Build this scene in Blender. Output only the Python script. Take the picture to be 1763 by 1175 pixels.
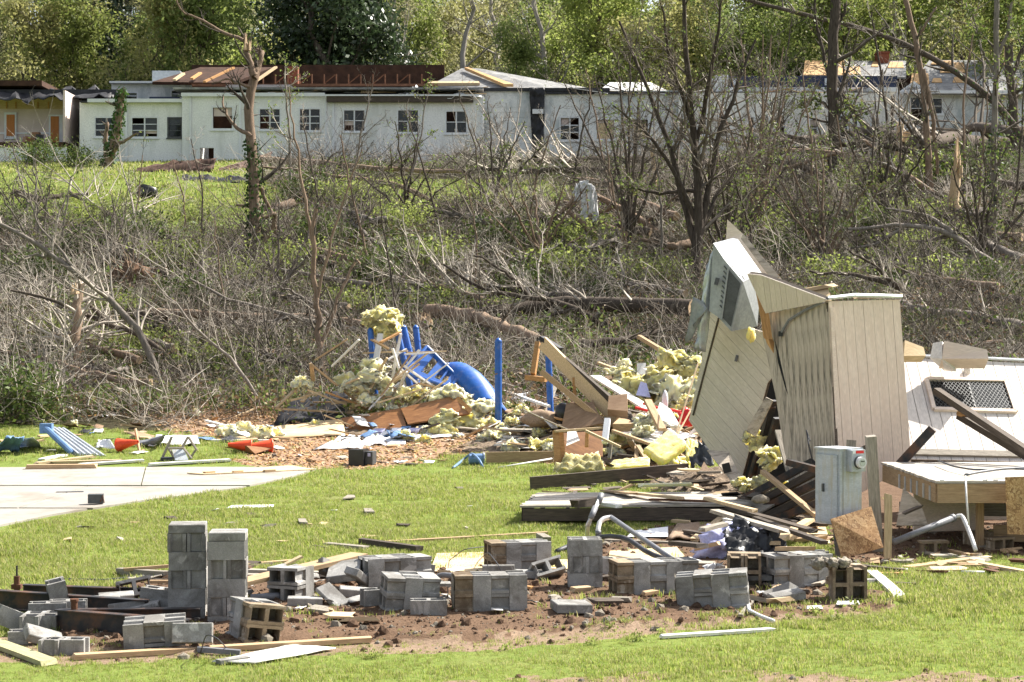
import bpy, math, random
import numpy as np
from mathutils import Vector as V, Matrix, noise as mn

# ---------------------------------------------------------------- camera, sky, sun, exposure
sc = bpy.context.scene
for o in list(bpy.data.objects): bpy.data.objects.remove(o)
F, CX, HY, H = 3200.0, 881.5, 570.0, 3.15          # focal length in photo pixels, principal column, horizon row, eye height
cd = bpy.data.cameras.new('camera'); cam = bpy.data.objects.new('camera', cd); sc.collection.objects.link(cam)
cam.location = (0, 0, H); cam.rotation_euler = (math.radians(90), 0, 0)
cd.sensor_width = 36; cd.lens = F/1763*36; cd.shift_y = (HY-587.5)/1763; cd.clip_end = 3000; cd.clip_start = .1
sc.camera = cam
SUN_EL, SUN_AZ = math.radians(46), math.radians(57)  # azimuth measured from +Y (view direction) towards +X (right)
wd = bpy.data.worlds.new('World'); sc.world = wd; wd.use_nodes = True
nt = wd.node_tree; bg = nt.nodes['Background']
sky = nt.nodes.new('ShaderNodeTexSky'); sky.sky_type = 'NISHITA'; sky.sun_disc = False
sky.sun_elevation = SUN_EL; sky.sun_rotation = SUN_AZ; sky.air_density = 1.0; sky.dust_density = 3.0
hsv = nt.nodes.new('ShaderNodeHueSaturation'); hsv.inputs['Saturation'].default_value = .48   # thin high haze whitens the sky
nt.links.new(sky.outputs[0], hsv.inputs['Color']); nt.links.new(hsv.outputs[0], bg.inputs[0]); bg.inputs[1].default_value = .105
sl = bpy.data.lights.new('sun', 'SUN'); sl.energy = 5.0; sl.angle = math.radians(.53); sl.color = (1, .95, .86)
so = bpy.data.objects.new('sun', sl); sc.collection.objects.link(so)
sd = V((math.sin(SUN_AZ)*math.cos(SUN_EL), math.cos(SUN_AZ)*math.cos(SUN_EL), math.sin(SUN_EL)))
so.rotation_euler = sd.to_track_quat('Z', 'Y').to_euler(); so.location = (30, 20, 60)
sc.view_settings.view_transform = 'Standard'; sc.view_settings.look = 'None'
sc.view_settings.gamma = 1; sc.view_settings.exposure = 1.25
sc.render.engine = 'CYCLES'
sc.cycles.max_bounces = 4; sc.cycles.diffuse_bounces = 2; sc.cycles.glossy_bounces = 2; sc.cycles.transmission_bounces = 2; sc.cycles.transparent_max_bounces = 6

# ---------------------------------------------------------------- helpers
C = sc.collection
rng = np.random.default_rng(7); R = random.Random(11)
def P(px, py, d): return V(((px-CX)*d/F, d, H+(HY-py)*d/F))
PROF = [(-400,0),(43,0),(50,.49),(56,1.05),(70,4.0),(90,8.9),(104,11.9),(118,13.9),(150,15.5),(200,25),(300,50),(700,110)]
PX, PZ = np.array([p[0] for p in PROF], float), np.array([p[1] for p in PROF], float)
def nz(x, y, s): return (np.sin(x*s*1.3+y*s*.7)+np.sin(-x*s*.6+y*s*1.7+1.3)+np.sin(x*s*2.1+2.0)*np.sin(y*s*1.9+.4))/3
def pix(x, y, z=0): return CX+x*F/y, HY+(H-z)*F/y
def inpoly(px, py, poly):
    px = np.asarray(px, float); py = np.asarray(py, float); ins = np.zeros(px.shape, bool); n = len(poly)
    for i in range(n):
        x0, y0 = poly[i]; x1, y1 = poly[(i+1) % n]
        if y0 == y1: continue
        c = ((y0 > py) != (y1 > py)) & (px < (x1-x0)*(py-y0)/(y1-y0)+x0); ins ^= c
    return ins
DIRT = [(60,1075),(110,1045),(250,1000),(440,985),(560,990),(700,985),(980,990),(1040,930),(1180,905),(1300,935),(1440,985),(1470,1015),(1600,1040),(1450,1050),(1330,1062),(1200,1075),(1060,1082),(900,1098),(760,1105),(640,1098),(470,1110),(300,1125),(130,1118)]
SAND = [(-60,1136),(-60,1085),(120,1112),(300,1122),(520,1112),(640,1096),(900,1094),(1200,1068),(1420,1038),(1520,1020),(1600,1034),(1500,1056),(1400,1068),(1200,1084),(1000,1106),(800,1121),(600,1122),(300,1134),(120,1145),(0,1142)]
MULCH = [(300,775),(235,758),(330,742),(480,735),(700,700),(1000,690),(1230,700),(1240,800),(1100,815),(930,800),(800,792),(640,808),(480,806),(400,800),(470,785)]
LOTS = [(330,1184),(700,1178),(1000,1164),(1300,1163),(1500,1161),(1763,1164),(1900,1190),(300,1200)]
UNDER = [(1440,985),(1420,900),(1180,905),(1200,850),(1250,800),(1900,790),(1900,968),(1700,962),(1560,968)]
def terrain(x, y):
    x = np.asarray(x, float); y = np.asarray(y, float)
    z = np.interp(y, PX, PZ)
    hill = np.clip((y-52)/14, 0, 1); z = z + hill*nz(x, y, .13)*.55*np.clip((112-y)/20, .12, 1)
    near = np.clip((46-y)/4, 0, 1); z = z + near*nz(x, y, .5)*.03
    px, py = pix(x, np.maximum(y, 6)); d = inpoly(px+nz(x,y,5)*14, py+nz(x,y,7)*5, DIRT)
    z = z + np.where(d, .055+.02*nz(x, y, 9), 0)
    return z
def gz(x, y): return float(terrain(np.array([x]), np.array([y]))[0])
def G(px, py, lo=12, hi=128):
    """the point of the ground seen through photo pixel px, py"""
    d = np.arange(lo, hi, .1); x = (px-CX)*d/F; z = H+(HY-py)*d/F; t = terrain(x, d)
    i = np.nonzero(z <= t)[0]; k = i[0] if len(i) else len(d)-1
    return V((x[k], d[k], t[k]))
def gd(px, py): return G(px, py).y
ORG = {}
def setp(o, label=None, cat=None, group=None, kind=None):
    if label: o['label'] = label
    if cat: o['category'] = cat
    if group: o['group'] = group
    if kind: o['kind'] = kind
    return o
def thing(name, label, cat, loc=(0,0,0), group=None, rot=None):
    o = bpy.data.objects.new(name, None); C.objects.link(o); o.empty_display_size = .1
    o.location = loc; ORG[o.name] = V(loc)
    if rot is not None: o.matrix_world = Matrix.Translation(V(loc)) @ rot.to_4x4()
    return setp(o, label, cat, group)
def mesh(name, vs, fs, m, smooth=False):
    me = bpy.data.meshes.new(name); me.from_pydata([tuple(v) for v in vs], [], [tuple(f) for f in fs])
    me.materials.append(M[m] if isinstance(m, str) else m); me.update()
    if smooth: me.polygons.foreach_set('use_smooth', [True]*len(me.polygons))
    return me
def link(name, me, parent=None, mw=None):
    o = bpy.data.objects.new(name, me); C.objects.link(o)
    if parent: o.parent = parent
    if mw is not None: o.matrix_local = mw
    return o
def obj(name, vs, fs, m, parent=None, smooth=False, mat_axis=None):
    """mesh from WORLD vertices; origin at the parent's origin or at the middle of its base; parents carry no rotation"""
    if parent is not None and not isinstance(vs, np.ndarray): org = ORG[parent.name]
    vs = [V(v) for v in vs]
    if parent is not None: org = ORG[parent.name]
    else:
        mnx = V([min(v[i] for v in vs) for i in range(3)]); mxx = V([max(v[i] for v in vs) for i in range(3)])
        org = V(((mnx.x+mxx.x)/2, (mnx.y+mxx.y)/2, mnx.z))
    o = link(name, mesh(name, [v-org for v in vs], fs, m, smooth), parent)
    if parent is None: o.location = org
    ORG[o.name] = org
    return o
def sub(name, vs, fs, m, part, smooth=False):      # child of a part (its origin is the part's origin in world)
    return obj(name, vs, fs, m, part, smooth)
def npmesh(name, verts, faces, m, smooth=False):
    """verts (N,3), faces (K,n) arrays"""
    verts = np.asarray(verts, np.float32); faces = np.asarray(faces, np.int32)
    me = bpy.data.meshes.new(name); n = faces.shape[1]
    me.vertices.add(len(verts)); me.vertices.foreach_set('co', verts.ravel())
    me.loops.add(faces.size); me.loops.foreach_set('vertex_index', faces.ravel())
    me.polygons.add(len(faces)); me.polygons.foreach_set('loop_start', np.arange(0, faces.size, n, dtype=np.int32))
    me.materials.append(M[m] if isinstance(m, str) else m)
    if smooth: me.polygons.foreach_set('use_smooth', np.ones(len(faces), bool))
    me.update(calc_edges=True); me.validate(); return me
BOXF = [(0,3,2,1),(4,5,6,7),(0,1,5,4),(1,2,6,5),(2,3,7,6),(3,0,4,7)]
def boxv(c, s, rot=None):
    x, y, z = s[0]/2, s[1]/2, s[2]/2
    vs = [V(p) for p in ((-x,-y,-z),(x,-y,-z),(x,y,-z),(-x,y,-z),(-x,-y,z),(x,-y,z),(x,y,z),(-x,y,z))]
    if rot is not None: vs = [rot @ v for v in vs]
    return [v+V(c) for v in vs]
class MB:
    def __init__(s): s.v = []; s.f = []
    def add(s, vs, fs): n = len(s.v); s.v += [V(v) for v in vs]; s.f += [tuple(i+n for i in f) for f in fs]; return s
    def box(s, c, sz, rot=None): return s.add(boxv(c, sz, rot), BOXF)
    def ext(s, a, b): return s.box([(a[i]+b[i])/2 for i in range(3)], [abs(b[i]-a[i]) for i in range(3)])
    def bar(s, a, b, w, t, up=V((0,0,1))):
        a = V(a); b = V(b); r, L = frame(a, b, up); return s.box((a+b)/2, (L, w, t), r)
    def tube(s, pts, rad, n=8):
        k = len(pts); p = np.array([[list(q) for q in pts]]); r = np.array([rad if hasattr(rad, '__len__') else [rad]*k], float)
        v, f = tubes(p, r, n); s.add([V(q) for q in v], f.tolist())
        b = len(s.v)-len(v); s.f.append(tuple(b+i for i in range(n))[::-1]); s.f.append(tuple(b+(k-1)*n+i for i in range(n))); return s
    def build(s, name, m, parent=None, smooth=False): return obj(name, s.v, s.f, m, parent, smooth)
def frame(a, b, up=V((0,0,1))):
    x = (b-a); L = x.length; x = x/L
    up = V(up)
    if abs(x.dot(up)) > .98*up.length: up = V((0,1,0)) if abs(x.y) < .9 else V((1,0,0))
    y = up.cross(x).normalized(); z = x.cross(y)
    return Matrix((x, y, z)).transposed(), L
def tubes(p, r, n=3, closed=False):
    """p (N,K,3) polylines, r (N,K) radii -> verts, quad faces"""
    p = np.asarray(p, float); r = np.asarray(r, float); N, K, _ = p.shape
    t = np.gradient(p, axis=1); t /= np.linalg.norm(t, axis=2, keepdims=True)+1e-9
    a = np.where(np.abs(t[:, :1, 2:3]) > .8, np.array([[[1., .1, 0]]]), np.array([[[0, .1, 1.]]])); a = np.broadcast_to(a, t.shape)
    u = np.cross(t, a); u /= np.linalg.norm(u, axis=2, keepdims=True)+1e-9; w = np.cross(t, u)
    ang = np.arange(n)*2*math.pi/n
    v = p[:, :, None]+r[:, :, None, None]*(np.cos(ang)[None, None, :, None]*u[:, :, None]+np.sin(ang)[None, None, :, None]*w[:, :, None])
    idx = np.arange(N*K*n).reshape(N, K, n); i0 = idx[:, :-1]; i1 = idx[:, 1:]
    f = np.stack([i0, np.roll(i0, -1, 2), np.roll(i1, -1, 2), i1], -1).reshape(-1, 4)
    return v.reshape(-1, 3), f
def cat(parts):
    vs, fs, n = [], [], 0
    for v, f in parts: vs.append(v); fs.append(f+n); n += len(v)
    return np.concatenate(vs), np.concatenate(fs)
def slabv(poly, thick, nrm=None):
    """extrude a world polygon by thick against its normal; the polygon is the outer face"""
    poly = [V(p) for p in poly]; n = V((0,0,0))
    for i in range(1, len(poly)-1): n += (poly[i]-poly[0]).cross(poly[i+1]-poly[0])
    n = n.normalized() if nrm is None else nrm
    k = len(poly); vs = poly+[p-n*thick for p in poly]
    return vs, [tuple(range(k)), tuple(range(2*k-1, k-1, -1))]+[(i, i+k, (i+1) % k+k, (i+1) % k) for i in range(k)]
def panel(name, poly, thick, m, label=None, ct=None, parent=None, group=None):
    vs, fs = slabv(poly, thick); o = obj(name, vs, fs, m, parent); return setp(o, label, ct, group)
def board(name, a, b, w, t, m, label=None, ct='board', up=V((0,0,1)), parent=None, group=None, rough=0, roll=0):
    """a timber from a to b (centre line), its own length along local x so that the grain follows it"""
    a = V(a); b = V(b); r, L = frame(a, b, up)
    if roll: r = r @ Matrix.Rotation(roll, 3, 'X')
    xs = [0, L*.33, L*.67, L]; vs = []; bow = R.uniform(-1, 1)*rough*.02*L
    for i, x in enumerate(xs):
        for yy, zz in ((-1,-1),(1,-1),(1,1),(-1,1)):
            e = R.uniform(-1, 1)*rough*w*1.2 if i in (0, 3) else 0
            vs.append(V((x+e, yy*w/2+(bow if i in (1, 2) else 0), zz*t/2)))
    fs = [(3,2,1,0),(12,13,14,15)]
    for i in range(3):
        for k in range(4): q = (k+1) % 4; fs.append((i*4+k, i*4+q, i*4+4+q, i*4+4+k))
    o = link(name, mesh(name, vs, fs, m), parent); mw = Matrix.Translation(a) @ r.to_4x4()
    if parent is not None: mw = Matrix.Translation(-ORG[parent.name]) @ mw
    o.matrix_local = mw; ORG[o.name] = a
    return setp(o, label, ct if parent is None else None, group)
def blob(name, c, s, m, label=None, ct=None, rot=None, seed=0, amp=.35, freq=1.6, sub_=3, flat=0, parent=None, group=None):
    """a lumpy soft mass: displaced icosphere scaled to s (full sizes)"""
    import bmesh
    bm = bmesh.new(); bmesh.ops.create_icosphere(bm, subdivisions=sub_, radius=1)
    for v in bm.verts:
        p = v.co*freq+V((seed*7.3, seed*3.1, seed*1.7))
        k = 1+amp*(mn.noise(p)*1.3+.75*mn.noise(p*2.7)+.5*abs(mn.noise(p*5.3))+.4*mn.noise(p*11)*(sub_ > 3))
        q = v.co*k
        if flat: q = V((math.copysign(abs(q.x)**(1-flat), q.x), math.copysign(abs(q.y)**(1-flat), q.y), q.z))
        v.co = q
    vs = [V((v.co.x*s[0]/2, v.co.y*s[1]/2, v.co.z*s[2]/2)) for v in bm.verts]; fs = [[w.index for w in f.verts] for f in bm.faces]; bm.free()
    if rot is not None: vs = [rot @ v for v in vs]
    return setp(obj(name, [v+V(c) for v in vs], fs, m, parent, True), label, ct, group)
def sheet(name, corners, m, nu=10, nv=8, amp=.06, freq=3, seed=0, thick=.004, label=None, ct=None, parent=None, group=None, tear=.0, curl=0):
    """a crumpled sheet over four corner points (a b c d in order), with thickness"""
    a, b, c, d = [V(q) for q in corners]; n = (b-a).cross(d-a).normalized(); top = []
    for j in range(nv+1):
        for i in range(nu+1):
            u, w = i/nu, j/nv; q = a*(1-u)*(1-w)+b*u*(1-w)+c*u*w+d*(1-u)*w
            k = V((u*freq*2+seed*5.1, w*freq*2+seed*2.3, seed)); q = q+n*(amp*(mn.noise(k)+.55*abs(mn.noise(k*2.3))*2-.3)+curl*(u-.5)**2*4)
            if tear and (i in (0, nu) or j in (0, nv)): q = q+((b-a)*mn.noise(k*3)+(d-a)*mn.noise(k*3.7+V((9,0,0))))*tear
            top.append(q)
    N = len(top); fs = []
    for j in range(nv):
        for i in range(nu): k = j*(nu+1)+i; fs.append((k, k+1, k+nu+2, k+nu+1))
    bot = [q-n*thick for q in top]; fs += [tuple(i+N for i in f[::-1]) for f in fs]
    rim = [i for i in range(nu+1)]+[j*(nu+1)+nu for j in range(1, nv+1)]+[nv*(nu+1)+i for i in range(nu-1, -1, -1)]+[j*(nu+1) for j in range(nv-1, 0, -1)]
    for i in range(len(rim)): p, q = rim[i], rim[(i+1) % len(rim)]; fs.append((p, p+N, q+N, q))
    return setp(obj(name, top+bot, fs, m, parent, True), label, ct, group)
def clip(poly, a, b, c):          # keep a*x+b*y <= c
    out = []
    for i in range(len(poly)):
        p, q = poly[i], poly[(i+1) % len(poly)]; dp = a*p[0]+b*p[1]-c; dq = a*q[0]+b*q[1]-c
        if dp <= 0: out.append(p)
        if (dp < 0) != (dq < 0) and dp != dq: t = dp/(dp-dq); out.append((p[0]+t*(q[0]-p[0]), p[1]+t*(q[1]-p[1])))
    return out
class Plane:
    def __init__(s, a, b, c): s.o = V(a); s.n = (V(b)-V(a)).cross(V(c)-V(a)).normalized()
    def at(s, px, py):
        r = P(px, py, 1)-V((0,0,H)); e = V((0,0,H)); return e+r*((s.o-e).dot(s.n)/r.dot(s.n))
def strips(part, parent, poly, dirv, pitch, gap, thick, m, phase=0, maxn=60, jit=0):
    """cut a world polygon into boards running along dirv; each board an object of its own"""
    poly = [V(p) for p in poly]; n = V((0,0,0))
    for i in range(1, len(poly)-1): n += (poly[i]-poly[0]).cross(poly[i+1]-poly[0])
    n.normalize(); u = (V(dirv)-n*V(dirv).dot(n)).normalized(); w = n.cross(u); o = poly[0]
    p2 = [((p-o).dot(u), (p-o).dot(w)) for p in poly]; lo = min(p[1] for p in p2); hi = max(p[1] for p in p2); k = lo-phase*pitch; out = []
    while k < hi and len(out) < maxn:
        q = clip(clip(p2, 0, -1, -(k+gap/2)), 0, 1, k+pitch-gap/2)
        if len(q) > 2 and max(p[1] for p in q)-min(p[1] for p in q) > .01:
            off = n*R.uniform(-jit, jit); ws = [o+off+u*p[0]+w*p[1] for p in q]; vs, fs = slabv(ws, thick, n)
            r = Matrix((u, w, n)).transposed(); b0 = ws[0]
            ob = link(part, mesh(part, [r.transposed() @ (v-b0) for v in vs], fs, m), parent)
            ob.matrix_local = Matrix.Translation(b0-ORG[parent.name]) @ r.to_4x4(); out.append(ob)
        k += pitch
    return out
def rotz(a): return Matrix.Rotation(math.radians(a), 3, 'Z')
def rxyz(a, b, c): return Matrix.Rotation(math.radians(c), 3, 'Z') @ Matrix.Rotation(math.radians(b), 3, 'Y') @ Matrix.Rotation(math.radians(a), 3, 'X')

MARKS = [(438,300,'the ivy-clad broken tree'),(1195,330,'the big many-stemmed tree'),(1436,200,'the tall straight dark trunk'),(1598,230,'the slender leaning tree'),(1644,330,'the tall pale splintered stump'),(1711,250,'the ivy pole tree'),(550,520,'the thin snapped tree'),(200,590,'the long leaning grey trunk'),(132,570,'the broken upright stump'),(228,490,'the dark root plate'),(1008,350,'the hanging white cloth'),(727,560,'the broad torn stump'),(860,445,'the small orange torn stump'),(645,545,'the perched insulation'),(858,600,'the lone blue post'),(1260,420,'the air conditioner'),(1490,520,'the upright tan wall'),(1670,620,'the white fallen wall'),(190,220,'the ivy stump'),(40,690,'the dark evergreen bush'),(300,285,'the rusty roofing sheet'),(926,210,'the torn wall gap'),(1126,290,'the snapped pale stump'),(700,210,'the third window pair'),(1500,450,'the fallen crown at right'),(1000,575,'the thick dark log')]
SKY = [(60,200,'the roofless wing'),(240,150,'the upper wall'),(400,130,'the torn brown roof'),(500,125,'the brick attic chimney'),(620,130,'the bare attic trusses'),(810,130,'the grey hip roof'),(926,155,'the hanging black felt'),(1090,150,'the white roof patch'),(1245,140,'the white roof box'),(1400,140,'the blue tarpaulin'),(1420,118,'the orange roof sheathing'),(1520,98,'the house chimney'),(1640,125,'the patched house roof'),(1760,130,'the house end')]
USED = set()
def where(base, px, py, marks=MARKS, fmt='{} {} {}'):
    c = sorted(marks, key=lambda m: (m[0]-px)**2+(m[1]-py)**2*2)
    for near in ('just', 'somewhat', 'further', 'well', 'far'):
        for m in c[:7]:
            dx, dy = px-m[0], py-m[1]
            w = ('left of' if dx < 0 else 'right of') if abs(dx) > abs(dy)*.8 else ('above' if dy < 0 else 'below')
            l = '%s %s %s %s' % (base, near, w, m[2])
            if l not in USED: USED.add(l); return l
    return base

def fluff(name, c, s, m, label, seed=1, n=7, parent=None, group=None):
    """torn insulation: ragged layers of batt folded over each other, grown into one mass"""
    r_ = random.Random(seed); mb = MB(); c = V(c)
    for k in range(max(3, int(n*.75))):
        o = c+V((r_.uniform(-.42, .42)*s[0], r_.uniform(-.35, .35)*s[1], r_.uniform(-.42, .36)*s[2]))
        rt = rxyz(r_.uniform(15, 80), r_.uniform(-35, 35), r_.uniform(-40, 40)); w = max(s[0], s[2])*r_.uniform(.36, .62); h = max(s[0], s[2])*r_.uniform(.2, .42); nu, nv = 13, 11; top, bot = [], []
        nm = rt @ V((0, 0, 1)); th = r_.uniform(.035, .08)
        for j in range(nv+1):
            for i in range(nu+1):
                u, v = i/nu*2-1, j/nv*2-1; q = V((u*w, v*h, 0)); p = V((u*1.7+seed*3.7+k*5, v*1.7+k, seed*1.1))
                rag = 1+.35*mn.noise(p*2.2)+.35*mn.noise(p*7.5); rr_ = min(1, 1.25-.35*(u*u+v*v)); q = q*rag*rr_; q.z = w*(.6*mn.noise(p*.9)+.2*mn.noise(p*2.6)+.06*mn.noise(p*9))-w*.35*(u*u*.8+v*v*.4)
                e = th*max(.12, (1-max(abs(u), abs(v))**4))*(1+.5*mn.noise(p*4)); top.append(o+rt @ q); bot.append(o+rt @ q-nm*e)
        N = len(top); fs = [(j*(nu+1)+i, j*(nu+1)+i+1, (j+1)*(nu+1)+i+1, (j+1)*(nu+1)+i) for j in range(nv) for i in range(nu)]; fs += [tuple(x+N for x in f[::-1]) for f in fs]
        rim = [i for i in range(nu+1)]+[j*(nu+1)+nu for j in range(1, nv+1)]+[nv*(nu+1)+i for i in range(nu-1, -1, -1)]+[j*(nu+1) for j in range(nv-1, 0, -1)]
        fs += [(rim[i], rim[i]+N, rim[(i+1) % len(rim)]+N, rim[(i+1) % len(rim)]) for i in range(len(rim))]; mb.add(top+bot, fs)
    o = obj(name, mb.v, mb.f, m, parent, True); return setp(o, label, 'insulation', group)
# ---------------------------------------------------------------- materials
M = {}
def ramp(nt, fac, stops):
    r = nt.nodes.new('ShaderNodeValToRGB'); nt.links.new(fac, r.inputs[0]); e = r.color_ramp.elements
    while len(e) < len(stops): e.new(.5)
    for i, (p, c) in enumerate(stops): e[i].position = p; e[i].color = (*c, 1)
    return r.outputs[0]
def noi(nt, co, scale, det=4, rough=.55, dist=0):
    n = nt.nodes.new('ShaderNodeTexNoise'); n.inputs['Scale'].default_value = scale; n.inputs['Detail'].default_value = det
    n.inputs['Roughness'].default_value = rough; n.inputs['Distortion'].default_value = dist
    if co is not None: nt.links.new(co, n.inputs['Vector'])
    return n.outputs['Fac']
def coords(nt, which='Object', scale=(1,1,1)):
    t = nt.nodes.new('ShaderNodeTexCoord'); m = nt.nodes.new('ShaderNodeMapping'); m.inputs['Scale'].default_value = scale
    nt.links.new(t.outputs[which], m.inputs[0]); return m.outputs[0]
def mixc(nt, f, a, b, mode='MIX'):
    m = nt.nodes.new('ShaderNodeMix'); m.data_type = 'RGBA'; m.blend_type = mode
    for s, x in ((0, f), (6, a), (7, b)):
        if hasattr(x, 'links'): nt.links.new(x, m.inputs[s])
        else: m.inputs[s].default_value = x if s == 0 else (*x, 1)
    return m.outputs[2]
def newmat(name):
    m = bpy.data.materials.new(name); m.use_nodes = True; M[name] = m; return m, m.node_tree, m.node_tree.nodes['Principled BSDF']
def bump(nt, h, b, strength=.3, dist=.02):
    n = nt.nodes.new('ShaderNodeBump'); n.inputs['Strength'].default_value = strength; n.inputs['Distance'].default_value = dist
    nt.links.new(h, n.inputs['Height']); nt.links.new(n.outputs[0], b.inputs['Normal'])
def hue(nt, col, v):
    """vary the value from object to object"""
    oi = nt.nodes.new('ShaderNodeObjectInfo'); mr = nt.nodes.new('ShaderNodeMapRange'); mr.inputs[3].default_value = 1-v; mr.inputs[4].default_value = 1+v
    nt.links.new(oi.outputs['Random'], mr.inputs[0]); h = nt.nodes.new('ShaderNodeHueSaturation'); nt.links.new(mr.outputs[0], h.inputs['Value']); nt.links.new(col, h.inputs['Color']); return h.outputs[0]
def surf(name, dark, light, scale=6, rough=.8, sc3=(1,1,1), bmp=.25, bd=.01, var=.12, spec=.3, fine=40, metal=0, where='Object', stain=None):
    m, nt, b = newmat(name); co = coords(nt, where, sc3)
    f1 = noi(nt, co, scale, 5, .62); f2 = noi(nt, co, fine, 3, .6)
    c = ramp(nt, f1, [(.3, dark), (.7, light)])
    mul = ramp(nt, f2, [(.25, (.78,.78,.78)), (.75, (1.12,1.12,1.12))]); c = mixc(nt, 1.0, c, mul, 'MULTIPLY')
    if stain:
        f3 = ramp(nt, noi(nt, coords(nt, where, stain[2]), stain[1], 4, .7), [(.5, (0,0,0)), (.68, (1,1,1))]); c = mixc(nt, f3, c, stain[0])
    if var: c = hue(nt, c, var)
    nt.links.new(c, b.inputs['Base Color']); b.inputs['Roughness'].default_value = rough; b.inputs['Specular IOR Level'].default_value = spec; b.inputs['Metallic'].default_value = metal
    if bmp:
        bump(nt, f2 if fine else f1, b, bmp, bd)
    return m
W3 = (.8, 9, 9)     # grain: stretched along local x
surf('wood_pale', (.42,.30,.17), (.66,.51,.32), 5, .75, W3, .3, .003, .16, fine=18)
surf('wood_tan', (.30,.20,.11), (.52,.37,.22), 5, .78, W3, .3, .003, .2, fine=18)
surf('wood_grey', (.20,.175,.14), (.42,.375,.31), 6, .85, W3, .4, .004, .22, fine=20)
surf('wood_deck', (.34,.305,.255), (.55,.505,.44), 6, .85, W3, .4, .004, .14, fine=20)
surf('wood_green', (.27,.26,.13), (.45,.42,.24), 5, .82, W3, .3, .003, .1, fine=18)
surf('wood_dark', (.045,.035,.028), (.12,.092,.07), 5, .8, W3, .3, .003, .25, fine=18)
surf('wood_orange', (.38,.19,.07), (.60,.34,.14), 4, .7, W3, .25, .003, .15, fine=16)
surf('wood_white', (.62,.60,.55), (.80,.78,.73), 5, .7, W3, .2, .002, .08, fine=18)
surf('laminate_brown', (.20,.085,.03), (.36,.17,.065), 3, .42, (1,6,1), .08, .002, .06, spec=.5, fine=20)
surf('steel_black', (.012,.012,.014), (.035,.033,.034), 6, .55, (1,1,1), .2, .003, .1, spec=.4, fine=30, stain=((.10,.045,.022), 3, (1,1,1)))
surf('rust', (.06,.028,.016), (.17,.075,.04), 4, .85, (1,1,1), .3, .004, .1)
def blockmat(name, dark, light, stain, smear):
    m, nt, b = newmat(name); co = coords(nt, 'Object'); oi = nt.nodes.new('ShaderNodeObjectInfo'); ad = nt.nodes.new('ShaderNodeVectorMath'); ad.operation = 'ADD'; sc_ = nt.nodes.new('ShaderNodeVectorMath'); sc_.operation = 'SCALE'
    cb = nt.nodes.new('ShaderNodeCombineXYZ')
    for k in range(3): nt.links.new(oi.outputs['Random'], cb.inputs[k])
    nt.links.new(cb.outputs[0], sc_.inputs[0]); sc_.inputs['Scale'].default_value = 57; nt.links.new(co, ad.inputs[0]); nt.links.new(sc_.outputs[0], ad.inputs[1]); v = ad.outputs[0]
    f = noi(nt, v, 5, 5, .65); fine = noi(nt, v, 90, 3, .7); c = ramp(nt, f, [(.3, dark), (.7, light)])
    c = mixc(nt, ramp(nt, noi(nt, v, 2.4, 5, .7, .6), [(.46, (0,0,0)), (.62, (.85,.85,.85))]), c, stain); c = mixc(nt, ramp(nt, noi(nt, v, 4.2, 4, .6, 1.2), [(.60, (0,0,0)), (.66, (.8,.8,.8))]), c, smear)
    c = mixc(nt, 1., c, ramp(nt, fine, [(.25, (.72,.72,.72)), (.75, (1.15,1.15,1.15))]), 'MULTIPLY'); c = hue(nt, c, .22); nt.links.new(c, b.inputs['Base Color']); b.inputs['Roughness'].default_value = .95; b.inputs['Specular IOR Level'].default_value = .12; bump(nt, fine, b, .6, .006)
blockmat('concrete_block', (.255,.25,.238), (.38,.373,.355), (.165,.155,.14), (.48,.465,.44))
blockmat('concrete_block_tan', (.20,.155,.105), (.34,.27,.19), (.12,.085,.055), (.42,.37,.30))
surf('mortar', (.20,.17,.13), (.36,.32,.26), 14, .95, (1,1,1), .8, .015, .1, fine=60)
surf('concrete_slab', (.27,.248,.218), (.37,.345,.31), 1.2, .9, (1,1,1), .25, .003, .03, fine=60, where='Object', stain=((.22,.19,.155), .7, (1,.6,1)))
surf('paint_white_wall', (.77,.775,.75), (.88,.88,.855), .5, .8, (1,1,1), .15, .01, .02, fine=12, stain=((.62,.63,.59), .55, (1,1,.25)))
surf('cream_wall', (.80,.78,.72), (.90,.88,.82), .5, .8, (1,1,1), .15, .01, .02, fine=12, stain=((.45,.45,.42), .5, (1,1,.3)))  # slightly warmer and lighter than the white wall
surf('blockwork_wall', (.64,.655,.64), (.80,.81,.79), .7, .85, (1,1,1), .3, .02, .05, fine=14, stain=((.33,.38,.39), .6, (1,1,.5)))
surf('room_plaster', (.56,.46,.41), (.72,.60,.54), .8, .85, (1,1,1), .1, .01, .05)
surf('trim_white', (.66,.68,.69), (.80,.81,.81), 2, .6, (1,1,1), .05, .002, .05)
surf('roof_shingle', (.13,.13,.135), (.26,.26,.255), 2.5, .92, (1,1,3), .5, .02, .06, fine=20, stain=((.36,.35,.33), .8, (1,1,1)))
surf('roof_deck', (.42,.24,.10), (.62,.40,.20), 2, .85, (1,1,4), .2, .01, .08, fine=12)
surf('roof_felt', (.012,.012,.015), (.05,.05,.055), 1.5, .6, (1,1,1), .4, .03, .1, fine=8)
surf('tarp_blue', (.012,.018,.045), (.03,.042,.09), 1.2, .5, (1,1,1), .3, .02, .05, fine=8)
surf('brick_red', (.16,.05,.03), (.28,.10,.06), 5, .9, (1,1,1), .4, .02, .1)
surf('truss_brown', (.13,.06,.035), (.24,.12,.07), 3, .85, (1,1,1), .2, .005, .15)
surf('bark_pale', (.26,.235,.21), (.46,.42,.375), 2.5, .95, (6,6,1), .4, .02, .15, fine=14, spec=.1)
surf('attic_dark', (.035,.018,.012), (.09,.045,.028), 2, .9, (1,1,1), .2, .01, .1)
surf('door_orange', (.42,.15,.035), (.56,.22,.06), 2, .6, (4,4,.5), .1, .003, .05)
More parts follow.
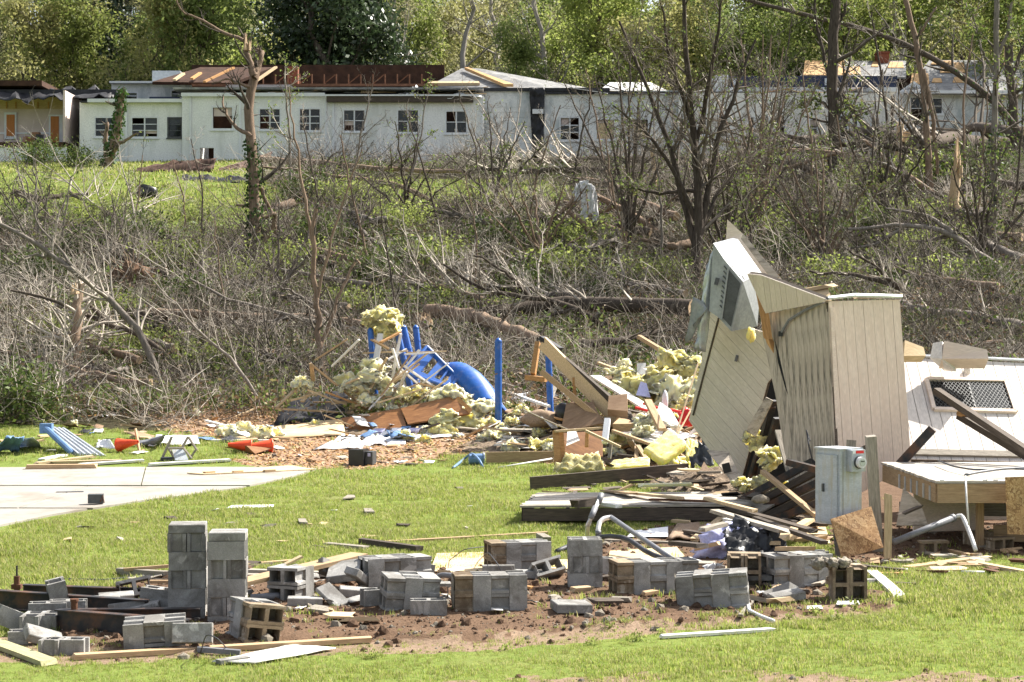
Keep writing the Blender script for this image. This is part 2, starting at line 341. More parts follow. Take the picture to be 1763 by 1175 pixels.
surf('siding_tan', (.72,.585,.485), (.82,.69,.585), 2.2, .82, (.7,5,5), .3, .003, .035, fine=14, stain=((.68,.545,.445), 1.3, (.5,4,4)))
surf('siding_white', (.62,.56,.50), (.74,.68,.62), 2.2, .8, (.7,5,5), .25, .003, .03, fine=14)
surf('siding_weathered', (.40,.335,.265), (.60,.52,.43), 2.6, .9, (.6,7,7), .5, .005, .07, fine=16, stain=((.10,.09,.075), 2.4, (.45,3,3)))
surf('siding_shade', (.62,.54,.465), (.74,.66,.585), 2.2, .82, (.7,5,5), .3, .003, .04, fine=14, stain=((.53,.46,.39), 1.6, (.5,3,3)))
surf('gap_shade_black', (.008,.008,.008), (.03,.028,.027), 3, .9, (1,1,1), .2, .01, .1)  # black for the shade inside the crack, the vent window and the wall gap
surf('metal_hvac', (.27,.285,.292), (.38,.395,.40), 3, .5, (1,1,1), .1, .002, .06, spec=.5, fine=25, stain=((.21,.22,.222), 2, (1,1,.5)))
surf('metal_dark', (.045,.048,.05), (.09,.095,.10), 5, .5, (1,1,1), .1, .002, .1, spec=.5)
surf('metal_galv', (.42,.45,.48), (.60,.63,.66), 6, .38, (1,1,1), .1, .002, .1, spec=.5, metal=.55)
surf('metal_cabinet', (.40,.44,.48), (.53,.565,.60), 3, .45, (1,1,3), .08, .002, .03, spec=.5, fine=25, stain=((.42,.40,.33), 2.2, (4,4,.6)))
surf('pipe_grey', (.12,.123,.137), (.19,.195,.212), 6, .5, (1,1,1), .1, .002, .08, spec=.5)
surf('pipe_white', (.62,.61,.60), (.74,.73,.71), 4, .5, (1,1,1), .05, .002, .05, spec=.5)
surf('plastic_blue', (.010,.082,.34), (.018,.12,.45), 3, .36, (1,1,1), .05, .002, .05, spec=.5, fine=30, stain=((.08,.14,.36), 5, (1,1,1)))
surf('plastic_blue_pale', (.10,.19,.36), (.17,.28,.46), 3, .5, (1,1,1), .05, .002, .08)
surf('plastic_orange', (.72,.06,.02), (.85,.11,.035), 4, .5, (1,1,1), .05, .002, .05)
surf('plastic_red', (.62,.02,.025), (.74,.045,.04), 4, .45, (1,1,1), .05, .002, .1)
surf('plastic_black', (.008,.008,.009), (.022,.022,.024), 5, .35, (1,1,1), .1, .003, .1, spec=.5)
surf('plastic_white', (.72,.73,.76), (.82,.83,.85), 3, .5, (1,1,1), .05, .002, .05)
surf('rubber_hose', (.03,.032,.04), (.07,.073,.085), 4, .55, (1,1,1), .1, .002, .1)
surf('gypsum', (.60,.585,.56), (.78,.76,.73), 3, .85, (1,1,1), .25, .004, .12, fine=20)
surf('paper_white', (.70,.70,.72), (.84,.84,.85), 3, .8, (1,1,1), .1, .002, .08)
surf('paper_lilac', (.42,.42,.66), (.58,.58,.80), 2.5, .7, (1,1,1), .1, .003, .05)
surf('cardboard', (.24,.15,.09), (.36,.24,.15), 3, .85, (1,5,1), .1, .002, .15)
surf('cloth_grey', (.62,.63,.65), (.80,.81,.83), 2, .85, (1,1,1), .2, .01, .05)
surf('chipboard', (.20,.13,.085), (.40,.29,.20), 40, .9, (1,1,1), .5, .006, .06, fine=120)
surf('rubble_mix', (.09,.062,.04), (.33,.25,.175), 9, .95, (1,1,1), .8, .03, .1, fine=35)
surf('clod', (.07,.043,.028), (.16,.102,.068), 6, .97, (1,1,1), .5, .01, .25, fine=30, spec=.1)
surf('splinter_wood', (.42,.29,.17), (.66,.49,.31), 3, .8, (6,6,.4), .3, .01, .1, fine=12)
surf('bark', (.055,.044,.035), (.15,.122,.10), 2.5, .95, (6,6,1), .7, .03, .25, fine=14, spec=.1)
surf('bark_grey', (.13,.112,.096), (.27,.235,.205), 2.5, .95, (6,6,1), .5, .02, .18, fine=14, spec=.1)
surf('bark_brown', (.15,.105,.075), (.30,.22,.16), 2.5, .95, (6,6,1), .5, .02, .18, fine=14, spec=.1)
surf('twig', (.05,.041,.033), (.21,.178,.145), 1.1, .9, (1,1,1), 0, .01, .3, fine=3, spec=.15)  # darkened so that the slope's shadows sit in the colour
surf('twig_pale', (.28,.245,.205), (.52,.465,.395), 1.1, .9, (1,1,1), 0, .01, .2, fine=3, spec=.15)  # pale bark, also sunlit highlights of the brush put into colour
surf('corrugated_rust', (.045,.03,.024), (.16,.095,.07), 2.5, .8, (5,.6,1), .2, .01, .1, metal=.2)
def osb(name):
    m, nt, b = newmat(name); co = coords(nt, 'Object', (1,1,1))
    v = nt.nodes.new('ShaderNodeTexVoronoi'); v.inputs['Scale'].default_value = 22; v.inputs['Randomness'].default_value = 1
    n = nt.nodes.new('ShaderNodeTexNoise'); n.inputs['Scale'].default_value = 14; nt.links.new(co, n.inputs['Vector'])
    mx = mixc(nt, .35, co, n.outputs['Color']); nt.links.new(mx, v.inputs['Vector'])
    sx = nt.nodes.new('ShaderNodeSeparateColor'); nt.links.new(v.outputs['Color'], sx.inputs[0])
    c = ramp(nt, sx.outputs[0], [(0, (.22,.115,.05)), (.35, (.38,.22,.10)), (.7, (.50,.31,.15)), (1, (.60,.41,.22))])
    g = ramp(nt, noi(nt, co, 3, 3), [(.3, (.75,.72,.7)), (.7, (1.1,1.08,1.05))]); c = mixc(nt, 1., c, g, 'MULTIPLY')
    nt.links.new(c, b.inputs['Base Color']); b.inputs['Roughness'].default_value = .8; bump(nt, sx.outputs[1], b, .25, .004)
osb('strandboard')
surf('plywood', (.52,.38,.21), (.68,.53,.33), 2.5, .8, (1,5,1), .15, .003, .1, fine=14)
def soft(name, dark, light, scale=5, trans=.25):
    m, nt, b = newmat(name); co = coords(nt, 'Object'); f = noi(nt, co, scale, 6, .7); f2 = noi(nt, co, scale*7, 4, .75)
    c = hue(nt, mixc(nt, .35, ramp(nt, f, [(.32, dark), (.68, light)]), ramp(nt, f2, [(.3, dark), (.7, light)])), .08)
    nt.links.new(c, b.inputs['Base Color']); b.inputs['Roughness'].default_value = 1; b.inputs['Specular IOR Level'].default_value = .05
    bump(nt, f2, b, .6, .02)
    b.inputs['Subsurface Weight'].default_value = .85; b.inputs['Subsurface Radius'].default_value = (.16,.14,.09); b.inputs['Subsurface Scale'].default_value = .9   # glass wool scatters light deep inside
    trans = trans*.4
    t = nt.nodes.new('ShaderNodeBsdfTranslucent'); nt.links.new(c, t.inputs[0]); mx = nt.nodes.new('ShaderNodeMixShader'); mx.inputs[0].default_value = trans
    out = nt.nodes['Material Output']; nt.links.new(b.outputs[0], mx.inputs[1]); nt.links.new(t.outputs[0], mx.inputs[2]); nt.links.new(mx.outputs[0], out.inputs[0])
soft('insulation', (.80,.65,.22), (.92,.83,.42), trans=.5)
soft('insulation_pale', (.83,.73,.36), (.93,.87,.56), trans=.5)
soft('insulation_dirty', (.26,.23,.11), (.55,.51,.27))
def leafmat(name, cols, trans=.45, var=.25, rough=.55, spec=.25):
    m, nt, b = newmat(name); g = nt.nodes.new('ShaderNodeNewGeometry'); oi = nt.nodes.new('ShaderNodeObjectInfo')
    k = len(cols); c = ramp(nt, g.outputs['Random Per Island'], [(i/max(k-1, 1), q) for i, q in enumerate(cols)])
    c = hue(nt, c, var); nt.links.new(c, b.inputs['Base Color']); b.inputs['Roughness'].default_value = rough; b.inputs['Specular IOR Level'].default_value = spec
    t = nt.nodes.new('ShaderNodeBsdfTranslucent'); nt.links.new(c, t.inputs[0]); mx = nt.nodes.new('ShaderNodeMixShader'); mx.inputs[0].default_value = trans
    out = nt.nodes['Material Output']; nt.links.new(b.outputs[0], mx.inputs[1]); nt.links.new(t.outputs[0], mx.inputs[2]); nt.links.new(mx.outputs[0], out.inputs[0])
leafmat('leaf_spring', [(.165,.215,.05), (.24,.285,.072), (.32,.355,.115)], .58)
leafmat('leaf_yellow', [(.24,.245,.08), (.32,.315,.11), (.39,.37,.165)], .58)
leafmat('leaf_mid', [(.105,.145,.04), (.155,.20,.055), (.215,.26,.085)], .55)
leafmat('leaf_dark', [(.03,.05,.022), (.05,.08,.034), (.075,.105,.05)], .3, .2, .35, .5)
leafmat('leaf_vine', [(.08,.12,.028), (.13,.18,.04), (.19,.235,.065), (.15,.12,.06)], .45)
leafmat('leaf_slope', [(.035,.058,.014), (.065,.10,.022), (.12,.165,.038), (.075,.06,.03)], .4)
leafmat('leaf_pale', [(.24,.24,.12), (.32,.31,.16), (.38,.35,.20)], .45)
leafmat('leaf_dead', [(.12,.075,.04), (.20,.13,.075), (.29,.21,.13)], .3)
leafmat('grass_blade', [(.165,.225,.035), (.225,.295,.048), (.29,.36,.07), (.33,.34,.10), (.43,.38,.20)], .55, .12, .5, .3)
leafmat('ivy_leaf', [(.022,.05,.012), (.045,.09,.02), (.07,.13,.03)], .3)
def glassm():
    m, nt, b = newmat('window_glass'); b.inputs['Base Color'].default_value = (.03,.035,.04,1); b.inputs['Roughness'].default_value = .06; b.inputs['Specular IOR Level'].default_value = .6
    t = nt.nodes.new('ShaderNodeBsdfTransparent'); t.inputs[0].default_value = (.75,.8,.8,1); mx = nt.nodes.new('ShaderNodeMixShader'); mx.inputs[0].default_value = .55
    out = nt.nodes['Material Output']; nt.links.new(b.outputs[0], mx.inputs[1]); nt.links.new(t.outputs[0], mx.inputs[2]); nt.links.new(mx.outputs[0], out.inputs[0])
glassm()
def groundmat():
    m, nt, b = newmat('ground_soil'); co = coords(nt, 'Object'); a = nt.nodes.new('ShaderNodeVertexColor'); a.layer_name = 'zone'
    s = nt.nodes.new('ShaderNodeSeparateColor'); nt.links.new(a.outputs[0], s.inputs[0])
    big = noi(nt, co, .35, 5, .6); mid = noi(nt, co, 2.2, 5, .65); fine = noi(nt, co, 22, 5, .7); vf = noi(nt, co, 70, 3, .7)
    turf = mixc(nt, .5, ramp(nt, mid, [(.3, (.11,.15,.03)), (.5, (.155,.20,.042)), (.7, (.215,.24,.065))]), ramp(nt, fine, [(.3, (.085,.12,.028)), (.7, (.20,.255,.06))]))
    turf = mixc(nt, ramp(nt, big, [(.55, (0,0,0)), (.75, (.6,.6,.6))]), turf, (.22,.18,.10))
    dirt = mixc(nt, .5, ramp(nt, mid, [(.3, (.085,.052,.033)), (.7, (.185,.118,.076))]), ramp(nt, fine, [(.28, (.055,.034,.022)), (.72, (.215,.14,.092))]))
    sand = mixc(nt, .5, ramp(nt, mid, [(.3, (.17,.115,.076)), (.7, (.29,.21,.148))]), ramp(nt, fine, [(.3, (.14,.095,.064)), (.7, (.33,.245,.175))]))
    mulch = mixc(nt, .6, ramp(nt, fine, [(.3, (.13,.075,.045)), (.55, (.33,.215,.14)), (.75, (.50,.36,.25))]), ramp(nt, vf, [(.3, (.12,.07,.045)), (.7, (.46,.32,.22))]))
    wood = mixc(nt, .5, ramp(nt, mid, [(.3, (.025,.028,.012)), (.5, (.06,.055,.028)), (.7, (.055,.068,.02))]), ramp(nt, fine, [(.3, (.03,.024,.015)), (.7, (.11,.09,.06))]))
    def edge(ch, w=.25):
        ad = nt.nodes.new('ShaderNodeMath'); ad.operation = 'ADD'; nt.links.new(ch, ad.inputs[0])
        sb = nt.nodes.new('ShaderNodeMath'); sb.operation = 'MULTIPLY_ADD'; nt.links.new(fine, sb.inputs[0]); sb.inputs[1].default_value = 1.1; sb.inputs[2].default_value = -.55; nt.links.new(sb.outputs[0], ad.inputs[1])
        return ramp(nt, ad.outputs[0], [(.5-w/2, (0,0,0)), (.5+w/2, (1,1,1))])
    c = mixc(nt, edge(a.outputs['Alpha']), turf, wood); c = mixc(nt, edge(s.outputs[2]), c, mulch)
    c = mixc(nt, edge(s.outputs[1]), c, sand); c = mixc(nt, edge(s.outputs[0]), c, dirt)
    nt.links.new(c, b.inputs['Base Color']); b.inputs['Roughness'].default_value = 1; b.inputs['Specular IOR Level'].default_value = .08
    bump(nt, fine, b, .8, .03)
groundmat()

# ---------------------------------------------------------------- ground
def zones(x, y):
    px, py = pix(x, np.maximum(y, 6), 0); j = nz(x, y, 4.3)*16+nz(x, y, 11)*9; k = nz(x+7, y, 5.1)*4+nz(x, y+3, 13)*3
    near = y < 60
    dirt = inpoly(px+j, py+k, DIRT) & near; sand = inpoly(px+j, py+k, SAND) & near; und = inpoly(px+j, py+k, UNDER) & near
    lot = inpoly(px+j*2, py+k*2, LOTS) & near & (nz(x, y, 2.2) > -.25)
    mul = inpoly(px+j, py+k*.7, MULCH) & near
    bx, by = pix(x, np.maximum(y, 6), terrain(x, y))
    lawn = (y < 121) & (((bx < 480+nz(x, y, .3)*50) & (y > 85+nz(x, y, .35)*3)) | ((bx > 600+nz(x, y, .4)*50) & (bx < 990+nz(x, y, .3)*60) & (y > 90+nz(x, y, .35)*2) & (y < 102)))
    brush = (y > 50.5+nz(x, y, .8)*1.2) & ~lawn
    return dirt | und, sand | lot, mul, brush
def ground():
    xs = np.unique(np.concatenate([np.arange(-13, 13.01, .11), np.linspace(-60, 60, 161), np.linspace(-420, 420, 41)]))
    ys = np.unique(np.concatenate([np.arange(15, 46, .11), np.arange(46, 60, .3), np.arange(60, 126, .9), np.linspace(-60, 15, 8), np.linspace(126, 700, 40)]))
    X, Y = np.meshgrid(xs, ys); x = X.ravel(); y = Y.ravel(); z = terrain(x, y)
    far = (y > 200) | (abs(x) > 120); z = z+np.where(far, nz(x, y, .02)*6, 0)
    d, s, m, w = zones(x, y); z = z+np.where(d, (nz(x, y, 17)+nz(x+5, y, 29))*.012, 0)
    nx, ny = len(xs), len(ys); i = np.arange(nx*ny).reshape(ny, nx)
    f = np.stack([i[:-1, :-1], i[:-1, 1:], i[1:, 1:], i[1:, :-1]], -1).reshape(-1, 4)
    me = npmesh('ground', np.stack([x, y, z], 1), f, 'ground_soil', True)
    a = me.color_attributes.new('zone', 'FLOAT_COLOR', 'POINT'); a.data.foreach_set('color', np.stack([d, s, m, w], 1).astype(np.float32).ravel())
    o = link('ground', me); o['kind'] = 'structure'
ground()
# concrete apron at left: five poured panels with open joints
ap = thing('paved_apron', None, None, G(150, 870)); ap['kind'] = 'structure'
def apron(poly):
    q = [G(px, py) for px, py in poly]; q = [V((p.x, p.y, p.z+.035)) for p in q][::-1]
    vs, fs = slabv(q, .12)
    return obj('slab_panel', vs, fs, 'concrete_slab', ap)
apron([(-260,808),(250,807),(242,838.5),(-300,838.5)]); apron([(252,807),(420,807),(545,810),(500,824),(430,838.5),(244,838.5)])
apron([(-300,840.5),(60,840.5),(150,840.5),(30,878),(-380,878)]); apron([(152,840.5),(424,840.5),(330,855),(250,865),(160,878),(33,878)])
apron([(-380,880),(150,880),(90,890),(0,908),(-120,928),(-420,940)])
# ---------------------------------------------------------------- the damaged building on the hill
def wallmesh(mb, px0, px1, top, bot, d, th, holes):
    """a wall facing the camera between two columns, with rectangular openings (photo pixels at depth d)"""
    xs = sorted({px0, px1, *[h[0] for h in holes], *[h[2] for h in holes]})
    for a, b in zip(xs[:-1], xs[1:]):
        if b <= px0 or a >= px1: continue
        hs = sorted([h for h in holes if h[0] <= a and h[2] >= b], key=lambda h: h[1]); y = top
        for h in hs+[None]:
            e = h[1] if h else bot
            if e > y: p, q = P(a, y, d), P(b, e, d); mb.ext((p.x, d, q.z), (q.x, d+th, p.z))
            if h: y = h[3]
def window(parent, h, d, cols=2, rows=2, broken=0, fr='trim_white', proud=.03):
    x0, y0, x1, y1 = h; a, b = P(x0, y0, d), P(x1, y1, d); w = b.x-a.x; ht = a.z-b.z; yy = d-proud; t = .075; mb = MB()
    mb.ext((a.x-t, yy, b.z-t), (a.x+.02, yy+.11, a.z+t)).ext((b.x-.02, yy, b.z-t), (b.x+t, yy+.11, a.z+t))
    mb.ext((a.x+.021, yy+.002, a.z-.02), (b.x-.021, yy+.11, a.z+t-.002)).ext((a.x+.021, yy+.002, b.z-t+.002), (b.x-.021, yy+.11, b.z+.02))
    for i in range(1, cols): x = a.x+w*i/cols; mb.ext((x-.045, yy+.03, b.z+.021), (x+.045, yy+.1, a.z-.021))
    wn = mb.build('window', fr, parent)
    s = MB(); s.ext((a.x-.14, yy-.06, b.z-t-.075), (b.x+.14, yy+.09, b.z-t-.003)); s.build('sill', fr, wn)
    cw = w/cols
    for i in range(cols):
        x0_ = a.x+cw*i+.05; x1_ = a.x+cw*(i+1)-.05
        for j in range(rows):
            z0 = b.z+.025+(ht-.05)*j/rows; z1 = b.z+.025+(ht-.05)*(j+1)/rows
            if j: g = MB(); g.ext((x0_, yy+.04, z0-.025), (x1_, yy+.085, z0+.025)); g.build('glazing_bar', fr, wn)
            if R.random() > broken: g = MB(); g.ext((x0_+.001, yy+.06, z0+.026), (x1_-.001, yy+.066, z1-.026)); g.build('pane', 'window_glass', wn)
        if R.random() < .28: k_ = R.uniform(.3, .85); g = MB(); g.ext((x0_+.01, yy+.16, a.z-.03-(ht-.06)*k_), (x1_-.01, yy+.17, a.z-.03)); g.build('blind', 'room_plaster', wn)
    return wn
DB = 119.0
B0 = P(560, 285, DB)
bl = thing('block_building', 'long white single-storey block building with its roof torn open, on the grassy hill', 'building', (B0.x, DB, B0.z))
def bpart(name, m, fn, parent=None): mb = MB(); fn(mb); return mb.build(name, m, parent or bl)
def wx(px, d=DB): return (px-CX)*d/F
def wz(py, d=DB): return H+(HY-py)*d/F
low = [(164,203,203,235),(227,203,271,236),(290,204,312,236)]
mid = [(366,185,400,222),(344,255,368,284),(447,188,482,223),(516,188,551,225),(592,190,628,226),(685,190,720,228),(768,192,803,229)]
blk = [(965,203,997,241),(1027,206,1058,240),(1090,206,1116,240)]
rgt = [(1205,202,1216,232),(1240,200,1252,236),(1288,203,1298,240),(1312,200,1322,236),(1340,200,1351,236),(1394,206,1407,236),(1446,200,1459,240),(1471,202,1476,230),(1480,202,1486,230),(1500,202,1510,238)]
bpart('wall', 'paint_white_wall', lambda mb: wallmesh(mb, 137, 313, 176, 292, DB+.5, .25, low))
bpart('wall', 'paint_white_wall', lambda mb: wallmesh(mb, 313.4, 833, 165, 292, DB, .25, mid))
bpart('wall', 'blockwork_wall', lambda mb: wallmesh(mb, 833.4, 917, 153, 292, DB+1.6, .25, []))
bpart('wall', 'blockwork_wall', lambda mb: wallmesh(mb, 935, 1168, 156, 292, DB+1.6, .25, blk))
bpart('wall', 'cream_wall', lambda mb: wallmesh(mb, 1168.4, 1532, 160, 292, DB+1.0, .25, rgt))
bpart('end_wall', 'paint_white_wall', lambda mb: mb.ext((wx(833)-.25, DB+.26, wz(292)), (wx(833), DB+9, wz(166))))
bpart('end_wall', 'cream_wall', lambda mb: mb.ext((wx(1532, DB+1.26)-.2, DB+1.26, wz(292, DB+1.26)), (wx(1532, DB+1.26)+.05, DB+9, wz(164, DB+1.26))))
bpart('end_wall', 'paint_white_wall', lambda mb: mb.ext((wx(313.4), DB+.26, wz(292)), (wx(313.4)+.25, DB+9, wz(165.5))))
bpart('rear_wall', 'attic_dark', lambda mb: mb.ext((wx(140, DB+9.1), DB+9.1, wz(300, DB+9.1)), (wx(1532, DB+9.1), DB+9.3, wz(168, DB+9.1))))  # dark colour stands in for the unlit rooms behind the windows
# concrete courses of the bare block walls, as low proud bands
for py in range(172, 270, 9):
    bpart('block_course', 'blockwork_wall', lambda mb: mb.ext((wx(833.4), DB+1.575, wz(py+7.8)), (wx(916.8), DB+1.598, wz(py))))
for i, h in enumerate(low): window(bl, h, DB+.5, [2,2,1][i], 3, .12, 'metal_dark' if i == 2 else 'trim_white')
for i, h in enumerate(mid):
    if i == 1: continue
    if i == 0: window(bl, h, DB, 1, 1, 1)
    else: window(bl, h, DB, 2, 3 if i < 4 else 2, .25)
for i, h in enumerate(blk): window(bl, h, DB+1.6, 2 if i == 0 else 1, 3 if i == 0 else 1, .5 if i == 0 else 1)
for h in blk[1:]: bpart('boarded_opening', 'plywood', lambda mb: mb.ext((wx(h[0]+1), DB+1.72, wz(h[3]-1)), (wx(h[2]-1), DB+1.76, wz(h[1]+1))))
for h in rgt: window(bl, h, DB+1.0, 1, 2, .3)
for px in (328, 413, 561, 574, 829):
    mb = MB(); mb.ext((wx(px)-.06, DB-.1, wz(284)), (wx(px)+.06, DB-.002, wz(178 if px != 328 else 168))); mb.build('downpipe', 'trim_white', bl)
bpart('downpipe', 'trim_white', lambda mb: mb.ext((wx(215)-.06, DB+.4, wz(282)), (wx(215)+.06, DB+.498, wz(178))))
# flat roofs, fascias, torn edges
bpart('roof', 'roof_felt', lambda mb: mb.ext((wx(137), DB+.1, wz(176)), (wx(313), DB+9, wz(173.5))))
bpart('fascia', 'trim_white', lambda mb: mb.ext((wx(150), DB+.05, wz(176)), (wx(313), DB+.48, wz(170))))
bpart('roof', 'roof_shingle', lambda mb: mb.ext((wx(313, DB+3), DB-.2, wz(165, DB+3)), (wx(833, DB+3), DB+3, wz(161.5, DB+3))))
bpart('fascia', 'trim_white', lambda mb: mb.ext((wx(313), DB-.3, wz(167)), (wx(560), DB-.21, wz(161))))
bpart('torn_eave', 'wood_dark', lambda mb: mb.ext((wx(563), DB-.4, wz(177)), (wx(815), DB-.02, wz(167))))
bpart('gutter', 'trim_white', lambda mb: mb.ext((wx(560), DB-.5, wz(167.2)), (wx(826), DB-.41, wz(164.5))))
def slope(name, m, pts, t=.12, parent=None): return panel(name, [P(*p) for p in pts], t, m, parent=parent or bl)
slope('roof_slope', 'roof_shingle', [(545,163,DB+.6),(835,164,DB+.6),(720,149,DB+4.5),(590,149,DB+4.5)])
slope('roof_slope', 'roof_shingle', [(733,151,DB+5.0),(946,152,DB+3.0),(822,118,DB+9),(795,118,DB+9)])
slope('roof_slope', 'roof_shingle', [(946,152.2,DB+3.05),(1010,151,DB+12),(822,117.8,DB+9.05)])
slope('torn_strip', 'roof_deck', [(800,121,DB+8.3),(806,121,DB+8.2),(884,150,DB+3.4),(868,150,DB+3.4)], .2)
slope('torn_strip', 'wood_pale', [(735,143,DB+5.2),(826,143,DB+4.6),(824,140,DB+5.4),(745,140,DB+5.9)], .25)
bpart('upper_wall', 'room_plaster', lambda mb: mb.ext((wx(560, DB+4.7), DB+4.7, wz(170, DB+4.7)), (wx(940, DB+4.7), DB+4.9, wz(151, DB+4.7))))
sheet('loose_sheeting', [P(770,166,DB-.5), P(830,167,DB-.3), P(822,158,DB+1.2), P(795,158,DB+1.2)], 'trim_white', 8, 6, .25, 2, 3, .03, parent=bl)
sheet('loose_sheeting', [P(690,165,DB-.3), P(716,163,DB-.2), P(720,148,DB+2.5), P(706,152,DB+2)], 'trim_white', 8, 6, .2, 2, 5, .03, parent=bl)
# roofless attic: dark cavity with bare trusses
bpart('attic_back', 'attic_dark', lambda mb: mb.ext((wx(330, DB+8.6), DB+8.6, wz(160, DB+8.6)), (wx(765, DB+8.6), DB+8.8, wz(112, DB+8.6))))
bpart('attic_floor', 'truss_brown', lambda mb: mb.ext((wx(330, DB+4.0), DB+4.0, wz(149, DB+4.0)), (wx(745, DB+4.0), DB+4.4, wz(144.5, DB+4.0))))
mb = MB(); mb.ext((wx(420), DB+5.0, wz(130)), (wx(748), DB+5.1, wz(127.6))); mb.build('truss_chord', 'truss_brown', bl)
for i, px in enumerate(range(432, 745, 21)):
    mb = MB(); mb.bar(P(px, 145, DB+5.05), P(px, 128, DB+5.05), .08, .08)
    mb.build('truss_post', 'truss_brown', bl)
    if i % 2 == 0: mb = MB(); mb.bar(P(px+1, 144, DB+5.2), P(px+19, 129, DB+5.2), .07, .07); mb.build('truss_web', 'truss_brown', bl)
mb = MB(); mb.ext((wx(495, DB+6), DB+6.2, wz(145)), (wx(512, DB+6), DB+7.0, wz(114, DB+6))); mb.build('chimney', 'brick_red', bl)
slope('torn_roof', 'attic_dark', [(262,141,DB+4.4),(400,143,DB+4.6),(470,116,DB+8.4),(345,116,DB+8.4)], .2)
slope('torn_roof', 'roof_felt', [(380,165,DB+.4),(520,164,DB+.6),(500,146,DB+3.9),(390,146,DB+3.9)], .2)
for a, b in (((352,141),(402,117)),((440,140),(475,116)),((330,136),(345,126)),((300,138),(316,127)),((372,156),(412,148)),((455,161),(520,151))):
    mb = MB(); mb.bar(P(*a, DB+2.6), P(*b, DB+5.2), .22, .12); mb.build('broken_rafter', R.choice(['wood_pale', 'wood_tan', 'wood_orange']), bl)
for i in range(46):
    px = R.uniform(330, 830); a = P(px, R.uniform(155, 163), DB+R.uniform(-.1, 2.2)); ang = R.uniform(-.5, .5); L = R.uniform(.4, 2.2)
    a.z = max(a.z, wz(161.5)+.05); mb = MB(); mb.bar(a, a+V((L*math.cos(ang), L*.3, abs(L*math.sin(ang))*.35)), .16, .05); mb.build('roof_scrap', R.choice(['wood_pale', 'wood_dark', 'gypsum', 'wood_tan', 'roof_shingle']), bl)
# upper storey seen behind the low wing
bpart('upper_wall', 'blockwork_wall', lambda mb: wallmesh(mb, 192, 330, 143, 176, DB+7, .2, [(219,160,236,171),(295,156,314,168)]))
window(bl, (219,160,236,171), DB+7, 1, 2, 0); window(bl, (295,156,314,168), DB+7, 1, 2, 0)
bpart('roof', 'trim_white', lambda mb: mb.ext((wx(188, DB+6.4), DB+6.4, wz(143, DB+6.4)), (wx(335, DB+6.4), DB+9.2, wz(140, DB+6.4))))
bpart('roof_box', 'metal_galv', lambda mb: mb.ext((wx(262, DB+7.5), DB+7.5, wz(139.9, DB+7.5)), (wx(310, DB+7.5), DB+9, wz(122, DB+7.5))))
bpart('skylight', 'tarp_blue', lambda mb: mb.ext((wx(257, DB+2), DB+2, wz(173.3, DB+2)), (wx(308, DB+2), DB+5, wz(167, DB+2))))
bpart('upper_wall', 'room_plaster', lambda mb: mb.ext((wx(375, DB+4.45), DB+4.45, wz(165, DB+4.45)), (wx(545, DB+4.45), DB+4.6, wz(148, DB+4.45))))
# hanging torn felt in the gap between the two block walls
bpart('gap_shade_slab', 'attic_dark', lambda mb: mb.ext((wx(912), DB+3.2, wz(292)), (wx(940), DB+3.4, wz(153))))  # dark slab stands for the shade inside the gap
sheet('hanging_felt', [P(917,262,DB+1.4), P(936,262,DB+1.45), P(938,151,DB+1.3), P(911,151,DB+1.2)], 'roof_felt', 6, 24, .35, 3, 8, .02, parent=bl)
bpart('lintel', 'trim_white', lambda mb: mb.ext((wx(917), DB+.95, wz(193)), (wx(936), DB+1.2, wz(185))))
bpart('parapet', 'roof_felt', lambda mb: mb.ext((wx(833, DB+1.4), DB+1.4, wz(157, DB+1.4)), (wx(1050, DB+1.4), DB+1.85, wz(151.5, DB+1.4))))
bpart('roof', 'roof_felt', lambda mb: mb.ext((wx(940, DB+1.4), DB+1.4, wz(162, DB+1.4)), (wx(1532, DB+1.4), DB+9, wz(158, DB+1.4))))
for i in range(40):
    px = R.uniform(1000, 1500); a = V((wx(px), DB+R.uniform(1, 3), wz(157.5))); L = R.uniform(.5, 2.6); ang = R.uniform(0, .45)
    mb = MB(); mb.bar(a, a+V((R.choice([-1, 1])*L*math.cos(ang), .3, L*math.sin(ang)*.8)), .22, .05); mb.build('roof_scrap', R.choice(['wood_pale', 'wood_dark', 'gypsum', 'trim_white', 'wood_orange', 'roof_shingle']), bl)
slope('roof_slope', 'gypsum', [(1030,157,DB+2),(1150,157,DB+2),(1120,142,DB+5),(1050,142,DB+5)], .1)
bpart('roof_curb', 'trim_white', lambda mb: mb.ext((wx(1232, DB+3.0), DB+3.0, wz(158, DB+3.0)), (wx(1546, DB+3.0), DB+6, wz(150.5, DB+3.0))))
bpart('curb_end', 'trim_white', lambda mb: mb.ext((wx(1232, DB+3.0), DB+3.0, wz(150.4, DB+3.0)), (wx(1254, DB+3.0), DB+5.8, wz(129, DB+3.0))))
bpart('tarpaulin', 'tarp_blue', lambda mb: mb.ext((wx(1254.5, DB+3.6), DB+3.6, wz(150.4, DB+3.6)), (wx(1545, DB+3.6), DB+5.8, wz(131, DB+3.6))))
for px in (1261, 1420): bpart('curb_patch', 'metal_galv', lambda mb: mb.ext((wx(px, DB+3.4), DB+3.4, wz(147, DB+3.4)), (wx(px+7, DB+3.4), DB+3.59, wz(135, DB+3.4))))

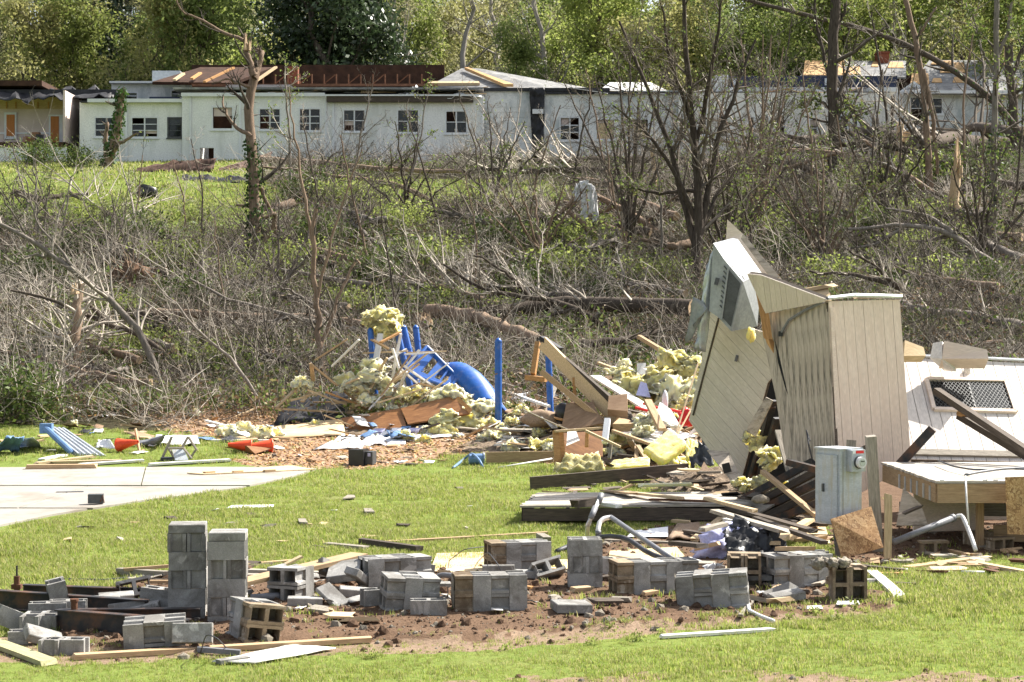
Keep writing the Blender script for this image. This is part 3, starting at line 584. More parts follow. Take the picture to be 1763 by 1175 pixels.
# the roofless room at the far left
D2 = DB+4; rr = thing('ruined_wing', 'roofless end wing with its front wall gone, showing pink plaster and two orange doors', 'building', (wx(70, D2), D2, wz(262, D2)))
def rp(name, m, fn): mb = MB(); fn(mb); return mb.build(name, m, rr)
X = lambda px: wx(px, D2); Z = lambda py: wz(py, D2)
rp('back_wall', 'room_plaster', lambda mb: wallmesh(mb, -60, 140, 172, 262, D2, .2, []))
rp('upper_band', 'wood_pale', lambda mb: mb.ext((X(-60), D2-.06, Z(188)), (X(140), D2-.003, Z(166))))
rp('chair_rail', 'trim_white', lambda mb: mb.ext((X(-60), D2-.05, Z(231)), (X(84), D2-.003, Z(228.5))))
rp('side_wall', 'room_plaster', lambda mb: mb.ext((X(135), D2-4.2, Z(262)), (X(138.5), D2-.01, Z(170))))
for a, b in ((88, 102), (109, 118)):
    dr = rp('door_frame', 'trim_white', lambda mb: mb.ext((X(a)-.13, D2-.09, Z(254)), (X(b)+.13, D2-.065, Z(198))))
    mb = MB(); mb.ext((X(a), D2-.14, Z(253)), (X(b), D2-.092, Z(201))); mb.build('door', 'door_orange', dr)
rp('shelf', 'trim_white', lambda mb: mb.ext((X(121), D2-.5, Z(213.5)), (X(134), D2-.004, Z(212)))); rp('shelf', 'trim_white', lambda mb: mb.ext((X(121), D2-.5, Z(233)), (X(134), D2-.004, Z(231.5))))
wn = rp('window', 'trim_white', lambda mb: mb.ext((X(8), D2-.1, Z(240)), (X(29), D2-.065, Z(194)))); mb = MB(); mb.ext((X(12), D2-.13, Z(235)), (X(26), D2-.101, Z(198))); mb.build('pane', 'door_orange', wn)
rp('floor_edge', 'attic_dark', lambda mb: mb.ext((X(-60), D2-4.2, Z(264)), (X(140), D2-.005, Z(256))))
rp('plinth', 'paint_white_wall', lambda mb: mb.ext((X(-60), D2-4.1, Z(300)), (X(140), D2-3.9, Z(264.2))))
rp('roof', 'attic_dark', lambda mb: mb.ext((X(-60), D2-1.2, Z(152)), (X(80), D2+5, Z(143))))
rp('ceiling', 'roof_felt', lambda mb: mb.ext((X(-60), D2-.8, Z(168)), (X(205), D2+5, Z(157))))
sheet('sagging_felt', [P(-60,170,D2-2.5), P(190,168,D2-2.2), P(205,156,D2+1), P(-60,150,D2+1)], 'roof_felt', 26, 6, .5, 6, 4, .05, parent=rr)
for px in (44, 60, 98, 116): rp('exposed_stud', 'wood_orange', lambda mb: mb.ext((X(px-33), D2-.12, Z(187)), (X(px-31), D2-.062, Z(176))))
for k, px in enumerate((72, 80, 63)): rp('overturned_box', 'plastic_black' if k == 1 else 'laminate_brown', lambda mb: mb.box((X(px), D2-1.5-k*.4, Z(256)+.45-k*.1), (.5, .5, .9-k*.2), rxyz(0, 6*k, 20*k)))

# house at the right with a patched roof
D3 = DB+13; hs = thing('patched_house', 'grey house at the right with bare orange sheathing showing through its shingle roof', 'house', (wx(1580, D3), D3, wz(240, D3)))
X3 = lambda px: wx(px, D3); Z3 = lambda py: wz(py, D3)
def hp(name, m, fn): mb = MB(); fn(mb); return mb.build(name, m, hs)
hw = [(1568,168,1591,206),(1606,170,1622,196)]
hp('wall', 'blockwork_wall', lambda mb: wallmesh(mb, 1540, 1790, 158, 250, D3, .25, hw))
for h in hw: window(hs, h, D3, 1, 2, .1)
hp('interior_shade', 'attic_dark', lambda mb: mb.ext((X3(1545), D3+2.5, Z3(250)), (X3(1785), D3+2.7, Z3(162))))  # dark panel painting the shade of the rooms behind the windows
def hslope(name, m, pts, t=.12): return panel(name, [P(*p) for p in pts], t, m, parent=hs)
hslope('roof', 'roof_shingle', [(1378,131,D3+1.5),(1560,133,D3+1.5),(1560,105,D3+7),(1398,105,D3+7)])
hslope('roof', 'roof_shingle', [(1556,160,D3-.8),(1800,163,D3-.8),(1800,104,D3+7.05),(1600,104,D3+7.05)])
hslope('gable', 'trim_white', [(1545,160,D3+.4),(1600,160,D3+.4),(1574,140,D3+.5)])
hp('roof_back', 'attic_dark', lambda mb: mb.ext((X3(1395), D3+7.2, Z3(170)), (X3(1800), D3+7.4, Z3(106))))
hp('fascia', 'trim_white', lambda mb: mb.ext((X3(1556), D3-.95, Z3(164)), (X3(1800), D3-.83, Z3(159))))
def patch(px0, px1, y0, y1, base):
    o_, a_, b_ = base; pl = Plane(*[P(*q) for q in (o_, a_, b_)])
    q = [pl.at(px0, y1), pl.at(px1, y1), pl.at(px1-2, y0), pl.at(px0+3, y0)]; n = pl.n if pl.n.y < 0 else -pl.n
    return panel('bare_sheathing', [p+n*.06 for p in q], .05, 'roof_deck', parent=hs)
b1 = ((1378,131,D3+1.5),(1560,133,D3+1.5),(1560,105,D3+7)); b2 = ((1556,160,D3-.8),(1800,163,D3-.8),(1800,104,D3+7.05))
for q in ((1383,1456,106,130.5),(1456,1482,116,130),(1500,1512,107,116),(1528,1556,108,118)): patch(*q, b1)
for q in ((1567,1600,128,146),(1603,1640,106,112),(1618,1662,109,126),(1640,1662,134,143),(1604,1622,136,143),(1700,1740,107,113)): patch(*q, b2)
ch = hp('chimney', 'brick_red', lambda mb: mb.ext((wx(1511, D3+6), D3+6.0, Z3(118)), (wx(1531, D3+6), D3+7.1, wz(92, D3+6))))
mb = MB(); mb.ext((wx(1510, D3+6), D3+5.93, wz(91.9, D3+6)), (wx(1532, D3+6), D3+7.17, wz(89, D3+6))); mb.build('chimney_cap', 'brick_red', ch)
# low wall and gravel terrace below the building
lw = []
for i, (a, b) in enumerate(((470,620),(621,770),(771,930),(931,1100))):
    d = 106; mb = MB(); z0 = gz(wx((a+b)/2, d), d)-.6; mb.ext((wx(a, d), d, z0), (wx(b, d), d+.3, wz(306+i*1.5, d))); lw.append(mb)
rw = thing('retaining_wall', 'low grey retaining wall at the top of the lawn below the block building', 'wall', (wx(780,106), 106, gz(wx(780,106), 106)))
for mb in lw: mb.build('wall_panel', 'blockwork_wall', rw)
# sheets of torn roofing on the lawn
def lawn_sheet(c, label, seed):
    p = [G(*q) for q in c]; return sheet('roofing_sheet', [p[0]+V((0,0,.05)), p[1]+V((0,0,.1)), p[1]+V((.2,.6,1.0)), p[0]+V((.3,.8,.35))], 'corrugated_rust', 14, 6, .22, 3, seed, .03, label, 'roofing sheet')
lawn_sheet([(228,297),(365,298)], 'rusty corrugated roofing sheet curled on the lawn below the low wing', 2)
lawn_sheet([(368,297),(460,290)], 'dark crumpled roofing sheet on the lawn behind the ivy-clad broken tree', 5)
p = [G(310,311), G(430,317)]; sheet('felt_strip', [p[0], p[1], p[1]+V((0,1.0,.45)), p[0]+V((0,.9,.35))], 'roof_felt', 16, 5, .25, 5, 7, .02, 'torn black felt strip crumpled flat on the hillside lawn', 'felt')
# ---------------------------------------------------------------- trees and brush
def interp_poly(p, t):
    """p (N,K,3), t (N,) in 0..1 -> points, tangents"""
    K = p.shape[1]; s = t*(K-1); i = np.minimum(s.astype(int), K-2); f = (s-i)[:, None]; n = np.arange(len(p))
    return p[n, i]*(1-f)+p[n, i+1]*f, p[n, i+1]-p[n, i]
def grow(rg, par, rad, n, ratio, ang, K=5, up=.25, wob=.25, t0=.2, t1=1., rr=.5, base_len=None, tip=.25, minr=.004):
    """n side shoots on each parent polyline"""
    N = len(par); idx = np.repeat(np.arange(N), n); t = rg.uniform(t0, t1, len(idx)); o, tg = interp_poly(par[idx], t)
    r0, _ = interp_poly(rad[idx][:, :, None]*np.ones(3), t); r0 = r0[:, 0]
    tg /= np.linalg.norm(tg, axis=1, keepdims=True)+1e-9; pr = rg.normal(size=tg.shape); pr -= (pr*tg).sum(1, keepdims=True)*tg; pr /= np.linalg.norm(pr, axis=1, keepdims=True)+1e-9
    a = rg.uniform(ang*.6, ang*1.3, len(idx))[:, None]; d = tg*np.cos(a)+pr*np.sin(a)
    L = np.linalg.norm(np.diff(par, axis=1), axis=2).sum(1)[idx] if base_len is None else np.full(len(idx), base_len)
    L = L*ratio*rg.uniform(.5, 1.25, len(idx))*(1-.45*t); pts = [o]; st = (L/(K-1))[:, None]
    for k in range(K-1):
        d = d+rg.normal(size=d.shape)*wob*.5; d[:, 2] += up*.3; d /= np.linalg.norm(d, axis=1, keepdims=True); pts.append(pts[-1]+d*st)
    rr0 = np.maximum(r0*rr, minr)[:, None]; rd = rr0*np.linspace(1, tip, K)[None]; return np.stack(pts, 1), np.maximum(rd, minr*.7)
def resamp(pts, K):
    p = np.array([list(q) for q in pts]); s = np.concatenate([[0], np.cumsum(np.linalg.norm(np.diff(p, axis=0), axis=1))]); s /= s[-1]
    if len(p) > 3:   # smooth through the given points
        t = np.linspace(0, 1, K); q = np.stack([np.interp(t, s, p[:, i]) for i in range(3)], 1)
        q[1:-1] = q[1:-1]*.5+(q[:-2]+q[2:])*.25; return q
    t = np.linspace(0, 1, K); return np.stack([np.interp(t, s, p[:, i]) for i in range(3)], 1)
def leaves(rg, c, size, spread, per=1, flat=0.):
    c = np.repeat(c, per, 0); c = c+rg.normal(size=c.shape)*spread; n = len(c)
    a = rg.normal(size=(n, 3)); a /= np.linalg.norm(a, axis=1, keepdims=True); b = rg.normal(size=(n, 3)); b -= (b*a).sum(1, keepdims=True)*a; b /= np.linalg.norm(b, axis=1, keepdims=True)
    s = size*rg.uniform(.6, 1.4, (n, 1)); a = a*s; b = b*s*.55
    v = np.stack([c-a, c+b*.9-a*.1, c+a, c-b*.9-a*.1], 1).reshape(-1, 3); return v, np.arange(n*4).reshape(-1, 4)
def shift(v, o): return v-np.array(o)
def limb_tree(name, label, base, limbs, lv, bark='bark_grey', twigm='twig', leaf=None, ivy=None, seed=1, group=None, depth=.8, ct='tree', base_r=None, splinter=None):
    """limbs: list of (pixel points, r0 px, r1 px) at the depth of the base pixel; lv: list of grow() settings"""
    rg = np.random.default_rng(seed); g = G(*base) if len(base) == 2 else V((P(*base).x, base[2], gz(P(*base).x, base[2]))); d = g.y; s = F/d
    t = thing(name, label, ct, g, group); pb, rb = [], []
    for k, (pts, r0, r1) in enumerate(limbs):
        off = rg.normal()*depth if k else 0; off2 = rg.normal()*depth
        w = [P(x, y, d) for x, y in pts]; n = len(w); w = [q+V((0, (off if k > 0 else 0)*(i/(n-1)) + off2*.4*(i/(n-1))**2, 0)) for i, q in enumerate(w)]
        if k == 0: w[0] = V((g.x, g.y, g.z-.3))
        q = resamp(w, 14); q[1:] += rg.normal(size=q[1:].shape)*.03; pb.append(q); rb.append(np.linspace(r0, r1, 14)/s)
    pb = np.stack(pb); rb = np.stack(rb)
    v, f = tubes(pb, rb, 7); o = link('trunk', npmesh('trunk', shift(v, g), f, bark, True), t)
    cur, cr = pb, rb; parts = []
    for L in lv:
        n = L.pop('n'); cur, cr = grow(rg, cur, cr, n, **L); L['n'] = n; parts.append(tubes(cur, cr, 3 if len(cur) > 60 else 4))
    if parts: v, f = cat(parts); link('branches', npmesh('branches', shift(v, g), f, twigm), t)
    if leaf: v, f = leaves(rg, cur[rg.uniform(size=len(cur)) < leaf[3]][:, -2:].reshape(-1, 3), leaf[1], leaf[2], 3); link('foliage', npmesh('foliage', shift(v, g), f, leaf[0]), t)
    if ivy:
        q = pb[0]; tt = rg.uniform(ivy[0], ivy[1], ivy[2]); pp, _ = interp_poly(np.repeat(q[None], len(tt), 0), tt); rr, _ = interp_poly(np.repeat((rb[0][:, None]*np.ones(3))[None], len(tt), 0), tt)
        a = rg.uniform(0, 6.28, len(tt)); pp[:, 0] += np.cos(a)*(rr[:, 0]+.05); pp[:, 1] += np.sin(a)*(rr[:, 0]+.05)
        v, f = leaves(rg, pp, ivy[3], .08, 1); link('ivy', npmesh('ivy', shift(v, g), f, 'ivy_leaf'), t)
    if splinter:
        mb = MB(); c = P(*splinter[0], d); 
        for i in range(splinter[1]):
            x = (R.random()-.5)*splinter[2]/s; a = c+V((x, (R.random()-.5)*.3, -.3)); b = a+V((R.uniform(-.1, .1), 0, R.uniform(.3, 1)*splinter[3]/s)); mb.tube([a, (a+b)/2, b], [.07, .05, .006], 4)
        mb.build('splintered_top', 'splinter_wood', t)
    return t
TW = [dict(n=9, ratio=.38, ang=.9, K=6, up=.3, rr=.5), dict(n=5, ratio=.5, ang=.8, K=5, up=.15, rr=.6, minr=.008), dict(n=3, ratio=.55, ang=.8, K=4, rr=.6, minr=.006)]
def tw(a, b, c, l=.38, up=.3): return [dict(n=a, ratio=l, ang=.9, K=6, up=up, rr=.5, minr=.012), dict(n=b, ratio=.5, ang=.8, K=5, up=.15, rr=.6, minr=.008)]+([dict(n=c, ratio=.55, ang=.8, K=4, rr=.6, minr=.006)] if c else [])
limb_tree('broken_tree', 'snapped brown tree with ivy on its lower trunk, standing before the white block building', (438,470),
    [([(438,470),(440,380),(436,300),(432,240),(424,205),(428,160),(437,125),(440,100)],11,7.5),([(437,130),(425,90),(418,55),(424,62)],7,2),([(438,135),(450,92),(440,80)],6,3),
     ([(418,70),(385,58),(350,36),(312,20),(300,-6)],3.5,1.2),([(432,235),(400,218),(382,185),(378,160)],4,1.2),([(430,150),(395,140),(370,148)],3,1),([(440,440),(470,395),(478,368),(455,375)],6,2.5),([(437,300),(448,330),(465,365),(470,420)],4,2)],
    tw(7,4,2,.42), 'bark_brown', 'twig', None, (.0,.62,700,.1), 3, splinter=((428,75),7,14,36))
limb_tree('tall_tree', 'tall straight dark trunk standing in front of the cream building wing', (1437,330),
    [([(1437,330),(1436,250),(1433,150),(1434,60),(1440,-60)],11,8.5),([(1434,180),(1425,120),(1412,60),(1405,-20)],4,2),([(1435,190),(1405,170),(1385,178)],3.5,1.5),([(1434,200),(1460,185),(1490,192)],3,1.2),([(1436,60),(1455,20),(1460,-30)],3.5,2)],
    tw(8,5,3,.3), 'bark', 'twig', ('leaf_vine',.11,.25,.25), None, 4)
limb_tree('arching_tree', 'thin bowed trunk arching from upper left down to the right edge', (1790,300),
    [([(1790,300),(1763,238),(1735,195),(1690,155),(1640,118),(1590,92),(1540,68),(1480,48),(1420,34),(1350,18),(1270,-4)],7,3)], tw(16,5,3,.13), 'bark', 'twig', None, (0,.4,160,.1), 5)
limb_tree('slender_tree', 'slender dark trunk leaning right, just left of the pale splintered stump', (1600,345),
    [([(1600,345),(1597,260),(1590,160),(1583,90),(1570,40),(1556,-20)],6.5,4.5),([(1583,60),(1600,30),(1612,12)],2.5,1.5),([(1590,120),(1606,200),(1615,300)],3.5,3)], tw(8,4,3,.2), 'bark_brown', 'twig', None, None, 6)
limb_tree('ivy_pole_tree', 'bare grey pole trunk with ivy near the right edge', (1709,450),
    [([(1709,450),(1711,350),(1712,250),(1716,120),(1714,-20)],6.5,4.5),([(1714,110),(1735,60),(1745,-10)],3.5,2),([(1714,130),(1690,90),(1672,20)],2.5,1)], tw(9,5,3,.2), 'bark_grey', 'twig', ('leaf_vine',.09,.2,.3), (.0,.5,260,.09), 7)
limb_tree('many_stemmed_tree', 'big bare many-stemmed tree in the middle of the slope, behind the tilted trailer wall', (1195,500),
    [([(1195,500),(1203,420),(1200,330),(1195,250),(1185,150),(1178,60),(1172,-20)],10,3),([(1200,430),(1175,330),(1150,240),(1120,150),(1090,80),(1070,30)],7,2),([(1202,420),(1222,320),(1240,230),(1275,140),(1310,60)],7,2),([(1198,380),(1160,300),(1110,230),(1050,190)],5,1.5),
     ([(1203,400),(1250,320),(1300,260),(1350,240)],5,1.5),([(1195,260),(1215,160),(1225,70),(1235,-10)],5,1.5),([(1190,210),(1150,110),(1130,20)],4,1.4),([(1200,330),(1130,330),(1060,300)],4,1.2)],
    tw(14,7,4,.36), 'bark', 'twig', ('leaf_vine',.06,.12,.1), None, 8, depth=1.6)
def fan_tree(label, px, py, top, half, n, r, seed, bark='bark', dense=(12,6,4)):
    q = random.Random(seed); lb = []
    for k in range(n):
        u = (k+.5)/n*2-1; tx = px+u*half+q.uniform(-15, 15); ty = top+abs(u)*90+q.uniform(-20, 30); m = q.uniform(.1, .25); lb.append(([(px, py-(0 if k == 0 else q.uniform(5, 50))), (px+(tx-px)*m, py-(py-ty)*.3), (px+(tx-px)*.55, py-(py-ty)*.65), (tx, ty)], r*q.uniform(.6, 1), r*.18))
    return limb_tree('bare_tree', label, (px, py), lb, tw(*dense, .3), bark, 'twig', ('leaf_vine',.06,.12,.06), None, seed, depth=1.3)
fan_tree('twiggy bare tree left of the big many-stemmed tree, before the boarded windows', 1085, 440, 60, 120, 7, 5, 201)
fan_tree('twiggy bare tree right of the big many-stemmed tree, before the cream wing', 1310, 430, 40, 110, 7, 5, 202, 'bark_brown')
fan_tree('low twiggy bare tree behind the air conditioner', 1255, 470, 190, 130, 8, 4.5, 203)
fan_tree('low twiggy bare tree above the upright tan wall', 1420, 470, 230, 130, 8, 4, 204, 'bark_brown')
fan_tree('twiggy bare tree before the hip roof', 850, 360, 170, 100, 6, 3.5, 205, dense=(9,5,3))
fan_tree('twiggy bare tree before the last window pair of the white wing', 700, 380, 210, 120, 6, 3.5, 206, dense=(9,5,3))
fan_tree('twiggy bare tree right of the tall straight trunk', 1520, 400, 150, 110, 7, 4.5, 207)
fan_tree('twiggy bare tree at the far right by the ivy pole', 1690, 470, 230, 130, 7, 4.5, 208)
fan_tree('low twiggy bare tree left of the hanging cloth', 930, 470, 290, 130, 7, 4, 209, 'bark_brown', (10,5,3))
fan_tree('low twiggy bare tree between the ivy-clad tree and the thin snapped tree', 480, 520, 330, 110, 6, 3.5, 210, 'bark_grey', (9,5,3))
fan_tree('low twiggy bare tree at the left edge above the leaning trunk', 70, 450, 270, 100, 6, 3.5, 211, 'bark_grey', (9,5,3))
limb_tree('thin_tree', 'thin snapped brown tree standing just left of the blue playground wreck', (556,652),
    [([(556,652),(548,560),(540,470),(542,380),(545,360)],6,3.5),([(541,430),(525,340),(508,250),(495,150)],3.5,1),([(545,520),(570,420),(600,330),(625,260)],3,1),([(552,600),(585,500),(612,440),(620,455)],3.5,2)], tw(8,5,2,.3), 'bark_brown', 'twig', None, None, 9)
limb_tree('ivy_stump_tree', 'leaning ivy-covered broken trunk beside the low wing of the white building', (180,290),
    [([(180,290),(192,262),(205,215),(211,160),(212,156)],9,5.5),([(186,275),(205,250),(240,232)],5,1.5),([(183,285),(180,240),(182,210)],5,3)], tw(6,4,2,.3), 'bark_brown', 'twig', None, (0,1,650,.13), 10)
limb_tree('leaning_tree', 'long grey trunk leaning steeply to the upper left at the left edge', (276,690),
    [([(276,690),(272,640),(258,600),(225,555),(180,505),(140,475),(95,440),(40,405),(-30,375)],7.5,3),([(140,475),(100,430),(60,385),(35,300)],3,1),([(95,440),(40,440),(-10,470)],3,1)], tw(9,5,3,.22), 'bark_grey', 'twig_pale', None, None, 11)
limb_tree('pale_bent_sapling', 'thin pale sapling bent over to the left below the fallen logs', (456,715),
    [([(456,715),(432,660),(400,620),(360,590),(300,520),(250,470)],4,1.2)], tw(9,4,0,.25), 'bark_grey', 'twig_pale', None, None, 12)
limb_tree('broken_stump', 'broken upright brown stump with fine shoots at left, by the leaning grey trunk', (132,655),
    [([(132,655),(130,600),(128,540),(131,488)],9,8)], tw(22,4,0,.6,-.1), 'bark_brown', 'twig_pale', None, None, 13, splinter=((131,490),6,14,24))
limb_tree('splintered_stump', 'tall pale splintered stump standing right of the slender dark tree', (1644,392),
    [([(1644,392),(1643,350),(1645,310),(1648,290)],9.5,8.5)], [], 'splinter_wood', 'twig', None, None, 14, splinter=((1647,296),16,18,75))
limb_tree('splintered_stump', 'short pale splintered stump in front of the grey patched house', (1545,300), [([(1545,300),(1546,260),(1548,215)],6,5)], [], 'splinter_wood', 'twig', None, None, 15, splinter=((1547,225),7,10,30))
limb_tree('splintered_stump', 'snapped pale stump in the brush above the white cloth', (1126,330), [([(1126,330),(1126,290),(1124,255)],5,4)], [], 'splinter_wood', 'twig', None, None, 16, splinter=((1124,262),6,8,24))
limb_tree('splintered_stump', 'broad dark torn stump right behind the blue slide', (727,596), [([(727,600),(727,570),(724,540)],17,16)], [], 'bark_brown', 'twig', None, None, 17, splinter=((730,545),12,26,26))
limb_tree('splintered_stump', 'small orange torn stump in the middle of the brushy slope', (862,462), [([(862,464),(861,450),(860,436)],7,6)], [], 'wood_orange', 'twig', None, None, 18, splinter=((860,440),8,12,18))
limb_tree('right_edge_tree', 'broken dark trunk with torn pale top at the far right edge', (1752,290), [([(1752,290),(1746,200),(1738,120),(1736,80)],9,7),([(1740,140),(1763,80),(1780,0)],4,2)], tw(9,5,3,.3), 'bark', 'twig', ('leaf_vine',.11,.3,.4), None, 19, splinter=((1737,90),8,14,30))
for i, (bx, by, tx, ty, r) in enumerate(((500,330,488,120,3.2),(640,470,585,230,2.6),(760,400,700,200,2.4),(1290,420,1330,60,3),(1540,330,1500,20,3.2),(1660,330,1680,10,2.6),(1330,330,1362,30,2.4),(905,420,965,180,2.2),(1060,380,1010,120,2.6),(60,420,20,250,2.6),(320,400,300,280,2),(1420,470,1440,320,2),(1480,480,1462,300,2),(1500,410,1520,120,2.6),(1140,470,1128,250,3),(1300,490,1262,300,3),(1370,455,1385,250,2.2),(690,560,655,330,2.2),(225,400,245,270,2),(820,520,800,300,2),(600,350,640,150,2.4),(680,360,735,170,2.4),(830,350,790,160,2.2),(980,330,1020,140,2.6),(1050,350,1100,120,2.8),(890,360,850,200,2.2),(1230,350,1255,90,2.6),(1400,360,1380,120,2.6),(1570,400,1545,150,2.6),(1680,420,1700,150,2.6),(1740,400,1760,120,2.6),(560,380,520,190,2.2),(350,420,330,240,2),(90,480,120,300,2.2),(400,560,370,380,2),(1090,450,1040,240,2.6),(1340,400,1300,180,2.6),(1470,400,1440,200,2.4))):
    mx = (bx+tx)/2+R.uniform(-12, 12)
    limb_tree('bare_sapling', where('thin bare sapling', bx, (by+ty)/2), (bx, by), [([(bx,by),(mx,(by+ty)/2),(tx,ty)],r,r*.4)], tw(8,5,3,.36), R.choice(['bark_grey', 'bark_brown', 'bark']), R.choice(['twig', 'twig', 'twig_pale']), ('leaf_vine',.07,.15,.3) if i % 3 == 0 else None, None, 30+i, 'bare saplings on the slope')
# toppled trees still held up by their limbs
for k, (l, b, lb, bk) in enumerate((('toppled dark tree stretching left across the cream wing from the right edge', (1700,325), [([(1700,325),(1600,264),(1500,249),(1400,246),(1290,222),(1210,204)],8,2),([(1500,249),(1440,215),(1390,198)],4,1.5),([(1400,246),(1330,270),(1260,300)],4,1.5),([(1600,264),(1560,220),(1530,190)],4,1.5)], 'bark'),
    ('second toppled tree just under the first one, before the cream wing', (1640,350), [([(1640,350),(1540,287),(1440,263),(1330,259),(1225,240)],7,2),([(1440,263),(1380,282),(1290,312)],4,1.5),([(1540,287),(1500,250),(1470,225)],3.5,1.2)], 'bark_brown'),
    ('toppled tree with limbs spread low, below the tall straight trunk', (1480,352), [([(1480,352),(1400,292),(1330,277),(1250,287),(1185,302)],7,2),([(1400,292),(1340,320),(1280,350)],4,1.5),([(1330,277),(1290,240),(1240,225)],3.5,1.2)], 'bark'),
    ('thick toppled trunk lying level behind the slender trees', (1785,312), [([(1785,312),(1700,266),(1600,281),(1480,292),(1415,272)],9,5),([(1600,281),(1540,310),(1470,335)],4,1.5)], 'bark'),
    ('toppled bare crown reaching left above the white fallen wall', (1763,490), [([(1763,490),(1690,442),(1640,402),(1560,386),(1465,396)],8,2.5),([(1690,442),(1640,452),(1550,472)],5,2),([(1640,402),(1600,370),(1530,358)],5,1.5),([(1560,386),(1510,420),(1450,430)],3.5,1.2)], 'bark_grey'),
    ('toppled crown reaching left over the upright tan wall', (1620,548), [([(1620,548),(1550,498),(1480,474),(1395,466)],7,2),([(1550,498),(1500,455),(1450,430)],4,1.5)], 'bark'),
    ('broken brown limb forking under the hanging white cloth', (1165,428), [([(1165,428),(1120,392),(1060,352),(1005,331),(985,345)],8,4),([(1003,332),(962,370),(920,402)],5,1.5),([(1060,352),(1000,382),(935,432)],5,1.5),([(1005,333),(1012,362),(1004,392)],3.5,1.5),([(1110,385),(1150,350),(1180,330)],3,1.2)], 'bark_brown'),
    ('brown leaning limb left below the big many-stemmed tree', (1112,450), [([(1112,450),(1062,427),(1020,402),(978,362)],8,4),([(1062,427),(1010,440),(950,455)],4,1.5)], 'bark_brown'),
    ('toppled tree stretching left behind the insulation-topped wreck', (760,600), [([(760,600),(690,575),(600,570),(500,545),(400,520),(330,480)],7,2),([(600,570),(540,525),(480,490)],4,1.5),([(500,545),(430,560),(360,545)],3.5,1.2)], 'bark_grey'),
    ('toppled tree leaning left across the lower left slope', (330,640), [([(330,640),(260,585),(190,560),(100,520),(20,500)],6,2),([(190,560),(140,510),(80,470)],4,1.2)], 'bark'),
    ('toppled tree crossing the slope under the retaining wall', (760,350), [([(760,350),(690,318),(600,305),(520,295),(455,290)],5,2),([(600,305),(550,330),(500,345)],3,1)], 'bark_brown'),
    ('toppled branchy tree behind the lone blue post', (1080,575), [([(1080,575),(1000,530),(920,515),(830,500),(760,455)],7,2),([(920,515),(870,470),(820,440)],4,1.5),([(1000,530),(940,545),(870,560)],4,1.5)], 'bark'))):
    limb_tree('toppled_tree', l, b, lb, tw(13,6,3,.26,.15), bk, 'twig_pale' if k % 2 else 'twig', None, None, 400+k, depth=.6, ct='toppled tree')
# fallen trunks: they lie on the slope
def fallen(label, pts, r0, r1, bark='bark', lv=None, lift=0, seed=1, roots=False, leaf=None, name='fallen_tree', arch=None):
    rg = np.random.default_rng(seed); w = []
    for i, (x, y) in enumerate(pts):
        g = G(x, y); w.append(g)
    ds = [g.y for g in w]; dm = sum(ds)/len(ds); s = F/dm
    w = [V(g) for g in w]; q = resamp(w, 16); rr = np.linspace(r0, r1, 16)/s*1.1; lift = lift+.3; tz = terrain(q[:, 0], q[:, 1])
    q[:, 2] = np.maximum(q[:, 2], tz)+rr*.75+lift; q[1:-1] += rg.normal(size=q[1:-1].shape)*.03
    g = V((q[0][0], q[0][1], tz[0])); t = thing(name, label, 'fallen tree', g)
    if lift > 1:   # held up by its own broken limbs
        for i in (3, 8, 13): a = V(q[i]); b = V((a.x+rg.normal()*.5, a.y+rg.normal()*.4, gz(a.x, a.y)-.2)); mb = MB(); mb.tube([a, (a+b)/2+V((.1,0,0)), b], [rr[i]*.6, rr[i]*.5, rr[i]*.35], 6); mb.build('prop_limb', bark, t)
    v, f = tubes(q[None], rr[None], 8); n = len(v); link('trunk', npmesh('trunk', shift(v, g), f, bark, True), t)
    mb = MB(); mb.tube([q[0]-(q[1]-q[0])*.01, q[0]+(q[1]-q[0])*.02], rr[0]*.97, 8); mb.build('cut_end', 'splinter_wood', t)
    if lv:
        cur, cr, parts = q[None], rr[None], []
        for L in lv: L = dict(L); n = L.pop('n'); cur, cr = grow(rg, cur, cr, n, **L); parts.append(tubes(cur, cr, 3))
        v, f = cat(parts); link('branches', npmesh('branches', shift(v, g), f, R.choice(['twig', 'twig_pale', 'twig'])), t)
        if leaf: v, f = leaves(rg, cur[:, -2:].reshape(-1, 3), leaf[1], leaf[2], 2); link('foliage', npmesh('foliage', shift(v, g), f, leaf[0]), t)
    return t
FB = [dict(n=24, ratio=.3, ang=1.0, K=6, up=.15, rr=.45, minr=.014, t0=.3), dict(n=6, ratio=.5, ang=.8, K=5, up=.1, rr=.6, minr=.009), dict(n=3, ratio=.5, ang=.8, K=4, rr=.6, minr=.006)]
FS = [dict(n=12, ratio=.22, ang=1.0, K=5, up=.2, rr=.35, minr=.012, t0=.15), dict(n=4, ratio=.5, ang=.8, K=4, up=.1, rr=.6, minr=.007)]
fallen('long fallen trunk lying level across the slope behind the playground wreck', [(270,584),(400,590),(520,592),(680,606)], 7, 5, 'bark_brown', FS, .5, seed=2)
fallen('thick dark log lying level behind the rubble heap, left of the tilted wall', [(1190,582),(1080,574),(960,572),(830,588)], 13, 10, 'bark', FS, .5, seed=3)
fallen('heavy grey log lying right behind the blue slide', [(735,585),(800,590),(860,610),(930,640)], 12, 9, 'bark_brown', FS, .5, seed=4)
fallen('slim grey log sloping down to the right behind the lone blue post', [(800,560),(900,610),(985,650)], 6, 4, 'bark_grey', FS, seed=5)
fallen('pale fallen limb with torn fork under the hanging white cloth', [(1165,410),(1100,385),(1040,345),(985,340)], 7, 4, 'bark_brown', FB, .5, 6)
fallen('brown forked limb dipping below the hanging white cloth', [(1075,440),(1020,410),(975,375),(930,385)], 7, 3, 'bark_brown', FS, .4, 7)
fallen('long trunk lying level in front of the cream building wing', [(1763,300),(1640,268),(1520,255),(1400,246),(1260,218)], 9, 4, 'bark', FB, 1.7, 8)
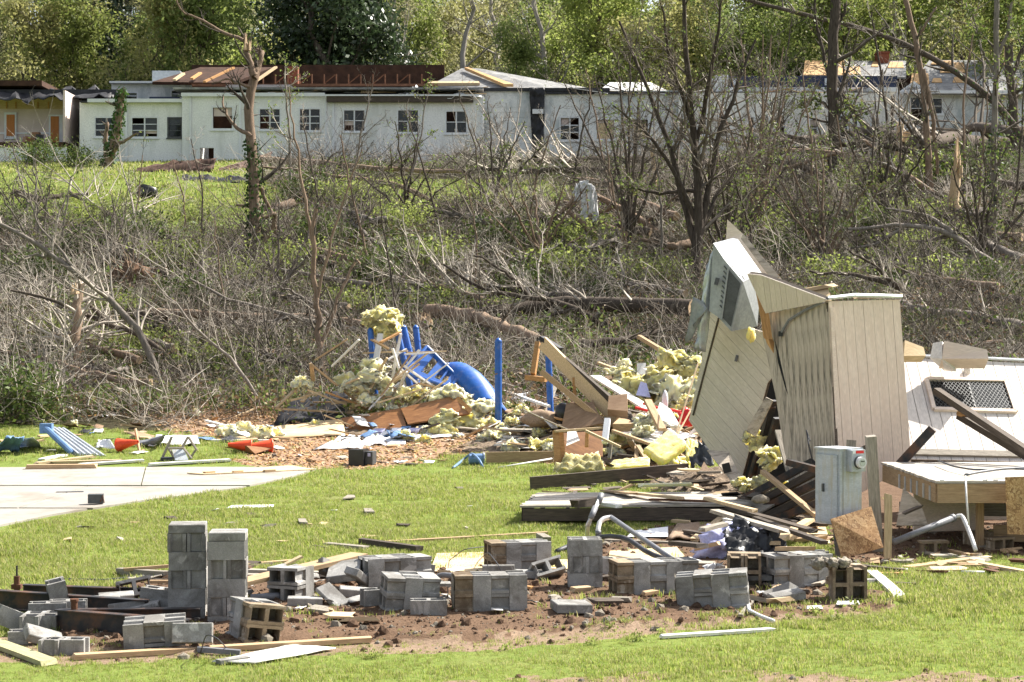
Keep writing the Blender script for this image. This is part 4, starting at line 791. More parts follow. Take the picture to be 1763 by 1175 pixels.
fallen('second long trunk crossing just under the cream wing, sloping left', [(1560,300),(1440,275),(1330,262),(1230,238)], 8, 4, 'bark', FB, 1.5, 9)
fallen('dark trunk lying low behind the slender trees at right', [(1780,270),(1680,275),(1590,295),(1420,268)], 11, 6, 'bark', FS, 1.0, 10)
fallen('fallen trunk slanting down left in the brush right of centre', [(1420,290),(1320,300),(1240,330),(1190,345)], 7, 4, 'bark', FB, 1.3, 11)
fallen('bare fallen crown spreading over the slope right of the trailer wall', [(1763,490),(1690,455),(1620,440),(1540,430)], 8, 4, 'bark_grey', FB, .5, 12)
fallen('thin fallen trunk below the pale splintered stump', [(1763,372),(1660,390),(1560,405),(1460,385)], 6, 3, 'bark', FB, .2, 13)
fallen('grey log lying behind the bright trailer wall at right', [(1790,600),(1690,575),(1600,562),(1540,548)], 12, 9, 'bark_grey', FS, 0, 14)
fallen('mossy log high behind the trailer corner, under the fallen crown', [(1763,545),(1660,520),(1580,500)], 9, 6, 'bark', FB, 0, 15)
fallen('dark log crossing the slope left of the many-stemmed tree', [(1090,480),(980,470),(860,500),(760,520)], 6, 3, 'bark', FB, .2, 16)
fallen('thin grey trunk lying on the slope left of the blue wreck', [(600,560),(500,545),(420,525),(330,470)], 5, 2, 'bark_grey', FB, .3, 17)
fallen('fallen sapling crown spreading towards the ivy-clad broken tree', [(640,530),(560,520),(470,500),(400,450)], 4, 2, 'bark_grey', FB, .5, 18)
fallen('fallen trunk running under the retaining wall', [(450,300),(560,308),(680,318),(800,322)], 5, 3, 'bark_brown', FB, .4, 19)
fallen('fallen brushy tree in front of the block walls', [(1180,300),(1040,296),(900,300),(780,285)], 6, 3, 'bark', FB, .3, 20)
fallen('fallen bare tree lying across the left slope', [(300,640),(200,600),(110,560),(20,530)], 7, 3, 'bark_grey', FB, .3, 21)
fallen('low fallen crown at the lower left edge of the brush', [(260,700),(180,690),(90,660),(0,640)], 6, 3, 'bark_brown', FB, .3, 22)
fallen('fallen crown of twigs left of the ivy-clad broken tree', [(380,470),(300,440),(200,400),(120,350)], 6, 3, 'bark', FB, .2, 23)
fallen('thin fallen trunk lying in the brush at mid slope', [(700,470),(640,440),(600,400),(560,360)], 4, 2, 'bark_grey', FB, .2, 24)
fallen('grey fallen limb below the many-stemmed tree', [(1180,540),(1090,520),(1000,530),(900,550)], 6, 3, 'bark_grey', FB, .3, 25)
fallen('thin fallen trunk at the right edge of the slope', [(1763,420),(1700,400),(1620,360),(1560,350)], 5, 2, 'bark', FB, .3, 26)
fallen('bare fallen tree behind the bent trailer roof', [(1480,500),(1420,480),(1340,450),(1270,430)], 6, 3, 'bark_grey', FB, .3, 27)
fallen('brown fallen limb left of the playground wreck', [(480,640),(400,615),(330,600),(260,560)], 4, 2, 'bark_brown', FB, .2, 28)
FC = [dict(n=26, ratio=.5, ang=.9, K=7, up=.3, rr=.5, minr=.02, t0=.3), dict(n=7, ratio=.45, ang=.8, K=5, up=.1, rr=.6, minr=.011), dict(n=4, ratio=.5, ang=.8, K=4, rr=.6, minr=.007)]
for k, (l, q, r0) in enumerate((('big fallen crown heaped up right of the many-stemmed tree', [(1500,400),(1430,395),(1350,380),(1270,370)], 7), ('big fallen crown spread out below the splintered stump', [(1760,440),(1680,430),(1600,420),(1500,425)], 8), ('big fallen crown lying under the cream wing', [(1560,330),(1480,325),(1390,320),(1300,315)], 8), ('big fallen crown at the right edge under the house', [(1790,350),(1730,345),(1660,335),(1600,330)], 8), ('dark fallen crown behind the upright tan wall', [(1720,530),(1640,520),(1560,500),(1480,480)], 8),
    ('big fallen crown beside the hanging cloth', [(1120,430),(1060,420),(990,410),(900,400)], 7), ('big fallen crown behind the lone blue post', [(1060,560),(980,545),(900,530),(800,520)], 7), ('fallen crown spread behind the thin snapped tree', [(640,480),(580,470),(510,455),(440,430)], 6), ('fallen crown under the block wall gap', [(1060,320),(980,315),(900,318),(820,312)], 6), ('fallen crown left of the ivy-clad tree', [(330,520),(270,500),(200,470),(130,440)], 6), ('fallen crown low at the left by the broken stump', [(240,660),(180,640),(110,620),(30,590)], 6), ('fallen crown at the left edge high on the slope', [(180,430),(120,415),(60,400),(-10,390)], 5), ('fallen crown left of the playground wreck', [(560,680),(490,660),(420,640),(340,620)], 5), ('fallen crown behind the torn stump', [(860,560),(800,540),(740,520),(660,500)], 6))):
    fallen(l, q, r0, 3, ['bark', 'bark_brown', 'bark'][k % 3], FC, .3, 300+k)
rq = random.Random(21)
for k in range(34):
    px, py = rq.uniform(20, 1740), rq.uniform(325, 690)
    if 330 > py > 300 and px < 560: continue
    a = rq.uniform(-.45, .45); L = rq.uniform(60, 190)*rq.choice([-1, 1]); q = [(px+L*t, py+L*t*math.tan(a)*.6+8*math.sin(t*5)) for t in (0, .35, .7, 1)]
    if min(z[1] for z in q) < 315 or max(z[1] for z in q) > 715: continue
    fallen(where('broken fallen trunk on the slope', px+L/2, py), q, rq.uniform(3.5, 8), rq.uniform(1.5, 3.5), rq.choice(['bark','bark','bark_brown','bark_grey']), rq.choice([FB, FB, FS]), rq.uniform(0, .6), 60+k)
# root plate
g = G(228, 508); rb_ = thing('root_plate', 'dark upturned root plate of a toppled tree on the left slope', 'roots', g)
blob('soil_clump', g+V((0,0,.55)), (1.5,.7,1.3), 'clod', rot=rxyz(0,10,10), seed=4, amp=.5, freq=2.5, parent=rb_)
rg = np.random.default_rng(5); c = np.repeat(np.array([[g.x, g.y-.2, g.z+.6]]), 60, 0); dv = rg.normal(size=(60, 3))*np.array([1, .5, 1]); dv /= np.linalg.norm(dv, axis=1, keepdims=True)
pl = np.stack([c+dv*t+rg.normal(size=dv.shape)*.08*t for t in (.2, .6, .95, 1.3)], 1); v, f = tubes(pl, np.tile([.05,.03,.02,.006], (60, 1)), 4); link('root', npmesh('root', shift(v, g), f, 'bark_brown'), rb_)
# cloth caught in the branches
dcl = gd(1165,428)-.9; cl = thing('hanging_cloth', 'white torn cloth hanging from a broken limb in the middle of the brush', 'cloth', P(1008,385,dcl))
for k, (xa, xb, ta, tb, bt, off) in enumerate(((992,998,316,330,350,0),(1001,1008,312,328,386,.15),(1012,1020,316,326,370,-.1),(1017,1025,320,330,384,.1))):
    sheet('cloth_strip', [P(xa-3+k*2,bt,dcl+off), P(xb+1+k*2,bt-6,dcl+off+.1), P(xb,tb-8,dcl+off), P(xa,ta,dcl+off)], 'paper_white', 6, 14, .12, 2.5, 2+k, .008, parent=cl, tear=.06)
sheet('folded_end', [P(984,334,dcl+.2), P(1012,326,dcl+.1), P(1014,311,dcl), P(997,312,dcl+.2)], 'paper_white', 8, 8, .12, 3, 5, .01, parent=cl, tear=.08)

# ---- geometry-node scatter of uncountable growth
def scatter(name, label, ct, pts, rot, scl, protos):
    col = bpy.data.collections.new(name+'_pieces')
    for i, me in enumerate(protos): o = bpy.data.objects.new(name+'_piece_%02d' % i, me); col.objects.link(o)
    n = len(pts); me = bpy.data.meshes.new(name); me.vertices.add(n); me.vertices.foreach_set('co', np.asarray(pts, np.float32).ravel())
    a = me.attributes.new('rot', 'FLOAT_VECTOR', 'POINT'); a.data.foreach_set('vector', np.asarray(rot, np.float32).ravel())
    a = me.attributes.new('scl', 'FLOAT', 'POINT'); a.data.foreach_set('value', np.asarray(scl, np.float32))
    a = me.attributes.new('pick', 'INT', 'POINT'); a.data.foreach_set('value', rng.integers(0, len(protos), n).astype(np.int32))
    o = link(name, me); setp(o, label, ct, None, 'stuff')
    ng = bpy.data.node_groups.new(name, 'GeometryNodeTree'); ng.interface.new_socket('Geometry', in_out='INPUT', socket_type='NodeSocketGeometry'); ng.interface.new_socket('Geometry', in_out='OUTPUT', socket_type='NodeSocketGeometry')
    N = ng.nodes; gi = N.new('NodeGroupInput'); go = N.new('NodeGroupOutput'); ip = N.new('GeometryNodeInstanceOnPoints'); ci = N.new('GeometryNodeCollectionInfo')
    ci.inputs[0].default_value = col; ci.inputs[1].default_value = True; ci.inputs[2].default_value = True
    def na(nm, ty): x = N.new('GeometryNodeInputNamedAttribute'); x.data_type = ty; x.inputs[0].default_value = nm; return x.outputs[0]
    L = ng.links.new; L(gi.outputs[0], ip.inputs['Points']); L(ci.outputs[0], ip.inputs['Instance']); ip.inputs['Pick Instance'].default_value = True
    L(na('pick', 'INT'), ip.inputs['Instance Index']); L(na('rot', 'FLOAT_VECTOR'), ip.inputs['Rotation']); L(na('scl', 'FLOAT'), ip.inputs['Scale']); L(ip.outputs[0], go.inputs[0])
    md = o.modifiers.new('scatter', 'NODES'); md.node_group = ng; return o
def area_pts(n, y0, y1, marg=1.1, rg=rng, pw=1.):
    y = y0+(y1-y0)*rg.uniform(size=n)**pw; x = rg.uniform(-1, 1, n)*(881.5*marg)*y/F; return x, y
def thicket(seed, m, n=46, L=(.5, 2.2), flat=.0):
    rg = np.random.default_rng(seed); o = np.concatenate([rg.normal(size=(n, 2))*.55, np.zeros((n, 1))], 1); d = rg.normal(size=(n, 3)); d[:, 2] = np.abs(d[:, 2])*(1.3-flat)+.15-flat*.1; d /= np.linalg.norm(d, axis=1, keepdims=True)
    l = rg.uniform(*L, n); pts = [o]
    for k in range(4): d = d+rg.normal(size=d.shape)*.18; d[:, 2] -= .06; d /= np.linalg.norm(d, axis=1, keepdims=True); pts.append(pts[-1]+d*(l/4)[:, None])
    p = np.stack(pts, 1); r = rg.uniform(.006, .016, n)[:, None]*np.linspace(1, .4, 5)[None]; a = tubes(p, r, 3); q, qr = grow(rg, p, r, 3, .45, .8, K=4, minr=.005, rr=.6); return npmesh('thicket', *cat([a, tubes(q, qr, 3)]), m)
def leafclump(seed, m, n, size, spread, z=.3, bx=1.):
    rg = np.random.default_rng(seed); c = rg.normal(size=(n, 3))*np.array([spread*bx, spread*bx, spread*.6]); c[:, 2] = np.abs(c[:, 2])+.02
    return npmesh('leaf_clump', *leaves(rg, c, size, .05), m)
x, y = area_pts(1400, 51, 112, 1.15); k = zones(x, y)[3] & ((y > 55) | (rng.uniform(size=1400) < .45)); x, y = x[k], y[k]; n = len(x)
scatter('brushwood', 'tangle of grey broken twigs and brush covering the wrecked slope', 'brush', np.stack([x, y, terrain(x, y)-.05], 1), np.stack([rng.normal(size=n)*.25, rng.normal(size=n)*.25, rng.uniform(0, 6.28, n)], 1), rng.uniform(.75, 1.6, n),
    [thicket(i, ['twig', 'twig_pale', 'twig_pale', 'twig'][i % 4], 44, (.3, 1.3) if i % 3 else (.9, 2.5), flat=.8 if i % 2 else 0) for i in range(8)])
x, y = area_pts(4400, 51, 110, 1.15); k = zones(x, y)[3] & (nz(x, y, .45)+nz(x, y, 1.1)*.6 > -.22); x, y = x[k], y[k]; n = len(x)
scatter('undergrowth', 'low green vines and leafy undergrowth between the fallen trees', 'undergrowth', np.stack([x, y, terrain(x, y)], 1), np.stack([rng.normal(size=n)*.15, rng.normal(size=n)*.15, rng.uniform(0, 6.28, n)], 1), rng.uniform(.6, 1.5, n),
    [leafclump(i, ['leaf_vine', 'leaf_slope', 'leaf_vine', 'leaf_slope', 'leaf_vine'][i % 5], 130, .062, .42) for i in range(5)])
x, y = area_pts(1500, 51, 100, 1.15); k = zones(x, y)[3]; x, y = x[k], y[k]; n = len(x)
scatter('leaf_litter', 'brown dead leaf litter lying on the wooded slope', 'leaf litter', np.stack([x, y, terrain(x, y)], 1), np.stack([rng.normal(size=n)*.1, rng.normal(size=n)*.1, rng.uniform(0, 6.28, n)], 1), rng.uniform(.6, 1.3, n), [leafclump(20+i, 'leaf_dead', 70, .05, .7, bx=1) for i in range(2)])
# leafy bushes one can pick out
def bush_mesh(seed, lm, n, sz, w, h):
    rg = np.random.default_rng(seed); c = []
    for k in range(9): c.append(rg.normal(size=(n//9, 3))*np.array([.28*w, .28*w, .2*h])+np.array([rg.uniform(-.4, .4)*w, rg.uniform(-.4, .4)*w, rg.uniform(.2, .75)*h]))
    c = np.concatenate(c); c[:, 2] = np.abs(c[:, 2]); return npmesh('foliage', *leaves(rg, c, sz, .04), lm)
BU = [bush_mesh(3, 'leaf_slope', 1600, .06, 1.3, 1.3), bush_mesh(4, 'leaf_slope', 1600, .06, 1.4, 1.2), bush_mesh(5, 'leaf_spring', 1300, .055, 1.7, 1.0)]
STM = thicket(77, 'twig', 26, (.6, 1.4))
def bush(label, px, py, s, k, grp=None):
    g = G(px, py); t = thing('bush', label, 'bush', g, grp); t.scale = (s, s, s); t.rotation_euler = (0, 0, R.uniform(0, 6.28)); link('foliage', BU[k], t); link('stem', STM, t)
bush('dark evergreen bush at the lower left edge of the brush', 40, 725, 1.25, 1)
bush('round green bush on rubble before the two orange doors', 75, 285, 1.5, 0)
bush('green bush left of the ivy stump, under the low wing', 130, 290, 1.2, 0)
for q in ((240,430,1.5,0),(340,395,1.3,2),(130,455,1.4,0),(60,500,1.3,1),(200,560,1.1,2),(330,545,1.2,1),(420,555,1,0),(500,470,1.4,2),(560,430,1.5,0),(640,500,1.3,1),(600,540,1,2),(700,470,1.3,0),(780,540,1.1,2),(850,440,1.5,0),(900,520,1.2,1),(960,480,1.3,2),(1040,530,1,0),(1320,420,1.5,2),(1400,430,1.4,0),(1500,420,1.3,1),(1580,450,1.3,2),(1700,500,1.2,0),(1660,440,1.4,2),(1340,470,1.2,1),(1640,335,1.8,0),(1560,330,1.8,2),(1700,320,2,0),(1480,330,1.6,2),(1280,390,1.5,0),(700,400,1.3,2),(520,350,1.5,0),(600,360,1.4,2),(180,390,1.4,2),(30,420,1.5,0),(300,470,1.4,2),(430,500,1.3,2),(760,470,1.4,2),(880,560,1.1,2),(1000,440,1.5,2),(1130,500,1.3,2),(1440,500,1.3,2),(1610,500,1.3,2),(90,600,1.2,2),(230,620,1.1,2),(380,640,1,2),(1560,400,1.5,2)):
    bush(where('leafy green bush on the slope', q[0], q[1]), *q, 'bushes among the fallen trees')
blob('chair_wreck', G(255,342)+V((0,0,.3)), (.9,.6,.7), 'plastic_black', 'dark twisted object lying on the lawn under a twiggy bush', 'debris', seed=9, amp=.7, sub_=2)

# ---------------------------------------------------------------- wood behind the building
def bgtree(seed, lm, h, cr, nleaf, lsz, bare=0, conic=0, clump=.9, bark='bark'):
    rg = np.random.default_rng(seed); tp = np.stack([np.array([rg.normal()*.25*t*3, rg.normal()*.25*t*3, t*h*.95]) for t in np.linspace(0, 1, 10)]); tr = np.linspace(.024*h, .004*h, 10)
    a, ar = grow(rg, tp[None], tr[None], 26, cr/h*1.15, 1.05, K=7, up=.25, wob=.2, t0=.12, rr=.4); b, br = grow(rg, a, ar, 5, .5, .8, K=5, up=.15, rr=.55, minr=.02); c, cr_ = grow(rg, b, br, 3, .55, .7, K=4, rr=.6, minr=.014)
    tk = npmesh('trunk', *cat([tubes(tp[None], tr[None], 7), tubes(a, ar, 5)]), bark, True); bm_ = npmesh('branches', *cat([tubes(b, br, 3), tubes(c, cr_, 3)]), 'twig')
    fo = None
    if nleaf: e = np.concatenate([c[:, -1], c[:, 2], b[:, -1], b[:, 2]]); e = e[rg.integers(0, len(e), nleaf//8)]; fo = npmesh('crown', *leaves(rg, e, lsz, clump, 8), lm)
    return tk, bm_, fo
KIND = {'spring': [bgtree(s, 'leaf_spring', 15, 5, 9000, .16, clump=.55) for s in (1, 2, 3)], 'yellow': [bgtree(s, 'leaf_yellow', 13, 5, 9000, .15, clump=.5) for s in (4, 5)], 'mid': [bgtree(s, 'leaf_mid', 15, 4.5, 11000, .17, clump=.6) for s in (6, 7)],
        'dark': [bgtree(s, 'leaf_dark', 17, 4.6, 20000, .20, clump=.7) for s in (8, 9)], 'bare': [bgtree(s, 'leaf_pale', 17, 5, 1800, .13, clump=.6, bark='bark_pale') for s in (10, 11, 12)]}
LBL = {'spring': 'light green spring tree', 'yellow': 'yellow-green leafing tree', 'mid': 'mid green bushy tree', 'dark': 'dense dark evergreen tree', 'bare': 'nearly bare grey tree'}
def bg(kind, px, d, s=1., at=None, low=0):
    x = wx(px, d); t = thing('woodland_tree', LBL[kind]+' '+at if at else where(LBL[kind]+(' close behind' if d < 147 else ' in the second row' if d < 160 else ' deep behind'), px, 100, SKY), 'tree', (x, d, gz(x, d)-.2-low), kind+' trees behind the buildings')
    t.scale = (s, s, s*R.uniform(.92, 1.1)); t.rotation_euler = (0, 0, R.uniform(0, 6.28)); tk, b, fo = R.choice(KIND[kind])
    link('trunk', tk, t); link('branches', b, t)
    if fo: link('crown', fo, t)
bg('dark', 560, 142, 1.15, 'standing right behind the torn attic of the white building')
bg('dark', 625, 145, .95, 'close right of the biggest dark evergreen, behind the attic')
bg('mid', 240, 140, .8, 'just above the upper wall behind the low wing')
bg('yellow', 60, 138, 1.0, 'above the roofless wing at the upper left')
bg('dark', 170, 152, 1.1, 'at upper left between the yellow-green trees')
bg('yellow', 1660, 152, 1.25, 'above the patched house roof at right')
bg('mid', 900, 138, .62, 'low behind the grey hip roof')
bg('spring', 1290, 140, .75, 'low behind the blue tarpaulin on the roof')
ks = ['spring', 'yellow', 'bare', 'mid', 'spring', 'bare', 'yellow', 'bare', 'mid', 'spring']; i = 0
for row, (d, st, off) in enumerate(((141, 135, 0), (152, 120, 50), (166, 125, 15), (184, 130, 70), (206, 140, 30), (232, 150, 0), (300, 110, 40))):
    for px in range(-170+off, 1960, st):
        if row == 0 and 470 < px < 700: continue
        k = ks[(i*7+row*3) % 10]; i += 1
        if 680 < px < 830 and row < 2: k = 'bare'
        if row > 2 and k == 'bare': k = 'mid'
        bg(k, px+R.uniform(-30, 30), d+R.uniform(-4, 4), R.uniform(.75, 1.15)*(1.25 if row == 6 else 1))
n = 1900; x = rng.uniform(-1, 1, n)*66; y = rng.uniform(133, 235, n)
scatter('wood_undergrowth', 'mixed green undergrowth filling the wood behind the buildings', 'undergrowth', np.stack([x, y, terrain(x, y)], 1), np.stack([np.zeros(n), np.zeros(n), rng.uniform(0, 6.28, n)], 1), rng.uniform(1.5, 3.6, n), [leafclump(40+i, ['leaf_mid', 'leaf_spring', 'leaf_mid', 'leaf_yellow', 'leaf_spring'][i], 260, .075, .6) for i in range(5)])
# ---------------------------------------------------------------- rubble mounds (uncountable small stuff under the pieces)
MOUNDS = [(1060,770,.75,3.4,2.6),(1150,745,.6,2.6,2.5),(960,735,.4,2.4,2.0),(720,735,.42,3.2,1.8),(1290,880,.38,2.0,1.5),(1240,840,.4,1.8,1.6)]
MD = [(G(a, b).x, G(a, b).y, h, rx, ry) for a, b, h, rx, ry in MOUNDS]
def mound(x, y):
    x = np.asarray(x, float); y = np.asarray(y, float); z = np.zeros(np.broadcast(x, y).shape)
    for cx, cy, h, rx, ry in MD: z = np.maximum(z, h*np.exp(-((x-cx)/rx)**2*2.2-((y-cy)/ry)**2*2.2))
    return z
def GH(px, py, h=0, lo=12, hi=90, pile=False):
    d = np.arange(lo, hi, .02); x = (px-CX)*d/F; z = H+(HY-py)*d/F; t = terrain(x, d)+h
    if pile: t = t+mound(x, d)
    i = np.nonzero(z <= t)[0]; k = i[0] if len(i) else len(d)-1; return V((x[k], d[k], z[k]))
def rubble():
    xs = np.arange(-6, 9, .09); ys = np.arange(27, 54, .09); X_, Y_ = np.meshgrid(xs, ys); x = X_.ravel(); y = Y_.ravel(); m = mound(x, y)
    z = terrain(x, y)+m+np.where(m > .05, (nz(x, y, 7)+nz(x, y, 15)+nz(x+3, y, 31))*.045, 0)-.03; nx, ny = len(xs), len(ys); i = np.arange(nx*ny).reshape(ny, nx)
    f = np.stack([i[:-1, :-1], i[:-1, 1:], i[1:, 1:], i[1:, :-1]], -1).reshape(-1, 4); f = f[(m[f] > .04).all(1)]
    u = np.unique(f); re = np.full(nx*ny, -1); re[u] = np.arange(len(u)); o = link('rubble', npmesh('rubble', np.stack([x, y, z], 1)[u], re[f], 'rubble_mix')); setp(o, 'crushed brown rubble lying under the smashed timber and insulation', 'rubble', None, 'stuff')
rubble()
def lum(p, w, t, m, label=None, h=(0, 0), name='board', ct='board', group=None, rough=.25, roll=0, pile=False):
    a = GH(p[0], p[1], h[0]+t/2, pile=pile); b = GH(p[2], p[3], h[1]+t/2, pile=pile)
    return board(name, a, b, w, t, m, label, ct, group=group, rough=rough, roll=roll)
def flat(c, thick, m, label, ct='sheet', name='flat_sheet', lift=(0,0,0,0), amp=.0, seed=1, pile=False, tear=0, group=None):
    q = [GH(px, py, lift[i]+thick+.012, pile=pile) for i, (px, py) in enumerate(c)]
    if amp or tear: return sheet(name, q[::-1], m, 10, 6, amp, 2.5, seed, thick, label, ct, tear=tear, group=group)
    return panel(name, q[::-1], thick, m, label, ct, group=group)

# ---------------------------------------------------------------- smashed trailer
def wall(name, label, poly, dirv, pitch, gap, m, back='wood_dark', th=.016, phase=0, jit=.002):
    base = min(poly, key=lambda q: q.z); t = thing(name, label, 'wall', base); c = sum(poly, V())/len(poly); n = V()
    for i in range(1, len(poly)-1): n += (poly[i]-poly[0]).cross(poly[i+1]-poly[0])
    n.normalize()
    if n.dot(c-V((0,0,H))) > 0: poly = poly[::-1]; n = -n
    bk = [c+(q-c)*.985-n*.018 for q in poly]; vs, fs = slabv(bk, .07, n); obj('sheathing', vs, fs, back, t)  # dark backing puts the shade of the grooves into colour
    strips('siding_board', t, poly, dirv, pitch, gap, th, m, phase, jit=jit); return t, n
pS = Plane(P(1427,518,30.2), P(1549,515,30.9), P(1568,798,31.0)); S = pS.at
tS, nS = wall('trailer_end', 'upright tan plank-grooved trailer wall corner, behind the meter cabinet', [S(1427,519), S(1549,516), S(1569,800), S(1442,872)], S(1570,800)-S(1550,516), .205, .007, 'siding_tan')
mb = MB(); mb.tube([S(1424,517)+V((0,-.05,.03)), S(1470,514)+V((0,-.06,.05)), S(1551,514)+V((0,-.05,.03))], .035, 6); mb.build('drip_edge', 'metal_galv', tS)
mb = MB(); mb.bar(S(1431,530)-nS*-.02, S(1446,870)-nS*-.02, .07, .02, nS); mb.build('corner_trim', 'siding_tan', tS)
a1, a2 = P(1425,518,30.25), P(1440,868,30.15)
pW = Plane(a1, a2, P(1330,680,31.7)); Wp = pW.at
tW, nW = wall('trailer_siding_section', 'cracked grey weathered siding wall folded back left of the upright tan wall', [Wp(1318,541), Wp(1425,519), Wp(1441,872), Wp(1376,880), Wp(1350,775), Wp(1335,680), Wp(1313,580)], Wp(1440,870)-Wp(1426,520), .17, .006, 'siding_weathered')
mb = MB(); q = [Wp(1334,585), Wp(1340,605), Wp(1357,680), Wp(1352,668), Wp(1340,625)]; vs, fs = slabv([v+nW*.004 for v in q], .002, nW); mb.add(vs, fs); mb.build('crack', 'gap_shade_black', tW)
mb = MB(); mb.tube([Wp(1422,520)+nW*.05, Wp(1390,535)+nW*.06, Wp(1362,552)+nW*.05, Wp(1350,572)+nW*.05], .022, 6); mb.build('conduit', 'pipe_grey', tW)
mb = MB(); mb.box(Wp(1348,575)+nW*.05, (.07,.07,.09)); mb.build('conduit_box', 'plastic_black', tW)
pU = Plane(P(1286,472,31.3), P(1423,517,30.1), P(1318,538,31.4))
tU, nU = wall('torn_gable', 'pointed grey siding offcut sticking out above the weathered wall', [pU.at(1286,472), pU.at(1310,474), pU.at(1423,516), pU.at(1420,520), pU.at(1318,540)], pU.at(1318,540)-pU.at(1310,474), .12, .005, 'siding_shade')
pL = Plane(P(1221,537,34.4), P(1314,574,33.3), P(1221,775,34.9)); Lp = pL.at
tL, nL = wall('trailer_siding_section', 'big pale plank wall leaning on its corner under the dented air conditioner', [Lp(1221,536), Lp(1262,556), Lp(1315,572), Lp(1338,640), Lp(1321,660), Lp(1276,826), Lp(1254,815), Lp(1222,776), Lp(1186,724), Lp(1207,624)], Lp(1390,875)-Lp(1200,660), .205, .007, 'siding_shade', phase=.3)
mb = MB(); mb.bar(Lp(1238,548)+nL*.012, Lp(1194,715)+nL*.012, .035, .015, nL); mb.build('corner_trim', 'wood_dark', tL)
mb = MB(); mb.box(Lp(1270,617)+nL*.03, (.05,.04,.12), rxyz(0,15,0)); mb.build('outlet_cover', 'pipe_grey', tL)
g = GH(1290,850,.0); mb = MB(); pl_ = [P(1217,775,33.4), P(1254,778,33.3), P(1297,865,32.0), P(1262,832,32.6)]; vs, fs = slabv(pl_[::-1], .03); o = obj('siding_offcut', vs, fs, 'siding_weathered'); setp(o, 'small grey siding offcut with an outlet hole at the foot of the leaning wall', 'panel')
mb = MB(); mb.box(P(1251,806,32.75), (.14,.03,.17), rxyz(0,-14,0)); mb.build('outlet_hole', 'plastic_black', o)
# chassis beams, with a black sheet standing for the shade of the gap
cav = thing('trailer_chassis', 'black steel chassis and black sheet painting the shade between the leaning walls', 'chassis', GH(1330,840))
vs, fs = slabv([P(1262,840,35.2), P(1372,880,33.4), P(1360,640,34.6), P(1300,610,35.6)], .1); obj('gap_shade_sheet', vs, fs, 'gap_shade_black', cav)  # black sheet in place of the gap's own shade
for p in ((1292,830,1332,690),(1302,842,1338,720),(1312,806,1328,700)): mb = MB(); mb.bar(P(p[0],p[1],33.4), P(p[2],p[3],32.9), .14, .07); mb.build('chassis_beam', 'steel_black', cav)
board('leaning_stud', P(1368,842,31.0), P(1340,742,32.0), .12, .05, 'wood_grey', 'grey stud leaning inside the gap left of the weathered wall', 'board')
vs, fs = slabv([P(1283,742,33.0), P(1300,752,32.9), P(1330,690,32.7), P(1318,684,32.8)], .04); setp(obj('siding_offcut', vs, fs, 'siding_weathered'), 'narrow grey siding strip jammed upright in the wall gap', 'panel')
for i, (c, s_, l) in enumerate((((1297,760,33.0),(.34,.3,.62),'yellow insulation tuft hanging high in the wall gap'),((1333,790,32.2),(.4,.3,.75),'tall yellow insulation batt standing in the wall gap'),((1318,830,32.0),(.55,.4,.5),'yellow insulation lump at the bottom of the wall gap'),((1284,832,32.3),(.55,.35,.35),'yellow insulation wad under the leaning wall corner'),((1344,843,31.3),(.3,.25,.5),'thin yellow insulation strip beside the dark stacked beams'))):
    fluff('insulation', P(*c), V(s_)*.6, 'insulation_dirty' if i == 4 else 'insulation', l, 20+i)
# air conditioner torn off with its hood
ac = thing('air_conditioner', 'dented grey wall-mounted air conditioner with louvres, on top of the leaning wall', 'air conditioner', P(1260,571,33.2))
fr = [P(1246,446,33.0), P(1279,485,32.9), P(1259,571,33.0), P(1236,546,33.1)]; bk = [P(1270,412,33.8), P(1311,470,33.6), P(1304,562,33.5), P(1266,545,33.9)]
HX = [(0,3,2,1),(4,5,6,7),(0,1,5,4),(1,2,6,5),(2,3,7,6),(3,0,4,7)]
obj('cabinet', fr+bk, HX, 'metal_hvac', ac)
def lerp4(q, u, v): return q[0]*(1-u)*(1-v)+q[1]*u*(1-v)+q[2]*u*v+q[3]*(1-u)*v
gn = (fr[1]-fr[0]).cross(fr[3]-fr[0]).normalized(); gn = gn if gn.y < 0 else -gn
q = [lerp4(fr, .3, .07)+gn*.012, lerp4(fr, .93, .07)+gn*.012, lerp4(fr, .93, .93)+gn*.012, lerp4(fr, .3, .93)+gn*.012]; obj('grille', q, [(0,3,2,1)], 'metal_dark', ac)
for i in range(9):
    v = .1+i*.085; mb = MB(); mb.bar(lerp4(fr, .06, v)+gn*.012, lerp4(fr, .24, v)+gn*.012, .02, .02, gn); mb.build('louvre', 'metal_dark', ac)
mb = MB(); mb.bar(lerp4(fr, .28, .02)+gn*.02, lerp4(fr, .28, .98)+gn*.02, .03, .03, gn); mb.build('seam', 'metal_hvac', ac)
tf = [fr[0], bk[0], bk[1], fr[1]]; tn = (tf[1]-tf[0]).cross(tf[3]-tf[0]).normalized(); tn = tn if tn.z > 0 else -tn
for v in (.22,.40,.58,.76): mb = MB(); mb.bar(lerp4(tf, .06, v)+tn*.006, lerp4(tf, .94, v)+tn*.006, .02, .014, tn); mb.build('top_seam', 'metal_dark', ac)
q = [lerp4(tf, *u)+tn*.012 for u in ((.12,.80),(.88,.80),(.88,.97),(.12,.97))]; obj('top_louvre', q, [(0,1,2,3)], 'metal_dark', ac)
lf = [P(1228,419,33.1), P(1246,446,33.0), P(1236,546,33.1), P(1221,536,33.2), ]; lb = [P(1262,410,34.0), P(1270,412,33.8), P(1266,545,33.9), P(1245,530,34.0)]
obj('side_cabinet', lf+lb, HX, 'metal_hvac', ac); mb = MB(); mb.box(P(1234,485,33.0), (.07,.05,.13), rxyz(0,15,0)); mb.build('latch', 'metal_dark', ac)
sheet('bent_hood', [P(1191,600,33.5), P(1210,607,33.4), P(1230,420,33.15), P(1211,470,33.4)], 'metal_galv', 8, 14, .1, 2.2, 3, .02, parent=ac, curl=-.12)
